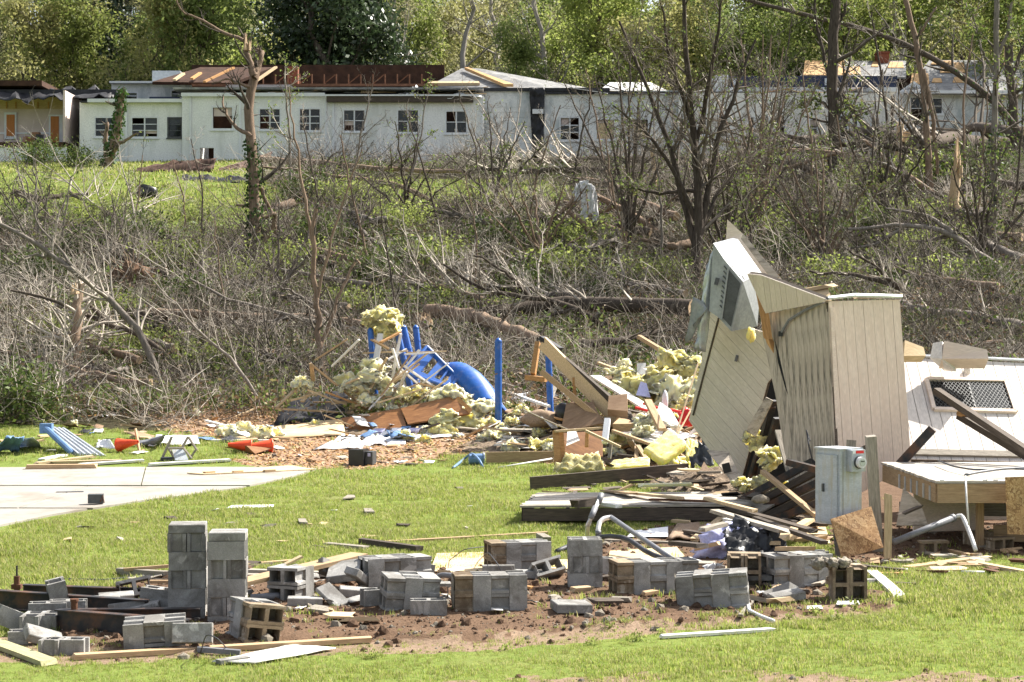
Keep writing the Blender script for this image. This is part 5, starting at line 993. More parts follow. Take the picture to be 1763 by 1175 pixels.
sheet('bent_hood', [P(1188,590,33.6), P(1200,560,33.4), P(1222,535,33.25), P(1201,512,33.4)], 'metal_hvac', 8, 10, .05, 1.4, 6, .015, parent=ac, curl=.1)
blob('insulation', P(1293,577,33.0), (.14,.12,.26), 'insulation', 'small yellow insulation tuft under the air conditioner', 'insulation', seed=31)
blob('insulation', P(1209,570,33.9), (.12,.12,.6), 'insulation', 'yellow insulation strip hanging from the bent hood', 'insulation', seed=32, rot=rxyz(0,8,0), sub_=4)
# roof pieces standing up behind
vs, fs = slabv([P(1252,378,34.6), P(1250,412,34.6), P(1318,480,34.3), P(1352,488,34.2), P(1278,402,34.6)], .12); o = setp(obj('parapet_piece', vs, fs, 'siding_tan'), 'tan roof panel pointing up behind the air conditioner', 'panel')
vs, fs = slabv([P(1276,412,34.2), P(1280,404,34.2), P(1342,478,33.9), P(1330,484,33.9)], .06); obj('edge_strip', vs, fs, 'siding_weathered', o)
for p, m, l in (((1303,478,1322,582),'wood_orange','orange split stud between the air conditioner and the pointed offcut'),((1316,560,1330,600),'wood_orange','short orange splinter below the pointed offcut'),((1376,503,1430,492),'wood_pale','pale board end showing over the top of the weathered wall'),((1478,512,1552,509),'wood_pale','thin pale board along the top of the upright wall')):
    board('torn_board', P(p[0],p[1],31.6), P(p[2],p[3],31.5), .14, .06, m, l, rough=.8)
panel('plywood_box', [P(1375,516,31.4), P(1432,518,31.2), P(1424,490,31.6), P(1380,497,31.6)], .4, 'plywood', 'pale plywood box end behind the top of the weathered wall', 'panel')
# bright wall lying back at the right
pR = Plane(P(1545,792,30.9), P(1850,800,31.4), P(1810,628,33.6)); Rp = pR.at
tR, nR = wall('trailer_siding_section', 'sunlit white plank wall leaning back behind the deck, with a meshed vent window', [Rp(1500,613), Rp(1900,632), Rp(1950,800), Rp(1545,790)], Rp(1622,790)-Rp(1580,616), .205, .011, 'siding_white', jit=.001)
mb = MB(); mb.tube([Rp(1556,615)+V((0,0,.03)), Rp(1660,620)+V((0,-.03,.05)), Rp(1900,630)+V((0,0,.03))], .03, 6); mb.build('edge_flashing', 'metal_galv', tR)
mb = MB(); mb.bar(Rp(1565,781)+nR*.03, Rp(1800,786)+nR*.03, .14, .04, nR); mb.build('bottom_plate', 'wood_grey', tR)
wq = [Rp(1594,655), Rp(1730,658), Rp(1748,711), Rp(1607,707)]; wn = MB()
for i in range(4): wn.bar(wq[i]+nR*.03, wq[(i+1) % 4]+nR*.03, .07, .06, nR)
wf = wn.build('vent_window', 'siding_tan', tR); sub('opening_shade', [v+nR*.004 for v in wq], [(0,1,2,3),(3,2,1,0)], 'gap_shade_black', wf)  # black sheet stands in for the dark behind the mesh
mb = MB(); mb.bar(lerp4(wq, .52, .02)+nR*.02, lerp4(wq, .52, .98)+nR*.02, .03, .02, nR); mb.build('mullion', 'metal_dark', wf)
sub('pane', [lerp4(wq, *u)+nR*.012 for u in ((.53,.05),(.98,.05),(.98,.95),(.53,.95))], [(0,1,2,3)], 'window_glass', wf)
mb = MB()
for k in range(-8, 22):
    for sgn in (1, -1):
        p2 = []
        for t in (0, 1):
            u = k/20+(.36*t if sgn > 0 else .36*(1-t)); p2.append((u, t))
        (u0, v0), (u1, v1) = p2
        if u0 > u1: u0, v0, u1, v1 = u1, v1, u0, v0
        if u1 <= .02 or u0 >= .98: continue
        if u0 < .02: f_ = (.02-u0)/(u1-u0); v0 += (v1-v0)*f_; u0 = .02
        if u1 > .98: f_ = (.98-u0)/(u1-u0); v1 = v0+(v1-v0)*f_; u1 = .98
        mb.bar(lerp4(wq, u0, v0)+nR*(.03+.004*(sgn > 0)), lerp4(wq, u1, v1)+nR*(.03+.004*(sgn > 0)), .008, .006, nR)
mb.build('security_mesh', 'metal_dark', wf)
blob('wall_vent', Rp(1665,641)+nR*.03, (.14,.1,.16), 'gypsum', seed=3, sub_=2, parent=tR)
for p, w, l in (((1538,812,30.2,1606,738,30.0),.18,'black square post end leaning against the white fallen wall'),((1612,673,30.9,1790,792,28.6),.13,'long dark beam slanting across the vent window down to the deck'),((1652,716,30.5,1800,805,28.8),.13,'second dark beam slanting below the vent window')):
    board('steel_girder', P(*p[:3]), P(*p[3:]), w, w*.8, 'steel_black' if w > .15 else 'wood_dark', l, 'girder')
blob('insulation', P(1660,712,30.4), (.22,.15,.12), 'wood_orange', 'small orange torn scrap caught on the dark beam end', 'debris', seed=12, sub_=2)
o = panel('case', [P(1601,617,32.6), P(1622,618,32.4), P(1622,588,32.6), P(1606,591,32.7)], .5, 'gypsum', 'beige plastic case tipped on top of the white fallen wall', 'case')
vs, fs = slabv([P(1622,618,32.4), P(1702,618,32.3), P(1699,602,32.4), P(1626,587,32.5)], .45); obj('lid', vs, fs, 'siding_tan', o)
panel('plywood_offcut', [P(1556,613,32.0), P(1594,613,32.1), P(1590,598,32.2), P(1558,586,32.2)], .2, 'plywood', 'orange plywood offcut between the upright wall and the white fallen wall', 'panel')

# ---------------------------------------------------------------- deck at the right
dz, y0, y1, x0, x1 = 1.03, 26.3, 30.1, 6.02, 9.6
dk = thing('timber_deck', 'grey timber entrance deck with joist hangers at the right edge', 'deck', (x0, y0, 0))
n = 26
for i in range(n):
    ya = y0-.03+(y1-y0)*i/n; o = board('deck_board', (x0-.04+R.uniform(-.02,.02), ya+.07, dz-.02), (x1, ya+.07, dz-.02), (y1-y0)/n-.008, .036, 'wood_deck', parent=dk)
for z, nm in ((dz-.18, 'rim_joist'),):
    board(nm, (x0, y0, z), (x1, y0, z), .045, .27, 'wood_tan', parent=dk); board(nm, (x0, y0+.03, z), (x0, y1, z), .045, .27, 'wood_tan', parent=dk)
for i in range(9):
    x = x0+.4+i*.4; board('joist', (x, y0+.03, z), (x, y1, z), .04, .24, 'wood_tan', parent=dk)
for i in range(6):
    yy = y0+.35+i*.42; mb = MB(); mb.ext((x0-.036, yy-.045, dz-.31), (x0-.0235, yy+.045, dz-.10)); mb.build('joist_hanger', 'metal_galv', dk)
for x, y in ((x0+.75, y0+.6), (x0+.7, y1-.6), (x1-.3, y0+.3), (x1-.3, y1-.6)): board('deck_post', (x, y, 0), (x, y, dz-.31), .1, .1, 'wood_tan', parent=dk)
for px in (1622, 1696, 1714): mb = MB(); mb.box(P(px, 827, y0-.06), (.06,.02,.02)); mb.build('tag', 'paper_white', dk)
board('heavy_timber', (x0+.1, y1-.8, .35), (x1, y1-.9, .33), .2, .2, 'wood_grey', 'grey round-edged beam lying in the shade under the deck', 'timber')
board('heavy_timber', (x0+1.1, y0+1.2, .16), (x1, y0+.6, .2), .1, .24, 'wood_tan', 'tan plank lying on edge in the shade under the deck', 'board')
panel('siding_offcut', [(6.05,28.0,.12), (7.2,28.3,.12), (7.1,28.5,.75), (6.1,28.2,.8)], .03, 'siding_tan', 'tan siding offcut standing under the deck edge behind the split post', 'panel')
panel('siding_offcut', [P(1543,905,26.9), P(1598,905,26.8), P(1585,868,27.0), P(1555,840,27.1)], .02, 'siding_weathered', 'curved grey siding scrap standing under the deck corner', 'panel')
board('dark_scrap', P(1550,887,26.6), P(1585,872,26.7), .1, .03, 'wood_dark', 'charred dark stick poking out under the deck corner', 'board', rough=.8)
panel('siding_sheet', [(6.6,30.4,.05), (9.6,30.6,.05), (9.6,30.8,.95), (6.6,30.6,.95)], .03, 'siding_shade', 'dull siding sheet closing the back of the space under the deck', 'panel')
# strandboard, posts, meter cabinet
def std(c, thick, m, label, nm, ct='panel'): return panel(nm, c, thick, m, label, ct)
std([P(1430,894,25.4), P(1450,962,25.3), P(1521,943,25.5), P(1500,872,25.7)], .014, 'strandboard', 'square strandboard sheet leaning against the foot of the meter cabinet', 'strandboard_sheet')
std([P(1731,822,25.9), P(1735,920,25.8), P(1790,922,25.9), P(1790,820,26.0)], .014, 'strandboard', 'strandboard sheet standing against the deck at the right edge', 'strandboard_sheet')
board('split_post', P(1528,957,25.2), P(1529,856,25.3), .1, .05, 'wood_pale', 'pale split post standing upright right of the square strandboard', 'post', rough=.7)
board('rough_post', GH(1512,950)+V((0,0,-.1)), P(1499,751,26.3), .14, .14, 'wood_grey', 'weathered grey post with a knot beside the meter cabinet', 'post', up=V((0,1,0)))
board('rough_post', GH(1466,955)+V((0,.6,-.1)), P(1466,758,26.9), .12, .12, 'wood_grey', 'weathered grey post end showing over the meter cabinet', 'post', up=V((0,1,0)))
board('cross_arm', P(1470,782,26.7), P(1500,768,26.4), .06, .08, 'wood_dark', 'short dark arm joining the two weathered posts', 'board')
cabz0, cabz1 = P(0,905,25.6).z, P(0,776,25.6).z; cc = P(1447,905,25.6); r = rotz(31); hw, hd = .195, .26
mc = thing('meter_cabinet', 'pale grey electrical cabinet with a round glass meter, on weathered posts', 'meter cabinet', (cc.x+.03, cc.y+.3, cabz0))
ctr = V((cc.x+.03, cc.y+.33, 0))
def cbox(nm, m, c, s, par=mc): mb = MB(); mb.box(r @ V(c)+V((ctr.x, ctr.y, 0)), s, r); return mb.build(nm, m, par)
cbox('cabinet', 'metal_cabinet', (0,0,(cabz0+cabz1)/2), (2*hw,2*hd,cabz1-cabz0))
cbox('cap', 'metal_cabinet', (0,0,cabz1+.012), (2*hw+.03,2*hd+.03,.024))
cbox('door', 'metal_cabinet', (-hw-.012,.01,(cabz0+cabz1)/2-.02), (.02,2*hd-.07,cabz1-cabz0-.1)); cbox('door_latch', 'metal_dark', (-hw-.03,.06,cabz0+.5), (.03,.035,.11))
cbox('seam', 'metal_dark', (-hw+.05,-hd-.002,(cabz0+cabz1)/2), (.004,.003,cabz1-cabz0-.05))
mx = hw*.25; mzz = P(0,795,25.5).z; ms = cbox('meter_socket', 'metal_cabinet', (mx,-hd-.055,mzz), (.25,.1,.3))
def disc(nm, m, c, rad, depth, par):
    mb = MB(); a = r @ V(c)+V((ctr.x, ctr.y, 0)); b = r @ (V(c)+V((0,-depth,0)))+V((ctr.x, ctr.y, 0)); mb.tube([a, b], rad, 20); return mb.build(nm, m, par)
ORG[ms.name] = ORG[mc.name]
disc('meter_ring', 'metal_dark', (mx,-hd-.106,mzz-.02), .088, .025, ms); disc('meter_dial', 'paper_white', (mx,-hd-.132,mzz-.02), .078, .05, ms); disc('dial_face', 'metal_galv', (mx,-hd-.183,mzz-.02), .05, .006, ms)
cbox('red_label', 'plastic_red', (mx+.02,-hd-.107,mzz+.12), (.14,.004,.036), ms); cbox('white_label', 'paper_white', (mx-.085,-hd-.107,mzz+.12), (.05,.004,.036), ms)
mb = MB(); 
for i in range(5): mb.box(r @ V((mx-.03+i*.014, -hd-.19, mzz-.005))+V((ctr.x, ctr.y, 0)), (.008,.003,.016), r)
mb.build('register', 'plastic_black', ms)
board('conduit_leg', P(1440,905,25.9), P(1446,972,25.9), .1, .05, 'pipe_grey', 'grey conduit leg running down below the meter cabinet', 'post')
mb = MB(); mb.tube([P(1395,760,26.6), P(1388,740,26.7), P(1392,765,26.6), P(1398,790,26.7)], .012, 5); setp(mb.build('bent_wire', 'rubber_hose'), 'thin bent wire standing left of the meter cabinet', 'wire')
def pipe(label, pts, rad, m, nm='pipe', ct='pipe', elbows=()):
    t = thing(nm, label, ct, min((V(p) for p in pts), key=lambda q: q.z)); mb = MB()
    q = resamp(pts, 16) if len(pts) > 3 else [list(p) for p in pts]; mb.tube([V(p) for p in q], rad, 10); mb.build('tube', m, t, True)
    for e in elbows: a, b = V(e[0]), V(e[1]); mb = MB(); mb.tube([a, b], rad*1.25, 10); mb.build('coupling', 'pipe_grey', t, True)
    return t
pipe('grey conduit slanting up from the ground under the deck', [P(1538,934,25.7), P(1644,891,26.0)], .045, 'pipe_grey', elbows=((P(1636,894,26), P(1644,891,26)),))
pipe('bent white conduit with a torn sleeve, dropping from the grey conduit', [P(1644,891,26.0), P(1655,886,26.0), P(1662,900,25.9), P(1672,925,25.7), P(1680,948,25.5)], .03, 'pipe_white')
pipe('thin white cable guard hanging from the deck edge', [P(1662,820,26.1), P(1664,860,25.9), P(1668,905,25.8)], .014, 'pipe_white')
pipe('thin black cable draped over the deck boards', [P(1615,793,29.2), P(1640,803,28), P(1680,810,27), P(1730,808,26.8), P(1763,806,26.8), P(1790,812,26.8)], .014, 'rubber_hose', 'cable', 'cable')
pipe('pale cable lying along the front of the deck top', [P(1662,818,26.2), P(1680,814,26.4), P(1720,808,26.7), P(1790,804,27)], .02, 'pipe_grey', 'cable', 'cable')

for i, (a, l) in enumerate((((1258,872,31.2,1400,795,30.2),'uppermost'),((1282,878,30.8,1412,809,29.8),'second'),((1298,884,30.4,1416,828,29.5),'third'),((1314,891,30.0,1418,846,29.2),'fourth'),((1328,897,29.7,1420,863,28.9),'lowest'))):
    board('dark_post', P(*a[:3]), P(*a[3:]), .15, .11, 'wood_dark' if i % 2 else 'steel_black', l+' of five dark posts slanting up to the meter cabinet', 'post', rough=.15)
board('brown_bar', P(1313,812,30.3), P(1406,888,28.7), .09, .06, 'wood_tan', 'brown bar crossing over the five dark slanting posts', 'board'); board('dark_post', P(1356,796,29.6), P(1418,812,29.2), .13, .1, 'steel_black', 'black hollow rail end lying on top of the five dark posts', 'post')
# ---------------------------------------------------------------- concrete blocks and piers
def cells(xc, yc, hole, hz, notch=.03):
    nx, ny = len(xc)-1, len(yc)-1; vs, idx = [], {}
    def vid(i, j, k):
        if (i, j, k) not in idx:
            x, y = xc[i], yc[j]
            if i in (0, nx) and notch and abs(y) < .055: x -= math.copysign(notch, x)
            idx[(i, j, k)] = len(vs); vs.append((x, y, hz[k]))
        return idx[(i, j, k)]
    sol = lambda i, j: 0 <= i < nx and 0 <= j < ny and (i, j) not in hole; fs = []
    for i in range(nx):
        for j in range(ny):
            if not sol(i, j): continue
            fs += [(vid(i,j,1), vid(i+1,j,1), vid(i+1,j+1,1), vid(i,j+1,1)), (vid(i,j,0), vid(i,j+1,0), vid(i+1,j+1,0), vid(i+1,j,0))]
            if not sol(i, j-1): fs.append((vid(i,j,0), vid(i+1,j,0), vid(i+1,j,1), vid(i,j,1)))
            if not sol(i, j+1): fs.append((vid(i+1,j+1,0), vid(i,j+1,0), vid(i,j+1,1), vid(i+1,j+1,1)))
            if not sol(i-1, j): fs.append((vid(i,j+1,0), vid(i,j,0), vid(i,j,1), vid(i,j+1,1)))
            if not sol(i+1, j): fs.append((vid(i+1,j,0), vid(i+1,j+1,0), vid(i+1,j+1,1), vid(i+1,j,1)))
    return vs, fs
xc = [-.199,-.165,-.022,.022,.165,.199]; yc = [-.0992,-.066,-.05,.05,.066,.0992]
hol = {(i, j) for i in (1, 3) for j in (1, 2, 3)}
def bmesh_(name, m, noise_=0, **k):
    vs, fs = cells(xc, yc, hol, (-.0985, .0985), **k); return mesh(name, vs, fs, m)
BLK = [bmesh_('block', 'concrete_block'), bmesh_('block', 'concrete_block_tan')]
half = mesh('block', *cells([-.1,-.068,.068,.1], yc, {(1, 1), (1, 2), (1, 3)}, (-.0985, .0985)), 'concrete_block')
def bev(sx, sy, sz, m, b=.008, grooves=False):
    vs = []; x, y, z = sx/2, sy/2, sz/2
    for zz, s in ((-z, b), (-z+b, 0), (z-b, 0), (z, b)):
        for px, py in ((-1,-1),(1,-1),(1,1),(-1,1)): vs.append((px*(x-s), py*(y-s), zz))
    fs = [(3,2,1,0),(12,13,14,15)]
    for i in range(3):
        for k in range(4): q = (k+1) % 4; fs.append((i*4+k, i*4+q, i*4+4+q, i*4+4+k))
    return mesh('cap_block', vs, fs, m)
CAP = bev(.394,.194,.095,'concrete_block'); SOL = bev(.39,.19,.06,'concrete_block'); SLB = bev(.394,.40,.10,'concrete_block')
def lump_mesh(seed, m, s):
    import bmesh
    bm = bmesh.new(); bmesh.ops.create_icosphere(bm, subdivisions=2, radius=1); vs = []
    for v in bm.verts: k = 1+.5*mn.noise(v.co*2+V((seed*3, 1, 7))); vs.append((v.co.x*k*s[0], v.co.y*k*s[1], v.co.z*k*s[2]))
    fs = [[q.index for q in f.verts] for f in bm.faces]; bm.free(); return mesh('mortar', vs, fs, m)
MBED = mesh('mortar_bed', boxv((0,0,0), (.37,.37,.012)), BOXF, 'mortar')
MORT = [lump_mesh(i, 'mortar', (.19,.05,.012)) for i in range(3)]
def pier(label, loc, rot, n, first=0, cap=0, tan=False, grp=None, mort=False):
    """courses stacked along local z, two blocks each, alternate courses turned"""
    t = thing('block_pier', label, 'block pier', loc, grp, rot)
    for c in range(n):
        for s in (-1, 1):
            rz = ((c+first) % 2)*math.pi/2+R.uniform(-.012, .012)+(math.pi if R.random() < .5 else 0); off = Matrix.Rotation(((c+first) % 2)*math.pi/2, 3, 'Z') @ V((R.uniform(-.004,.004), s*.1005, 0))
            link('block', BLK[1 if tan and c in tan else 0], t, Matrix.Translation(off+V((R.uniform(-.006,.006), R.uniform(-.006,.006),.1+c*.2))) @ Matrix.Rotation(rz, 4, 'Z'))
    z = n*.2
    for k in range(cap):
        for s in (-1, 1):
            if k: link('cap_block', SOL, t, Matrix.Translation((0, s*.1005, z+.03)))
            else: link('cap_block', CAP, t, Matrix.Translation((0, s*.1005, z+.048)))
        z += .098
    if n > 1:
        link('mortar_bed', MBED, t, Matrix.Translation((0,0,.2*(n//2))))
        if n > 2: link('mortar_bed', MBED, t, Matrix.Translation((0,0,.2)))
    if mort:
        for k in range(3): link('mortar', MORT[k], t, Matrix.Translation((R.uniform(-.05,.05), -.1+.1*k, -.006)) )
    return t
def standing(label, px, py, n, first, cap, yaw, lean=(0, 0), sink=.01, **k):
    g = GH(px, py); return pier(label, g+V((0,.2,-sink)), rotz(yaw) @ rxyz(lean[0], lean[1], 0), n, first, cap, **k)
def lying(label, px, py, yaw, n, first=0, cap=0, roll=0, pitch=0, sink=0, mid=True, **k):
    """px,py: foot of the near long edge, middle of the pier (mid) or its base end; the axis runs along yaw (degrees from +x)"""
    g = GH(px, py); a = math.radians(yaw); ax = V((math.cos(a), math.sin(a), 0)); L = n*.2+cap*.098
    side = V((-ax.y, ax.x, 0)); side = side if side.y > 0 else -side
    c = g+side*.2+V((0, 0, .2-sink))-(ax*L/2 if mid else V())
    rot = rotz(yaw) @ Matrix.Rotation(math.radians(90-pitch), 3, 'Y') @ rotz(roll)      # local z -> axis
    if pitch: c.z += -math.sin(math.radians(pitch))*L/2 if mid else 0
    return pier(label, c, rot, n, first, cap, **k)
standing('tallest standing concrete block pier, left of its twin', 318, 1064, 5, 1, 1, 6, sink=.09)
standing('standing concrete block pier right of the tallest pier', 388, 1068, 5, 0, 1, 4, sink=.16)
standing('short standing block pier in the middle with a white pipe behind it', 1008, 1015, 3, 0, 0, 3)
lying('toppled pier in front of the two standing piers, with a loose slab leaning on it', 266, 1123, 8, 3, 0, 0, 3, 3, .1, )
lying('toppled pier just right of the standing twins, its four holes facing right', 425, 1108, 118, 3, 1, 0, 8, 0, .03, mid=False, tan=(0,))
lying('toppled pier with four clean holes facing the camera, left of the grey slabs', 512, 1036, 68, 2, 1, 0, 0, 0, .03, mid=False)
lying('long toppled pier behind the others at left centre, pale top, holes at its left end', 690, 1016, 24, 4, 0, 0, 0, 0, .02)
lying('toppled pier with grooved left side and holes at its right end', 712, 1052, 196, 3, 1, 0, -4, 4, .03)
lying('toppled pier square to the camera in the centre, left end caked with mud', 846, 1051, 7, 4, 1, 0, 0, 0, .02, tan=(0,), mort=True)
lying('long toppled pier behind the centre, left of the short standing pier', 898, 985, 16, 4, 1, 0, 0, 0, .02, tan=(0,))
lying('long toppled pier right of the short standing pier, brown holed left end', 1134, 1023, 14, 5, 1, 0, 0, 0, .02, tan=(0,))
lying('dark grey toppled pier nearest at right of centre, mud on its left end', 1226, 1047, -9, 4, 0, 0, 2, 5, .02, mort=True)
lying('brown pier end with four holes facing the camera, beside the white crumpled bag', 1310, 1011, 84, 2, 0, 0, 0, 0, .02, mid=False, tan=(0, 1))
lying('grey toppled pier with peeled grooves, between two brown pier ends', 1385, 1010, 22, 4, 1, 0, 0, 0, .02)
lying('brown pier end capped with rough mortar, rightmost of the front row', 1434, 1034, 92, 2, 0, 0, 0, 0, .02, mid=False, tan=(0, 1), mort=False)
for i in range(3): blob('mortar_lump', GH(1434,1034)+V((-.14+i*.14,.12,.41)), (.16,.2,.12), 'mortar', 'rough mortar lump on top of the rightmost brown pier end', 'mortar', seed=i, sub_=3, amp=.6, freq=2.2, group='mortar lumps on the pier end')
def loose(label, px, py, rot, me=None, h=.097, grp=None, nm='concrete_block', dz=0):
    g = GH(px, py); o = link(nm, me or BLK[0], None, Matrix.Translation(g+V((0,.12,h+dz))) @ rxyz(*rot).to_4x4()); return setp(o, label, 'block', grp)
U = (0, 0, 0)
loose('front left block of an upright pair at the left edge, holes on top', 52, 1093, (0,0,92), h=.1); loose('right block of the upright pair at the left edge, holes on top', 84, 1092, (0,0,88), h=.1)
loose('left half of a low block pair near the front board, holes on top', 83, 1130, (0,0,86), half, h=.05); loose('right block of a low pair near the front board, holes on top', 110, 1129, (0,0,-4), h=.05)
loose('small half-sunk block at the left edge, holes on top', 27, 1111, (0,0,10), half, h=.03)
loose('block lying flat with its long side out, under the tilted half block', 78, 1072, (0,0,10), h=.10)
loose('second flat block beside the black beam at left', 112, 1068, (0,0,8), h=.10)
loose('tilted half block perched on flat blocks at left', 93, 1060, (8,-12,20), half, h=.27)
loose('pale flat cap lying left of the tilted half block', 55, 1052, (0,4,15), CAP, h=.06, nm='cap_block')
loose('block standing on edge behind the black beam, pale mortar streaks on its face', 228, 1036, (74,-10,16), h=.14)
loose('dark block lying behind the toppled front pier', 272, 1056, (0,6,-8), h=.14, dz=.02)
loose('cap tilted against the tallest pier', 312, 1056, (20,-25,20), CAP, h=.15, nm='cap_block')
loose('small dark block tipped beside the tallest pier', 328, 1058, (10,40,30), half, h=.13)
for i, (px, py, a) in enumerate(((140,1058,12),(172,1052,16),(196,1046,14),(215,1060,8),(240,1066,4))): loose('thin grey cap slab spilled between the black beams', px, py, (6*(i % 3)-4, 8-5*i, a), CAP, h=.09, grp='cap slabs between the black beams', nm='cap_block')
loose('slab leaning on the right end of the front toppled pier', 328, 1124, (72,0,4), CAP, h=.17, nm='cap_block')
loose('grey rubble block lying at the far left edge', 18, 1090, (0,25,30), h=.12); loose('sharp grey wedge of block beside the upright pair', 70, 1112, (30,20,35), CAP, h=.07, nm='cap_block')
for i, (px, py, rt, l) in enumerate(((572,1012,(60,20,40),'slab on edge tipped behind the grey slab heap'),(592,1018,(20,-8,-5),'biggest slab lying across the grey slab heap'),(600,1000,(80,5,10),'upright block with grooves behind the grey slab heap'),(618,1022,(10,30,60),'slab sliding down the right side of the grey slab heap'),(571,1042,(20,30,-40),'small slab tipped at the front of the grey slab heap'),(612,1030,(5,6,8),'flat slab under the grey slab heap'))):
    loose(l, px, py, rt, [CAP, SLB, half, CAP, SOL, CAP][i], h=[.2,.22,.14,.17,.08,.05][i], nm='cap_block')
loose('long flat slab lying in front of the pier with clean holes', 523, 1046, (0,2,6), CAP, h=.05, nm='cap_block'); loose('small block with a hollow top left of the grooved pier', 637, 1046, (0,0,20), half, h=.09)
loose('shallow hollow block with weeds in it, before the grooved pier', 737, 1060, (0,0,4), h=.06); loose('white speckled block face between two toppled piers', 760, 1036, (90,0,5), half, h=.1)
loose('grey block behind the centre pier', 730, 1000, (0,8,20), half, h=.1); loose('purplish block standing on edge before the long pier', 858, 1003, (90,0,4), CAP, h=.1, nm='cap_block')
loose('broken block tilted up with two holes showing, left of the short standing pier', 942, 999, (55,-12,24), h=.12); loose('grey slab piece under the tilted two-hole block', 914, 998, (0,4,20), CAP, h=.05, nm='cap_block')
loose('square slab lying alone on the bare soil in the centre', 984, 1056, (0,2,10), SLB, h=.05, dz=.005, nm='cap_block')
loose('left of two thin slabs lying before the brown pier end', 1346, 1034, (12,-16,24), CAP, h=.07, nm='cap_block'); loose('right of two thin slabs lying before the brown pier end', 1357, 1037, (8,-8,18), CAP, h=.05, nm='cap_block')
loose('lone tan block with two holes facing front, lying before the deck', 1610, 957, (90,0,8), BLK[1], h=.1); loose('tan block with two holes half buried at the right edge', 1725, 948, (90,0,24), BLK[1], h=.08)
loose('grey block with its flat side up, left of the half-buried tan block', 1688, 940, (0,0,18), BLK[1], h=.1); loose('grey block between the short pier and the long right pier', 1058, 990, (0,5,8), h=.1); loose('grey block lying behind the brown pier end', 1290, 985, (0,0,10), h=.1)
loose('pale flat block behind the peeled pier', 1400, 985, (0,0,8), h=.16); loose('pale block end right of the peeled pier', 1425, 1000, (0,0,20), CAP, h=.1, nm='cap_block')
# black steel beams among the blocks
def ibeam(label, a, b, hgt=.2, fl=.11):
    a, b = V(a), V(b); t = thing('steel_girder', label, 'girder', a); mb = MB(); u = V((0,0,hgt/2))
    mb.bar(a, b, .012, hgt-.02); mb.build('web', 'steel_black', t)
    for s in (1, -1): mb = MB(); mb.bar(a+u*s, b+u*s, fl, .014); mb.build('flange', 'steel_black', t)
    return t
ibeam('black steel beam at the left edge, sloping down right under the tilted half block', P(-40,1030,20.4), P(255,1050,20.3)); ibeam('black steel beam behind, running right at the left edge', P(40,1022,21.6), P(262,1030,21.4))
ibeam('rusty-ended black beam in front, pointing at the toppled front pier', P(99,1070,19.3), P(325,1088,18.75), .24); ibeam('black beam crossing behind the rusty-ended one', P(96,1058,19.8), P(345,1056,19.6), .1)
t = thing('rusty_pipe_stub', 'short rusty pipe stub standing on the front black beam', 'pipe', P(128,1053,19.3)); mb = MB(); mb.tube([ORG[t.name], ORG[t.name]+V((0,0,.11))], .035, 10); mb.build('stub', 'rust', t)
mb = MB(); mb.tube([ORG[t.name]+V((0,0,.105)), ORG[t.name]+V((0,0,.13))], .045, 10); mb.build('collar', 'rust', t)
t = thing('screw_anchor', 'rusty screw anchor with a dark bolt standing behind the black beams', 'anchor', GH(29,1040)); g = ORG[t.name]; mb = MB(); mb.tube([g, g+V((0,0,.32))], .035, 8); mb.build('shaft', 'rust', t)
mb = MB(); mb.tube([g+V((0,0,.32)), g+V((0,0,.44))], .012, 6); mb.build('bolt', 'steel_black', t)
mb = MB(); mb.box(g+V((0,0,.2)), (.11,.09,.05)); mb.build('clamp', 'rust', t)
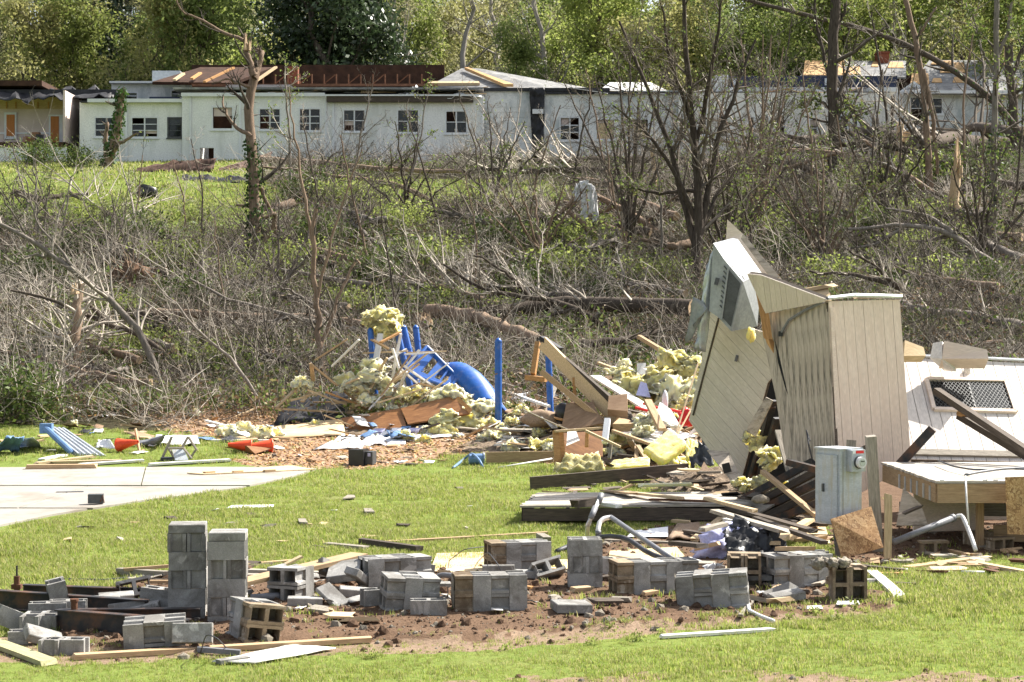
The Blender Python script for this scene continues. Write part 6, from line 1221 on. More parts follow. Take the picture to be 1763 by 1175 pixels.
# ---------------------------------------------------------------- foreground lumber
for a in (((125,1131,636,1101),.12,.05,'wood_tan','long brown board lying along the front of the block field'),((-20,1103,84,1141),.18,.045,'wood_green','greenish flat board at the front left corner'),((405,1006,622,955),.3,.05,'wood_tan','wide plank slanting up behind the pier with clean holes',(.14,.32)),
  ((415,974,510,966),.10,.045,'wood_tan','thin board lying in the grass right of the standing twins'),((425,984,660,992),.12,.06,'wood_grey','grey beam under the wide slanting plank'),((492,972,520,958),.09,.03,'wood_pale','short pale stick tilted over the grey beam',(.03,.12)),((600,1000,590,978),.14,.05,'wood_pale','short pale block of wood behind the slab heap',(0,.14)),
  ((205,984,288,990),.11,.09,'wood_grey','dark timber stub in the grass left of the tallest pier'),((215,981,290,975),.06,.04,'wood_tan','thin brown board lying over the dark timber stub',(.1,.1)),((255,1002,292,1002),.06,.04,'wood_tan','brown board end showing left of the tallest pier'),((418,978,470,972),.06,.05,'wood_dark','dark bolted bar right of the standing twins'),
  ((632,936,944,918),.10,.045,'wood_tan','long thin board lying in the grass behind the block field'),((620,932,722,946),.11,.09,'wood_dark','dark square timber stub under the long thin board'),((560,937,632,944),.13,.05,'wood_grey','short flat grey board in the grass left of the long thin board'),((540,940,560,944),.05,.03,'wood_dark','small dark splinter beside the flat grey board'),((620,962,690,974),.07,.04,'wood_dark','dark thin board left of the white flat sheet'),((930,925,942,932),.12,.12,'wood_grey','square post stub at the right end of the long thin board'),
  ((1140,1096,1328,1084),.10,.03,'wood_white','pale grey plank lying on the bank at lower right'),((1500,984,1548,1026),.14,.04,'wood_white','white board pointing at the camera beside the rightmost pier end'),((1440,1005,1505,1000),.12,.05,'concrete_block','grey slab strip between the rightmost pier end and the white board'),((1535,1004,1575,1006),.07,.03,'wood_dark','dark stick in the grass right of the white board'),
  ((1488,988,1560,988),.09,.03,'wood_orange','short orange board lying before the square strandboard'),((1560,978,1680,962),.16,.04,'wood_tan','tan plank under the lone tan block'),((1690,972,1790,990),.12,.05,'wood_pale','splintered pale board at the right edge before the deck'),((1400,968,1560,984),.1,.06,'wood_dark','dark rail lying in front of the square strandboard'),((1650,974,1720,975),.08,.04,'wood_tan','short tan board end right of the lone tan block'),
  ((830,975,930,975),.09,.05,'wood_pale','pale board lying behind the long centre pier'),((860,1005,915,1012),.06,.03,'wood_orange','small orange stick before the tilted two-hole block'),((800,1000,850,1010),.08,.02,'wood_dark','dark bent shingle piece before the long centre pier',(.02,.1)),((810,990,870,1008),.07,.02,'wood_grey','grey bent shingle piece before the long centre pier',(.08,.02)),
  ((340,1118,415,1124),.06,.05,'pipe_grey','grey channel end between the toppled pier and the front board'),((375,1140,425,1134),.1,.04,'concrete_block','grey wooden offcut under the white sheet edge'),((1090,905,1230,895),.1,.03,'wood_dark','dark board lying in the shade before the low platform'),((1040,930,1200,936),.1,.03,'wood_grey','grey board behind the bent hose'),((1300,1030,1275,1060),.05,.03,'wood_grey','grey stick beside the white bent pipe')):
    p, w, t_, m, l = a[:5]; lum(p, w, t_, m, l, a[5] if len(a) > 5 else (.01, .01))
flat([(365,1140),(440,1143),(578,1117),(500,1112)], .012, 'wood_white', 'long white sheet lying along the front edge of the soil', amp=.01)
flat([(740,985),(830,985),(836,952),(752,954)], .012, 'plywood', 'pale sheet lying flat behind the long left centre pier'); flat([(388,876),(470,874),(472,870),(400,871)], .01, 'paper_white', 'thin white strip lying in the middle of the lawn')
flat([(840,978),(1000,982),(990,965),(845,966)], .015, 'plywood', 'tan sheet showing behind the short standing pier'); flat([(1045,975),(1190,972),(1165,943),(1050,950)], .012, 'plywood', 'tan plywood sheet under the slanting grey pipe'); flat([(1080,925),(1150,925),(1150,908),(1090,915)], .01, 'plastic_white', 'white panel lying left of the chipboard sheet')
flat([(1150,928),(1215,930),(1225,900),(1165,905)], .02, 'chipboard', 'brown chipboard sheet lying before the timber heap', amp=.03); flat([(590,860),(612,858),(610,854),(598,854)], .02, 'wood_grey', 'small grey scrap lying high on the lawn'); flat([(515,902),(530,903),(526,896),(513,896)], .03, 'wood_grey', 'small grey block of wood on the lawn'); flat([(628,884),(645,884),(640,878),(626,878)], .03, 'wood_grey', 'small grey scrap of wood right of centre on the lawn')
flat([(1388,1050),(1415,1050),(1412,1044),(1388,1045)], .02, 'gypsum', 'small white chip on the bare soil before the rightmost pier end'); flat([(1440,1042),(1480,1042),(1478,1036),(1442,1036)], .01, 'paper_white', 'white paper scrap lying below the rightmost pier end')
flat([(1268,1000),(1330,1000),(1340,985),(1272,988)], .06, 'concrete_block', 'flat grey cap behind the brown pier end', 'block')
# pipes in the middle
pipe('white vent pipe sticking up behind the short standing pier', [GH(1010,940)+V((0,.1,0)), P(1012,905,26.5), P(1035,853,27.0)], .034, 'pipe_white', elbows=((P(1017,893,26.6), P(1025,874,26.8)), (P(1030,866,26.9), P(1036,851,27.0))))
pipe('long grey pipe slanting down right from a white elbow to the right pier', [GH(1190,985,.15), P(1052,891,26.2)], .036, 'pipe_grey'); pipe('white plastic elbow at the top of the long grey pipe', [P(1052,891,26.2), P(1040,893,26.15), P(1032,900,26.1), P(1029,915,26.0), P(1030,925,26.0)], .035, 'pipe_white', elbows=((P(1030,914,26), P(1030,922,26)),))
pipe('grey bent hose running behind the short standing pier', [GH(958,950,.06), GH(985,938,.1), P(1040,922,25.8), P(1080,925,25.5), GH(1110,950,.12), GH(1150,966,.06), GH(1190,972,.05)], .035, 'rubber_hose', 'hose', 'hose')
pipe('bent white pipe lying on the soil below two thin slabs', [GH(1288,1042,.03), GH(1290,1052,.04), GH(1306,1060,.03), GH(1332,1070,.03)], .022, 'pipe_white'); pipe('thin dark pipe lying in the grass left of the tallest pier', [GH(98,998,.02), GH(180,1000,.02), GH(248,993,.03)], .022, 'rubber_hose')
pipe('grey pipe end lying left of the pier with clean holes', [GH(432,1030,.05), GH(490,1026,.05)], .045, 'pipe_grey'); pipe('pale broken pipe and rag between two left centre piers', [GH(740,1000,.05), GH(760,990,.12), GH(790,993,.1), GH(815,1003,.05)], .035, 'pipe_grey'); pipe('white small pipe lying before the crumpled bag', [GH(1165,962,.03), GH(1188,962,.03), GH(1225,975,.03)], .025, 'pipe_white')
pipe('bundle of grey metal rods beside the peeled pier', [GH(1420,990,.03), GH(1485,1002,.02)], .03, 'pipe_grey'); pipe('thin pipe with a white cap in the grass at right', [GH(1655,985,.03), GH(1695,986,.03)], .02, 'pipe_white')
for k, (pts, l) in enumerate((([(820,970),(840,950),(860,975),(868,1005)],'thin wire looping over the long centre pier'),([(770,968),(800,945),(850,940),(870,960)],'thin wire arching behind the long centre pier'),([(345,1125),(355,1090),(375,1100),(392,1118)],'thin bare stem beside the toppled pier with right-facing holes'))):
    pipe(l, [GH(x_, y_, .02 if i in (0, 3) else .3) for i, (x_, y_) in enumerate(pts)], .006, 'rubber_hose', 'wire', 'wire')
# crumpled bag
bg_ = thing('crumpled_bag', 'crumpled bag of lilac and black plastic sheeting lying before the timber heap', 'plastic bag', GH(1270,962)); g = ORG[bg_.name]
blob('lilac_side', g+V((-.1,.15,.16)), (.75,.5,.42), 'paper_lilac', seed=5, amp=.55, freq=1.3, rot=rxyz(0,-12,10), parent=bg_, sub_=4); blob('black_side', g+V((.2,.3,.26)), (.75,.55,.42), 'plastic_black', seed=8, amp=.3, freq=2.4, rot=rxyz(0,16,-14), parent=bg_, sub_=4)
sheet('black_flap', [GH(1255,958,.12), GH(1365,968,.03), P(1335,908,24.8), P(1245,910,24.9)], 'plastic_black', 18, 14, .1, 3.5, 3, .01, parent=bg_, tear=.05)
sheet('rag', [GH(1205,1000,.02), GH(1252,996,.02), GH(1245,968,.25), GH(1215,972,.2)], 'paper_white', 10, 8, .1, 3, 6, .01, 'crumpled white paper bag between two toppled piers at right', 'rag')
# soil clods and stones
def clods():
    import bmesh
    pr = []
    for s in range(4):
        bm = bmesh.new(); bmesh.ops.create_icosphere(bm, subdivisions=1, radius=1); vs = [tuple(v.co*(1+.6*mn.noise(v.co*1.7+V((s*5, 0, 0))))*.5) for v in bm.verts]; fs = [[q.index for q in f.verts] for f in bm.faces]; bm.free(); pr.append(mesh('clod', vs, fs, 'clod' if s < 3 else 'mortar'))
    x, y = area_pts(26000, 16, 30, 1.05); dm, sm, _, _ = zones(x, y); k = dm | (sm & (rng.uniform(size=len(x)) < .25)); x, y = x[k], y[k]; n = len(x)
    scatter('soil_clods', 'loose clods of brown soil and small stones on the bare patch', 'soil', np.stack([x, y, terrain(x, y)], 1), rng.uniform(0, 6, (n, 3)), np.minimum(.018*rng.pareto(2.2, n)+.014, .13), pr)
clods()
# ---------------------------------------------------------------- wrecked playground
DP = 50.0
def bpost(label, a, b, r=.095, cap=True):
    a, b = V(a), V(b); t = thing('blue_post', label, 'post', a); mb = MB(); n = (b-a).normalized(); mb.tube([a, b], r, 12); mb.build('shaft', 'plastic_blue', t, False)
    mb = MB(); mb.tube([b, b+n*.05, b+n*.1, b+n*.125], [r*1.04, r*.95, r*.6, r*.15], 12); mb.build('cap', 'plastic_blue', t, True)
    mb = MB(); q = a+(b-a)*.7; mb.tube([q, q+n*.03], r*1.12, 12); mb.build('collar', 'plastic_blue', t)
    return t
g = GH(858,742); bpost('tall upright blue playground post standing alone left of the rubble heap', g-V((0,0,.2)), P(858,590,g.y))
g = GH(949,738); bpost('blue playground post leaning slightly, behind the brown roof truss', P(949,735,48.5), P(944,606,48.7), .085)
bpost('left of the three close blue posts leaning over the wreck', P(712,690,51.6), P(683,567,52.0), .09); bpost('middle of the three close blue posts leaning over the wreck', P(724,688,51.9), P(695,567,52.3), .1)
bpost('right short blue post showing above the slotted blue panel', P(724,640,52.6), P(716,567,52.8), .09); bpost('blue post tangled in insulation at the left of the wreck', P(647,692,51.2), P(638,572,51.4), .085)
# slotted panel
pp = Plane(P(699,642,51.0), P(786,660,51.2), P(737,598,51.8)); sp = thing('play_panel', 'blue plastic play panel with three slots, tipped over beside the blue posts', 'play panel', P(745,660,51.1))
c4 = [pp.at(697,641), pp.at(735,597), pp.at(788,650), pp.at(776,668)]
def quad(u, v): return c4[0]*(1-u)*(1-v)+c4[1]*u*(1-v)+c4[2]*u*v+c4[3]*(1-u)*v
us = [0,.08,.22,.3,.62,.72,.92,1]; vs_ = [0,.12,.24,.26,.42,.44,.56,.58,.7,.74,.84,.86,1]
slots = {(i, j) for j in (3, 7, 9) for i in (2, 3, 4, 5)}; vv, fs, ix = [], [], {}; nn = pp.n if pp.n.y < 0 else -pp.n
def vid(i, j, k):
    if (i, j, k) not in ix: ix[(i, j, k)] = len(vv); vv.append(quad(us[i], vs_[j])-nn*.06*k)
    return ix[(i, j, k)]
okc = lambda i, j: 0 <= i < len(us)-1 and 0 <= j < len(vs_)-1 and (i, j) not in slots
for i in range(len(us)-1):
    for j in range(len(vs_)-1):
        if not okc(i, j): continue
        fs += [(vid(i,j,0), vid(i+1,j,0), vid(i+1,j+1,0), vid(i,j+1,0)), (vid(i,j,1), vid(i,j+1,1), vid(i+1,j+1,1), vid(i+1,j,1))]
        for di, dj, e in ((-1,0,((0,0),(0,1))),(1,0,((1,1),(1,0))),(0,-1,((1,0),(0,0))),(0,1,((0,1),(1,1)))):
            if not okc(i+di, j+dj): p_, q_ = e; fs.append((vid(i+p_[0],j+p_[1],0), vid(i+q_[0],j+q_[1],0), vid(i+q_[0],j+q_[1],1), vid(i+p_[0],j+p_[1],1)))
obj('panel', vv, fs, 'plastic_blue', sp)
mb = MB()
for a, b in ((0, 1), (1, 2), (2, 3), (3, 0)): mb.tube([c4[a], c4[b]], .05, 8)
mb.build('rim', 'plastic_blue', sp)
# slide: bent U channel
sl_ = thing('slide', 'blue plastic slide bent over to the right of the slotted panel', 'slide', P(830,700,50.6)); path = resamp([P(760,628,51.9), P(785,628,51.7), P(808,645,51.4), P(828,668,51.1), P(842,690,50.8), P(850,702,50.5)], 18); vv, fs = [], []
for i, q in enumerate(path):
    w = .36+.1*math.sin(i/17*3.1)
    for k in range(11):
        a = math.pi*(k/10); vv.append(V((q[0]+math.cos(a)*w*.75+.1, q[1]+math.cos(a)*w*.55, q[2]+math.sin(a)*w*.95-.3)))
for i in range(17):
    for k in range(10): b_ = i*11+k; fs += [(b_, b_+1, b_+12, b_+11)]
o = obj('chute', vv, fs, 'plastic_blue', sl_, True); md = o.modifiers.new('wall', 'SOLIDIFY'); md.thickness = .03
mb = MB(); mb.tube([V(q)+V((.42,.1,-.25)) for q in path[4:]], .05, 8); mb.build('lip', 'plastic_blue', sl_, True)
# white rails and sticks through the wreck
for i, (p, l) in enumerate((((644,640,655,575),'white channel upright at the left of the blue wreck'),((690,575,668,690),'white stick crossing left of the blue posts'),((676,600,704,690),'white rail leaning right behind the left blue post'),((700,640,670,705),'white rail at the foot of the blue posts'),((686,632,740,680),'white stick in front of the slotted panel'),((695,630,755,672),'second white stick in front of the slotted panel'),((640,700,688,660),'white rail lying low at the left of the wreck'))):
    board('white_rail', P(p[0],p[1],50.8-.1*i), P(p[2],p[3],51.2), .07 if i else .16, .05, 'pipe_white', l, 'rail')
pipe('white bent hoop at the foot of the blue posts', [P(666,704,50.6), P(676,688,50.6), P(690,680,50.7), P(700,690,50.6), P(697,702,50.5)], .04, 'pipe_white', 'hoop', 'hoop')
# roof truss at left
for p, l in (((475,704,618,712),'long pale truss chord lying left of the blue wreck'),((534,626,612,690),'pale truss chord slanting down to the blue wreck'),((530,672,620,706),'tan truss chord lying over the dark roofing'),((475,702,512,668),'short tan truss web at the far left of the wreck'),((500,690,552,676),'thin tan truss web left of the wreck'),((520,692,532,676),'small tan truss web over the dark roofing'),((536,630,539,655),'short pale stick hanging from the slanting chord'),((560,675,640,706),'orange truss chord nearest the blue wreck'),((655,590,690,572),'orange board near the top of the blue posts'),((640,585,668,600),'pale board under the top insulation'),((630,680,655,640),'pale stud leaning in the insulation left of the posts'),((610,700,720,662),'tan stick behind the brown panels'),((720,660,770,672),'tan board end in front of the slotted panel')):
    board('truss_timber', P(p[0],p[1],50.4), P(p[2],p[3],50.8), .11, .05, R.choice(['wood_pale','wood_tan','wood_pale']) if 'orange' not in l else 'wood_orange', l, 'timber', rough=.2)
sheet('felt_sheet', [P(472,728,50.6), P(590,722,50.4), P(600,672,51.6), P(500,690,51.8)], 'roof_felt', 14, 8, .12, 2, 4, .03, 'dark torn roofing sheet under the pale truss chords', 'roofing sheet', tear=.03)
# brown cabinet panels and plywood
for c, l in (([(588,720),(606,749),(700,735),(690,703)],'dark brown cabinet side standing left in front of the blue wreck'),([(690,703),(702,730),(808,712),(780,682)],'long brown cabinet panel standing in front of the slotted panel')):
    panel('brown_board', [P(c[0][0],c[0][1],49.9), P(c[1][0],c[1][1],49.3), P(c[2][0],c[2][1],49.3), P(c[3][0],c[3][1],50.0)], .05, 'laminate_brown', l, 'panel')
panel('wood_strip', [P(808,712,49.25), P(812,704,49.3), P(786,680,50.0), P(780,683,50.0)], .03, 'wood_orange', 'orange end strip of the long brown cabinet panel', 'panel')
flat([(395,757),(595,750),(590,722),(480,735)], .02, 'plywood', 'big tan plywood sheet sloping to the ground left of the brown panels', lift=(0,0,.25,.1), amp=.02)
lum((365,759,460,759), .18, .05, 'wood_white', 'long white board lying at the left of the tan plywood sheet'); lum((355,725,420,742), .16, .05, 'wood_white', 'pale board tilted up left of the plywood sheet', (.25,.02)); lum((480,755,500,756), .1, .05, 'wood_tan', 'short tan block on the plywood edge', (.05,.05))
flat([(540,775),(625,772),(622,752),(590,752)], .015, 'pipe_white', 'curled white vinyl sheet on the mulch', amp=.08, tear=.05, seed=3); flat([(610,768),(700,764),(690,745),(640,748)], .015, 'plastic_white', 'second curled white vinyl sheet right of the first', amp=.08, tear=.06, seed=6); flat([(700,760),(800,750),(780,738),(720,742)], .012, 'gypsum', 'white gypsum piece lying below the brown panels', amp=.05, tear=.05, seed=9)
for i, (px, py, m) in enumerate(((640,742,'paper_lilac'),(668,741,'plastic_white'),(684,738,'plastic_blue_pale'),(700,741,'paper_lilac'),(716,737,'plastic_white'),(655,746,'paper_white'))):
    flat([(px,py+6),(px+20,py+4),(px+24,py-4),(px+5,py-4)], .01, m, 'small white and lilac package below the brown panels', 'package', 'package', (.02,.05,.2,.15), group='packages below the brown panels')
INS = [((650,548,51.6),(1.15,.6,.72),0,'large yellow insulation mass perched on top of the blue wreck'),((668,558,51.3),(.8,.5,.5),0,'lower yellow insulation lump under the top mass'),((618,655,50.6),(1.0,.6,.75),1,'pale insulation heap on the truss left of the posts'),((650,635,50.8),(.75,.5,.8),1,'pale insulation hanging between the left blue posts'),((662,660,50.6),(.7,.4,.5),1,'pale insulation lump under the hanging one'),((525,660,50.7),(.6,.4,.35),1,'pale insulation tuft at the left end of the trusses'),((640,692,50.3),(.6,.4,.5),1,'pale insulation tuft behind the dark brown panel'),
  ((714,684,50.4),(.8,.5,.4),0,'yellow insulation behind the dark brown panel'),((775,680,50.2),(1.1,.6,.45),1,'pale yellow insulation over the long brown panel'),((815,700,50.0),(1.1,.6,.4),1,'pale insulation spilling right of the brown panel'),((780,728,49.4),(1.1,.6,.4),0,'yellow insulation on the ground below the brown panel end'),((765,742,48.9),(.7,.5,.22),0,'thin yellow insulation patch on the mulch'),((842,730,49.4),(.5,.4,.4),0,'small yellow insulation ball left of the lone blue post'),((885,728,49.2),(.45,.4,.3),0,'yellow insulation scrap right of the lone blue post'),((670,706,50.1),(.55,.3,.4),1,'pale insulation rag hanging over the dark brown panel'),((985,435,1),(1,1,1),0,None),
  ((1178,622,46.5),(.95,.6,.85),0,'fluffy yellow insulation ball beside the leaning wall'),((1140,662,46.5),(1.6,.7,.55),0,'long yellow insulation roll lying left of the leaning wall'),((1175,672,45.6),(1.3,.7,.6),1,'pale yellow insulation heap against the leaning wall'),((1155,640,47.0),(1.0,.6,.45),0,'yellow insulation ridge above the long roll'),((1080,655,47.3),(.8,.5,.35),1,'pale insulation patch behind the rubble heap'),((1188,690,45.0),(.7,.6,.6),0,'yellow insulation lump right at the leaning wall foot'),((1065,630,47.5),(.6,.4,.4),1,'pale scrap of insulation at the back of the rubble'),((1100,745,43.5),(.6,.4,.25),1,'yellow-green insulation scrap in front of the red rails'),((1125,722,44.0),(.8,.4,.3),1,'pale insulation strip below the leaning wall foot'),((930,745,46.0),(.4,.3,.3),0,'yellow scrap under the canvas bag')]
for i, (c, s, m, l) in enumerate(INS):
    if not l: continue
    fluff('insulation', P(*c), V(s)*.76, ['insulation', 'insulation_pale'][m], l, 40+i, 10 if s[0] > .9 else 7)
def batt(label, c, th, m, amp=.05, seed=1):
    t = sheet('insulation_batt', c, m, 14, 12, amp, 3, seed, th, label, 'insulation', tear=.03); return t
batt('square yellow insulation batt tipped on its edge left of the leaning wall', [P(1110,770,40.5), P(1142,796,40.2), P(1185,765,40.6), P(1155,738,41.2)], .14, 'insulation', .05, 3)
batt('grey-green rolled insulation batt at the front of the rubble heap', [P(952,808,40.6), P(1042,806,40.4), P(1030,780,41.2), P(975,782,41.3)], .16, 'insulation_dirty', .14, 4)
batt('flat yellow insulation strip behind the long dark beam', [P(1040,806,40.9), P(1118,800,40.9), P(1118,788,41.4), P(1060,790,41.4)], .08, 'insulation', .05, 5); batt('yellow insulation slab leaning behind the tipped square batt', [P(1180,790,39.8), P(1205,780,39.8), P(1200,758,40.5), P(1182,755,40.5)], .1, 'insulation', .05, 6)
# ---------------------------------------------------------------- rubble heap, middle
t = thing('truss_section', 'big slanting roof section with a brown fascia and tan underside in the rubble heap', 'roof section', P(1060,745,45.0))
def tb(nm, a, b, w, th, m, up=V((0,0,1))): a, b = P(*a), P(*b); mb = MB(); mb.bar(a, b, w, th, up); return mb.build(nm, m, t)
tb('fascia', (960,612,46.6), (1074,712,45.2), .12, .22, 'wood_dark'); tb('rafter', (934,590,46.9), (1062,722,45.3), .08, .34, 'wood_pale'); tb('cripple_stud', (926,590,47.2), (918,645,46.8), .12, .14, 'wood_orange'); tb('cripple_stud', (988,650,46.2), (990,690,46.2), .08, .12, 'wood_orange'); tb('cripple_stud', (1022,690,45.8), (1022,720,45.6), .08, .12, 'wood_tan'); tb('tail_block', (906,650,46.8), (940,654,46.6), .2, .12, 'wood_orange'); tb('ridge_cap', (932,582,47.0), (965,602,46.8), .3, .1, 'roof_felt'); tb('lower_chord', (932,640,46.4), (1050,735,45.0), .06, .14, 'wood_tan')
panel('brown_sheet', [P(965,745,45.2), P(1040,728,44.9), P(1020,692,45.6), P(975,695,45.8)], .03, 'cardboard', 'brown hardboard sheet lying under the slanting roof section', 'panel'); panel('brown_box', [P(1046,705,44.9), P(1080,708,44.8), P(1080,678,45.2), P(1048,682,45.2)], .25, 'cardboard', 'brown cardboard box face behind the dark fascia', 'box'); panel('brown_box', [P(1055,730,44.0), P(1092,730,43.9), P(1082,722,44.3), P(1066,720,44.3)], .2, 'wood_tan', 'tan board end at the foot of the dark fascia', 'box')
blob('canvas_bag', P(932,722,46.2), (.95,.6,.45), 'chipboard', 'bulging dusty canvas bag at the foot of the leaning blue post', 'bag', seed=3, amp=.2); blob('black_tub', P(972,712,46.0), (.5,.4,.55), 'plastic_black', 'black plastic tub right of the canvas bag', 'tub', seed=4, amp=.15, sub_=2)
# smashed shed front
sh = thing('smashed_cabinet', 'open orange-brown wooden cabinet frame in front of the rubble heap', 'cabinet', P(1000,800,41.0))
def shb(nm, a, b, w, th, m): mb = MB(); mb.bar(P(*a), P(*b), w, th); return mb.build(nm, m, sh)
obj('back_panel', *slabv([P(964,790,41.6), P(1038,786,41.9), P(1038,742,42.3), P(964,746,42.0)], .03), 'laminate_brown', sh); shb('upright', (960,800,41.2), (957,742,41.4), .14, .1, 'wood_orange'); shb('upright', (970,797,41.3), (966,744,41.5), .1, .06, 'wood_orange'); shb('upright', (1010,770,41.7), (1011,746,41.8), .08, .06, 'wood_orange'); shb('top_rail', (956,743,41.3), (1038,737,41.9), .08, .05, 'wood_pale'); shb('brace', (1008,742,41.1), (1068,770,40.8), .08, .05, 'wood_pale'); obj('sheet', *slabv([P(975,768,41.3), P(998,758,41.5), P(990,738,41.9), P(977,742,41.8)], .012), 'gypsum', sh)
board('white_post', P(1041,762,41.6), P(1046,722,42.0), .13, .1, 'plastic_white', 'white square post standing in the rubble heap', 'post'); board('grey_stick', P(1049,790,40.8), P(1052,762,41.0), .07, .05, 'wood_grey', 'grey stick standing in front of the white papers', 'board')
for a, l in (((1055,742,43.2,1120,765,42.2),'pale table edge lying across the middle of the rubble'),((1096,770,42.2,1096,795,41.6),'thin leg under the pale table edge'),((1098,768,42.1,1115,795,41.5),'slanting leg under the pale table edge')): board('table_timber', P(*a[:3]), P(*a[3:]), .09, .06, 'wood_tan', l, 'timber')
flat([(1055,745),(1120,768),(1200,752),(1120,735)], .03, 'gypsum', 'grey-white table top littered with paper, left of the leaning wall', lift=(.55,.5,.5,.5), amp=.03)
# long beams
board('long_timber', GH(914,832,.14), GH(1184,808,.3), .1, .24, 'wood_dark', 'long dark brown beam lying on edge in front of the rubble heap', 'timber'); board('long_board', P(1025,648,47.2), P(1165,735,43.5), .3, .05, 'wood_white', 'long pale board slanting down right through the rubble', 'board'); board('long_board', P(1100,580,48.5), P(1200,640,46.5), .12, .1, 'wood_tan', 'tan board slanting above the fluffy insulation ball', 'board'); board('long_board', P(1115,690,43.8), P(1140,740,43.0), .18, .08, 'wood_tan', 'short tan board tipped before the red rails', 'board'); board('long_board', P(1030,625,48.2), P(1095,650,47.6), .14, .06, 'wood_pale', 'pale board behind the rubble heap', 'board')
board('thin_strip', P(1160,760,42), P(1202,625,44), .03, .02, 'wood_pale', 'thin pale strip leaning on the wall', 'board'); board('thin_strip', P(1155,770,42), P(1198,690,43.5), .03, .02, 'wood_pale', 'second thin pale strip leaning on the wall', 'board'); board('thin_pale_stick', GH(864,672,.2), P(945,700,47.5), .09, .06, 'wood_white', 'long pale stick running right from the lone blue post', 'board')
for p, l in (((1095,702,1125,710),'upper red metal rail in the rubble'),((1108,695,1150,708),'orange-red metal rail behind the upper one'),((1150,705,1185,712),'red rail end near the leaning wall')): board('red_rail', P(p[0],p[1],44.5), P(p[2],p[3],44.2), .1, .05, 'plastic_red', l, 'rail')
blob('red_rag', P(1182,718,43.8), (.4,.3,.35), 'plastic_red', 'crumpled red cloth beside the leaning wall', 'cloth', seed=7, amp=.6); blob('pipe_end', P(1145,690,44.6), (.16,.16,.5), 'plastic_white', 'short white capped pipe end standing in the insulation', 'pipe', seed=1, amp=.05, sub_=2); blob('blue_can', P(1064,640,48.2), (.16,.16,.3), 'plastic_blue', 'small blue drum end at the back of the rubble', 'drum', seed=2, amp=.05, sub_=2)
panel('white_box', [P(1097,645,47.6), P(1111,645,47.6), P(1112,625,47.8), P(1097,626,47.8)], .2, 'paper_white', 'small white box standing at the back of the rubble', 'box'); panel('lilac_sheet', [P(1095,680,45.8), P(1120,684,45.7), P(1113,660,46.2), P(1103,657,46.2)], .02, 'paper_lilac', 'torn lilac-white sheet standing in the rubble', 'sheet'); panel('chipboard_shard', [P(1040,655,47.6), P(1066,658,47.6), P(1062,632,48), P(1044,640,48)], .03, 'chipboard', 'round-edged chipboard piece at the back of the rubble', 'panel'); panel('white_board', [P(1128,720,43.4), P(1172,735,43.2), P(1155,705,43.8), P(1136,692,43.9)], .02, 'gypsum', 'white board leaning in front of the red rails', 'panel')
panel('chipboard_shard', [P(1192,838,36.8), P(1232,836,36.8), P(1226,815,37.1), P(1212,795,37.3)], .03, 'chipboard', 'torn chipboard shard standing before the leaning wall foot', 'panel'); panel('siding_offcut', [P(1150,815,37.8), P(1190,812,37.6), P(1178,800,38.4), P(1138,803,38.6)], .03, 'siding_weathered', 'grey panel lying at the right end of the long dark beam', 'panel')
sheet('bent_metal', [P(1188,802,38.2), P(1228,800,37.8), P(1218,758,38.4), P(1195,775,38.6)], 'metal_dark', 10, 8, .2, 2, 4, .02, 'bent dark metal sheet under the leaning wall', 'metal sheet', tear=.05)
# low platform
lp = thing('low_platform', 'low grey timber platform lying on the grass in front of the rubble heap', 'platform', P(1050,905,30.1)); xa = (900-CX)*30.1/F; xb = (1290-CX)*30.1/F
for i in range(15): yy = 30.1+i*.16; board('deck_board', (xa+R.uniform(-.06,.06)+i*.02, yy, .31+.004*(i % 2)), (xb+R.uniform(-.05,.05), yy, .33), .15, .035, 'wood_deck' if i % 4 else 'wood_grey', parent=lp)
board('skirt', (xa, 30.04, .18), (xb, 30.04, .19), .04, .2, 'wood_dark', parent=lp); board('skirt', (xa, 30.08, .18), (xa+.2, 32.4, .18), .04, .22, 'wood_dark', parent=lp)
for i in range(9): x_ = xa+.3+i*.42; board('joist', (x_, 30.1, .2), (x_+.1, 32.4, .2), .04, .16, 'wood_dark', parent=lp)
lum((990,868,1030,862), .16, .12, 'wood_dark', 'dark block lying on the left end of the low platform', (.36,.36)); lum((1062,846,1172,858), .14, .04, 'wood_pale', 'pale board lying along the back of the low platform', (.36,.36)); lum((1100,836,1190,834), .25, .05, 'insulation_pale', 'strip of sandwich panel behind the low platform', (.3,.3)); lum((1120,860,1240,864), .12, .03, 'rust', 'reddish thin board on the low platform', (.36,.36)); lum((1010,862,1065,872), .12, .05, 'wood_white', 'short white board at the left of the low platform', (.36,.36)); lum((1040,845,1090,850), .16, .03, 'wood_tan', 'tan scrap board behind the low platform', (.34,.4))
# tangle of dark boards right of the platform
TG = [(1170,850,1420,905,'wood_dark'),(1205,862,1400,915,'wood_dark'),(1215,858,1300,880,'wood_pale'),(1290,880,1370,900,'wood_dark'),(1320,872,1400,885,'wood_tan'),(1230,880,1350,915,'wood_grey'),(1195,930,1255,882,'wood_pale'),(1335,935,1395,895,'wood_pale'),(1300,892,1420,935,'wood_dark'),(1180,915,1290,932,'wood_dark'),(1225,920,1275,910,'wood_grey'),(1210,912,1250,902,'wood_grey'),(1235,908,1290,915,'wood_white'),(1250,895,1330,912,'wood_white'),(1340,945,1395,945,'wood_tan'),(1370,930,1420,925,'wood_tan'),(1255,850,1290,860,'wood_dark'),(1290,858,1330,835,'wood_dark'),(1380,900,1440,885,'wood_pale'),(1200,945,1240,935,'wood_tan'),(1160,935,1210,940,'wood_dark')]
TM = [(1245,875,'the right end of the low platform'),(1275,935,'the crumpled bag'),(1410,850,'the meter cabinet'),(1390,890,'the cabinet foot'),(1330,790,'the insulation in the wall gap'),(1200,915,'the chipboard sheet'),(1300,862,'the pale mortar lump')]
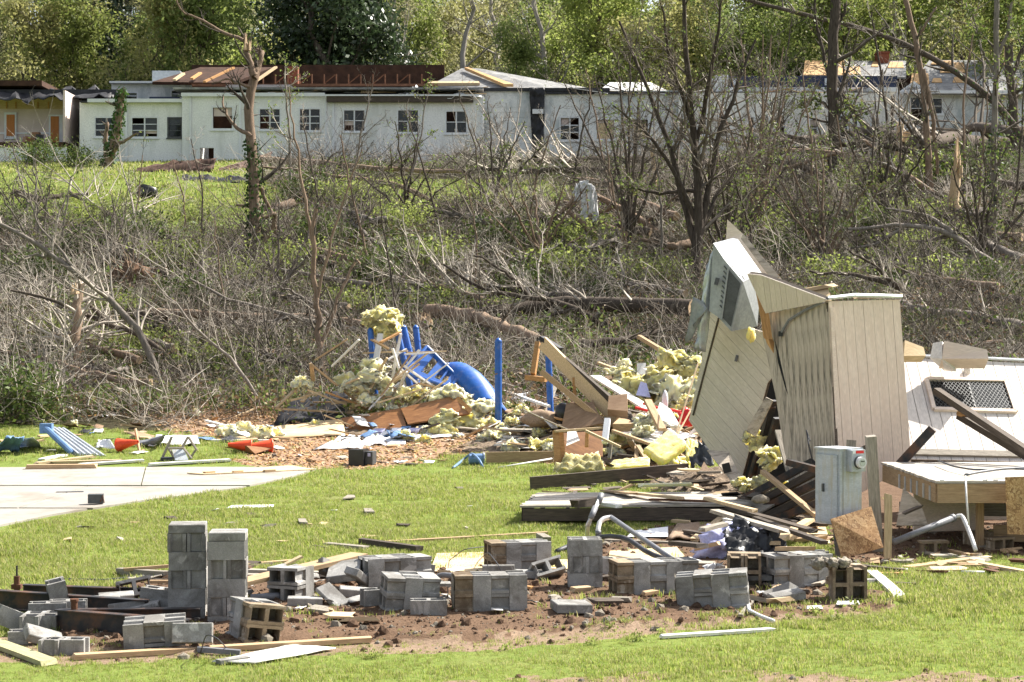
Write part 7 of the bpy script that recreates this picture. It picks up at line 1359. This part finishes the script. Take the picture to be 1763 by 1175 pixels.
def TGL(i, a, b, c, d, m): return where({'wood_dark':'dark','wood_tan':'tan','wood_pale':'pale','wood_grey':'grey','wood_white':'whitish'}[m]+' heap board '+('rising right' if d < b-8 else 'falling right' if d > b+8 else 'lying level'), (a+c)/2, (b+d)/2, TM)
for i, (a, b, c, d, m) in enumerate(TG):
    up = .18*(i % 3)+.06; lum((a,b,c,d), R.choice([.09,.12,.14]), .05, m, TGL(i, a, b, c, d, m), (up, up+R.uniform(-.03,.12)), group='boards of the criss-cross timber heap', rough=.4)
blob('stone', GH(1310,860,.5), (.28,.2,.14), 'mortar', 'pale mortar lump lying on the timber heap', 'mortar', seed=3, sub_=2)
flat([(1232,880),(1300,890),(1340,868),(1270,862)], .03, 'wood_grey', 'grey sheet under the criss-cross timber heap', lift=(.1,.12,.3,.3)); flat([(1335,930),(1430,938),(1420,905),(1345,910)], .02, 'plywood', 'tan sheet lying in front of the timber heap')
# timber frame left of the heap
for i, (p, w, l) in enumerate((((862,740,955,742),.5,'wide grey plank platform left of the rubble heap'),((868,752,955,754),.2,'grey plank below the wide one, left of the rubble heap'),((838,788,952,786),.08,'tan beam face at the foot of the plank platform'))): lum(p, w, .05 if i < 2 else .25, ['wood_grey','wood_white','wood_tan'][i], l, (.35-.15*i if i < 2 else .02,)*2)
for i in range(7): lum((880+i*3, 770-i*4, 950, 768-i*5), .14, .04, R.choice(['wood_grey','wood_dark']), 'grey plank stacked under the plank platform left of the rubble heap', (.05+.04*i,)*2, group='planks stacked left of the rubble heap')
pipe('bent light blue metal frame on the grass before the plank platform', [GH(780,806,.02), GH(800,790,.02), GH(812,780,.25), GH(826,792,.2), GH(832,806,.02)], .03, 'plastic_blue_pale', 'bent_metalwork', 'metalwork'); t = thing('blue_bin', 'dented pale blue metal bin on the grass below the plank platform', 'bin', GH(824,802)); q = ORG[t.name]; mb = MB(); mb.tube([q+V((-.22,.1,.14)), q+V((.1,.16,.15))], .13, 10); mb.build('drum', 'plastic_blue_pale', t); mb = MB(); mb.tube([q+V((.1,.16,.15)), q+V((.13,.165,.15))], .15, 10); mb.build('rim', 'metal_galv', t)
pipe('thin white pole lying across the grass before the plank platform', [GH(855,806,.03), GH(950,790,.12)], .02, 'pipe_white')
# things on the left lawn and apron
def seat_frame():
    d = gd(305,796); t = thing('overturned_chair', 'overturned brown metal chair frame with a grey seat on the grass', 'chair', GH(305,796)); mb = None
    for nm, pts in (('leg', [(278,792),(296,752)]),('leg', [(296,752),(289,770),(303,793)]),('leg', [(313,772),(324,752)]),('leg', [(324,752),(338,774),(325,793)]),('rail', [(291,772),(316,772),(330,790)])):
        mb = MB(); mb.tube([P(x_, y_, d+(.3 if nm == 'leg' else 0)) for x_, y_ in pts], .035, 6); mb.build(nm, 'wood_grey', t)
    vs, fs = slabv([P(296,774,d+.3), P(302,793,d), P(325,793,d), P(317,774,d+.3)], .03); obj('seat', vs, fs, 'metal_cabinet', t); mb = MB(); mb.box(P(289,791,d+.2), (.3,.3,.1)); mb.build('foot_block', 'rubber_hose', t)
seat_frame()
def cone(label, px, py, yaw, tilt):
    g = GH(px, py, .0); t = thing('traffic_cone', label, 'traffic cone', g+V((0,0,.16)), None, rotz(yaw) @ Matrix.Rotation(math.radians(tilt), 3, 'Y')); n = 14; vs, fs = [], []
    prof = [(.17,0),(.155,.04),(.10,.28),(.055,.48),(.04,.56)]
    for r_, z_ in prof:
        for k in range(n): vs.append((r_*math.cos(k*6.2832/n), r_*math.sin(k*6.2832/n), z_))
    for i in range(len(prof)-1):
        for k in range(n): fs.append((i*n+k, i*n+(k+1) % n, (i+1)*n+(k+1) % n, (i+1)*n+k))
    link('shell', mesh('shell', vs, fs, 'plastic_orange', True), t); vs = [(r_*math.cos(k*6.2832/n)*s_, r_*math.sin(k*6.2832/n)*s_, z_) for r_, z_, s_ in ((.175,.02,1),(.175,-.01,1),(.14,-.01,1),(.14,.02,1)) for k in range(n)]
    link('rim', mesh('rim', vs, [(i*n+k, i*n+(k+1) % n, (i+1)*n+(k+1) % n, (i+1)*n+k) for i in range(3) for k in range(n)], 'plastic_orange', True), t)
cone('left of two orange cones lying with open ends to the right', 432, 780, 12, -85); cone('right of two orange cones lying with open ends to the right', 467, 779, 25, -88); cone('crumpled red-orange cone lying beside the blue folded sheet', 204, 778, -20, 80)
panel('hardboard_sheet', [GH(384,770,.05), GH(440,782,.03), GH(470,772,.12), GH(425,768,.2)][::-1], .02, 'laminate_brown', 'dark brown panel lying under the two orange cones', 'panel')
sm = thing('monitor', 'black box monitor lying on the mulch edge in the middle', 'monitor', GH(626,803)); g = ORG[sm.name]; mb = MB(); mb.box(g+V((-.13,.2,.19)), (.36,.4,.38), rotz(-14)); mb.build('case', 'plastic_black', sm); mb = MB(); mb.box(g+V((.14,.24,.18)), (.2,.3,.3), rotz(-14)); mb.build('housing', 'metal_dark', sm); mb = MB(); mb.box(g+V((.12,.075,.26)), (.07,.01,.08), rotz(-14)); mb.build('label_sticker', 'paper_lilac', sm)
flat([(322,816),(350,818),(543,810),(500,803)], .025, 'plywood', 'long plywood sheet lying at the corner of the concrete apron'); 
for px in (352, 402, 455): lum((px,815-(px-350)*.03,px+16,814-(px-350)*.03), .1, .06, 'wood_tan', 'small wood block on the long plywood sheet edge', (.03,.03), group='blocks on the plywood sheet')
fs_ = thing('folded_sheet', 'blue-grey folded metal awning tipped on the grass at left', 'awning', GH(150,786)); obj('sheet', *slabv([P(75,735,gd(110,770)), P(130,782,gd(140,786)), P(185,786,gd(180,786)), P(112,738,gd(112,770))], .05), 'cloth_grey', fs_)
for k in range(5): mb = MB(); u = k/5+.1; mb.bar(P(75+(112-75)*u,735+3*u,gd(110,770)-.08), P(130+55*u,782+4*u,gd(150,786)-.08), .05, .05); mb.build('rib', 'metal_galv', fs_)
mb = MB(); mb.tube([P(78,737,gd(100,775)-.1), P(126,782,gd(126,784)-.1)], .08, 10); mb.build('blue_roller', 'plastic_blue_pale', fs_); mb = MB(); mb.box(P(80,738,gd(100,775)-.05), (.3,.2,.24)); mb.build('end_bracket', 'plastic_blue_pale', fs_)
for p, m, l in (((48,804,168,803),'wood_tan','tan timber at the front of the broken pallet by the apron'),((62,798,160,786),'wood_pale','pale slat of the broken pallet by the apron'),((90,796,210,793),'wood_pale','second pale slat of the broken pallet'),((140,800,245,793),'wood_white','white board end right of the broken pallet'),((70,792,110,784),'wood_white','short white slat behind the broken pallet'),((255,800,395,792),'wood_white','long white strip under the chair frame')): lum(p, .22, .1 if 'timber' in l else .05, m, l, (.02,.02))
flat([(-20,775),(30,777),(42,752),(15,750)], .02, 'plastic_blue_pale', 'pale blue sheet scrap at the left edge of the grass', lift=(0,0,.4,.5), amp=.1); flat([(30,772),(75,772),(58,753),(40,755)], .02, 'metal_galv', 'grey ribbed sheet scrap beside the pale blue scrap', lift=(0,0,.4,.3), amp=.06); flat([(165,772),(200,774),(190,758),(170,760)], .02, 'paper_white', 'white sheet scrap behind the folded awning', lift=(0,0,.2,.1), amp=.05); flat([(205,768),(275,768),(285,750),(262,757)], .02, 'pipe_grey', 'grey curved sheet scrap left of the chair frame', lift=(0,0,.35,.1), amp=.05)
flat([(255,768),(345,765),(340,752),(270,752)], .02, 'paper_white', 'white sheet lying behind the chair frame', lift=(.02,.02,.1,.1), amp=.06, tear=.05); board('upright_stick', GH(240,776), P(233,738,gd(240,776)), .07, .04, 'wood_pale', 'pale stick standing left of the chair frame', 'board'); lum((96,849,144,848), .05, .05, 'pipe_grey', 'thin grey bar lying on the concrete apron'); t = thing('battery_box', 'small dark box with wires lying on the concrete apron', 'box', GH(163,872)); mb = MB(); mb.box(ORG[t.name]+V((0,.1,.13)), (.27,.2,.16), rotz(8)); mb.build('case', 'metal_dark', t); mb = MB(); mb.tube([ORG[t.name]+V(q) for q in ((.1,0,.08),(.15,-.02,.2),(.17,0,.06))], .012, 5); mb.build('lead', 'rust', t)
for px, py in ((1165,800),(400,745),(455,748),(430,742)): fluff('insulation', GH(px,py,.12), (.6,.4,.3), 'insulation_pale' if px < 600 else 'insulation', 'pale insulation scrap beside the plywood at left' if px < 600 else 'yellow insulation scrap behind the low platform', px, 3, None, 'insulation scraps by the plywood' if px < 600 else None)
# ---------------------------------------------------------------- litter: small scraps one can count, in four fields
MW = {'wood_pale':'pale wooden ','wood_tan':'tan wooden ','wood_grey':'grey wooden ','wood_dark':'dark wooden ','wood_white':'white wooden ','wood_orange':'orange wooden ','gypsum':'chalky white ','paper_white':'white paper ','cardboard':'brown cardboard ','insulation':'yellow fluffy ','insulation_pale':'pale fluffy ','roof_felt':'black felt ','plastic_blue_pale':'pale blue plastic ','concrete_block':'grey concrete ','rust':'rusty '}
def litter(n, poly, label, grp, mats, size, pile=True, seed=1, kinds=(0, 1), up=.25):
    base = label; r_ = random.Random(seed); xs = [p[0] for p in poly]; ys = [p[1] for p in poly]; k = 0
    while k < n:
        px, py = r_.uniform(min(xs), max(xs)), r_.uniform(min(ys), max(ys))
        if not inpoly([px], [py], poly)[0]: continue
        k += 1; c = GH(px, py, .04, pile=pile); m = r_.choice(mats); label = MW.get(m, '')+base[base.index(' ')+1:]; L = r_.uniform(*size); a = r_.uniform(0, 6.28); el = r_.uniform(-.05, up)*r_.random()
        dv = V((math.cos(a)*math.cos(el), math.sin(a)*math.cos(el), math.sin(el)))*L
        if m.startswith('wood') or m in ('rust',): board('wood_scrap', c, c+dv, r_.uniform(.04,.16), r_.uniform(.02,.05), m, label, 'scrap', group=grp, rough=.6, roll=r_.uniform(-.3,.3))
        elif m.startswith('insul'): setp(fluff('insulation_scrap', c+V((0,0,.06)), (L*.6,L*.4,L*.25), m, label, k+seed*50, 1, None, grp), None, 'scrap')
        else:
            w = V((-math.sin(a), math.cos(a), r_.uniform(-.1,.4)))*L*r_.uniform(.3,.7); sheet('sheet_scrap', [c, c+dv*.7, c+dv*.7+w, c+w], m, 4, 3, .05*L, 2, k, .008, label, 'scrap', group=grp, tear=.08)
HEAP = [(870,715),(900,690),(985,670),(1050,650),(1150,690),(1200,730),(1215,790),(1130,800),(1040,790),(960,795),(890,750)]
litter(125, HEAP, 'small broken scrap lying in the rubble heap left of the leaning wall', 'scraps of the rubble heap', ['wood_pale','wood_tan','wood_grey','wood_dark','gypsum','paper_white','cardboard','insulation_pale','wood_white','wood_orange','insulation','wood_pale','gypsum'], (.25,1.1), seed=3, up=.9)
rw_ = random.Random(77)
for k in range(26):
    px, py = rw_.uniform(560, 740), rw_.uniform(600, 705); a = rw_.uniform(-1.3, 1.3); L = rw_.uniform(16, 46); d_ = 50.6+rw_.uniform(-.5, .8); m = rw_.choice(['wood_pale','wood_tan','pipe_white','wood_pale','wood_white'])
    lo = (px-math.cos(a)*L, py+abs(math.sin(a))*L); hi_ = (px+math.cos(a)*L, py-abs(math.sin(a))*L)
    board('wreck_stick', P(*lo, d_), P(*hi_, d_+rw_.uniform(-.4,.4)), rw_.uniform(.05,.1), .04, m, ('white' if 'white' in m else 'pale' if 'pale' in m else 'tan')+' broken stick jammed in the insulation of the blue playground wreck', 'stick', group='sticks jammed in the playground wreck', rough=.3)
litter(42, HEAP, 'long broken board tossed in the rubble heap left of the leaning wall', 'long boards of the rubble heap', ['wood_pale','wood_tan','wood_grey','wood_pale','wood_dark','wood_white','wood_orange'], (.9,2.3), seed=23, up=.8)
litter(20, [(1110,640),(1190,650),(1200,700),(1130,715),(1060,690)], 'torn piece of insulation batt in the rubble heap', 'batt pieces of the rubble heap', ['insulation','insulation_pale'], (.5,1.1), seed=24)
litter(48, [(860,712),(960,712),(965,760),(870,775),(820,750)], 'small broken scrap lying between the lone blue post and the smashed cabinet', 'scraps by the smashed cabinet', ['wood_pale','wood_tan','gypsum','wood_grey','wood_dark','cardboard','wood_white','insulation_pale'], (.25,1.0), seed=14, up=.5)
litter(62, [(480,735),(600,700),(700,690),(860,700),(870,745),(700,765),(560,750)], 'small broken scrap lying around the blue playground wreck', 'scraps around the playground wreck', ['wood_pale','wood_tan','gypsum','paper_white','insulation_pale','wood_dark','wood_white','insulation','plastic_blue_pale'], (.2,.9), seed=4, up=.7)
litter(85, [(1090,805),(1200,790),(1270,850),(1300,895),(1410,900),(1420,930),(1350,930),(1310,902),(1230,900),(1180,900),(1150,860),(960,850),(980,830)], 'small broken scrap among the timber before the leaning wall', 'scraps among the timber', ['wood_pale','wood_tan','wood_grey','wood_dark','wood_dark','wood_dark','roof_felt','cardboard','wood_dark','wood_orange'], (.2,.8), seed=5, up=.5)
litter(52, [(0,760),(60,742),(250,735),(480,730),(480,765),(300,780),(60,785)], 'small scrap scattered on the grass along the edge of the brush', 'scraps along the brush edge', ['wood_pale','gypsum','paper_white','wood_white','wood_tan','plastic_blue_pale','cardboard','roof_felt'], (.2,.8), False, 6)
litter(40, [(440,770),(640,760),(860,745),(950,790),(800,800),(650,800),(500,800)], 'small scrap lying on the wood mulch', 'scraps on the mulch', ['wood_pale','gypsum','wood_grey','wood_tan','wood_dark','paper_white'], (.12,.5), False, 7, up=.1)
litter(80, [(200,985),(640,950),(960,960),(1060,985),(1240,960),(1420,985),(1460,1030),(1290,1050),(1000,1030),(640,1070),(480,1060),(300,1010)], 'small splinter lying on the bare soil of the block field', 'splinters in the block field', ['wood_pale','wood_tan','wood_grey','concrete_block','gypsum','wood_dark','concrete_block'], (.1,.4), False, 8, up=.1)
litter(30, [(1480,985),(1500,960),(1763,935),(1763,985),(1560,985)], 'small scrap lying before the timber deck', 'scraps before the deck', ['wood_pale','wood_tan','wood_grey','rust','gypsum'], (.12,.45), False, 9, up=.1)
litter(22, [(120,905),(600,850),(880,830),(900,900),(600,930),(300,960),(40,1000)], 'tiny scrap lying on the open lawn', 'scraps on the lawn', ['wood_pale','wood_dark','paper_white','wood_grey'], (.08,.22), False, 10, up=.05)
litter(40, [(60,720),(260,660),(470,690),(470,735),(280,735),(60,740)], 'small scrap blown into the foot of the brush', 'scraps in the brush', ['gypsum','paper_white','wood_pale','cardboard','insulation_pale','wood_orange'], (.25,.9), False, 11, up=.8)
# ---------------------------------------------------------------- grass, weeds, mulch
def tuft(seed, nb, rad, hgt, w, m='grass_blade'):
    rg = np.random.default_rng(seed); o = np.concatenate([rg.normal(size=(nb, 2))*rad*.5, np.zeros((nb, 1))], 1); a = rg.uniform(0, 6.28, nb); d = np.stack([np.cos(a), np.sin(a), np.zeros(nb)], 1); s = np.stack([-np.sin(a), np.cos(a), np.zeros(nb)], 1)
    h = hgt*rg.uniform(.5, 1.3, (nb, 1)); lean = rg.uniform(.1, .8, (nb, 1))*h; z = np.array([[0, 0, 1.]])
    p0 = o-s*w; p1 = o+s*w; m0 = o+d*lean*.35+z*h*.6-s*w*.8; m1 = o+d*lean*.35+z*h*.6+s*w*.8; t = o+d*lean+z*h
    v = np.stack([p0, p1, m1, m0, t, t+s*w*.15], 1).reshape(-1, 3); b = np.arange(nb)[:, None]*6; f = np.concatenate([b+np.array([[0,1,2,3]]), b+np.array([[3,2,5,4]])]); return npmesh('tuft', v, f, m)
def lawn():
    y = []; x = []
    for a, b, n in ((16, 20, 22000), (20, 25, 26000), (25, 31, 24000), (31, 38, 18000), (38, 52, 16000)): xx, yy = area_pts(n, a, b, 1.06); x.append(xx); y.append(yy)
    x = np.concatenate(x); y = np.concatenate(y); dm, sm, mu, br = zones(x, y); px, py = pix(x, y); u = rng.uniform(size=len(x))
    ap_ = inpoly(px, py, [(-400,800),(430,803),(548,810),(500,825),(424,841),(330,857),(250,867),(150,882),(90,892),(0,911),(-400,960)])
    thin = nz(x, y, 1.1)+.6*nz(x, y, 2.7)+.35*nz(x, y, 6.1) < -.42
    k = ~ap_ & ~br & ((~dm & ~sm & ~mu & (~thin | (u < .3)) & ((y > 19.6) | (u < .5))) | (sm & (u < .16)) | (dm & (u < .012)) | (mu & (u < .05))); x, y = x[k], y[k]; n = len(x)
    sc_ = rng.uniform(.65, 1.25, n)*np.where(y < 19.6, .55, .9)*(1+.4*nz(x, y, .9)+.3*nz(x+9, y, 3.1))*np.where(y > 38, 1.25, 1)
    scatter('lawn_grass', 'short bright spring grass covering the open ground', 'grass', np.stack([x, y, terrain(x, y)-.004], 1), np.stack([rng.normal(size=n)*.1, rng.normal(size=n)*.1, rng.uniform(0, 6.28, n)], 1), sc_, [tuft(i, 16, .10, .062, .0042) for i in range(5)])
    x, y = area_pts(9000, 88, 120, 1.1); k = ~zones(x, y)[3] & (y < 118); x, y = x[k], y[k]; n = len(x)
    scatter('hill_grass', 'bright grass on the lawn below the white building', 'grass', np.stack([x, y, terrain(x, y)], 1), np.stack([np.zeros(n), np.zeros(n), rng.uniform(0, 6.28, n)], 1), rng.uniform(.7, 1.4, n), [tuft(9+i, 18, .45, .13, .02) for i in range(3)])
lawn()
def weeds():
    for i, (px, py, s) in enumerate(((1050,1085,.5),(1300,1075,.45),(1015,1112,.5),(1095,1105,.5),(1405,1060,.6),(1440,1070,.8),(1360,1068,.5),(1245,1058,.4),(745,1052,.5),(1590,975,.7),(1555,972,.6),(1310,1085,.45),(1140,1092,.4),(870,1120,.45),(640,1135,.5),(1470,1050,.6))):
        g = GH(px, py); t = thing('weed', 'small green weed growing on the edge of the bare soil', 'weed', g, 'weeds at the soil edge'); t.scale = (s*.55,)*3; t.rotation_euler = (0, 0, i); link('leaves', WD, t)
WD = npmesh('leaves', *leaves(np.random.default_rng(3), np.abs(np.random.default_rng(4).normal(size=(90, 3)))*np.array([.16,.16,.16])*np.sign(np.random.default_rng(5).normal(size=(90, 3))*np.array([1,1,0])+np.array([0,0,1])), .06, .02), 'leaf_spring')
weeds()
x, y = area_pts(26000, 40, 53, 1.0); k = zones(x, y)[2]; x, y = x[k], y[k]; n = len(x); chip = mesh('chip', boxv((0,0,0), (.09,.035,.012)), BOXF, 'wood_tan'); chip2 = mesh('chip', boxv((0,0,0), (.07,.03,.012)), BOXF, 'wood_orange')
scatter('wood_mulch', 'brown wood chip mulch spread around the playground', 'mulch', np.stack([x, y, terrain(x, y)+.008], 1), np.stack([rng.normal(size=n)*.3, rng.normal(size=n)*.3, rng.uniform(0, 6.28, n)], 1), rng.uniform(.6, 1.6, n), [chip, chip2])
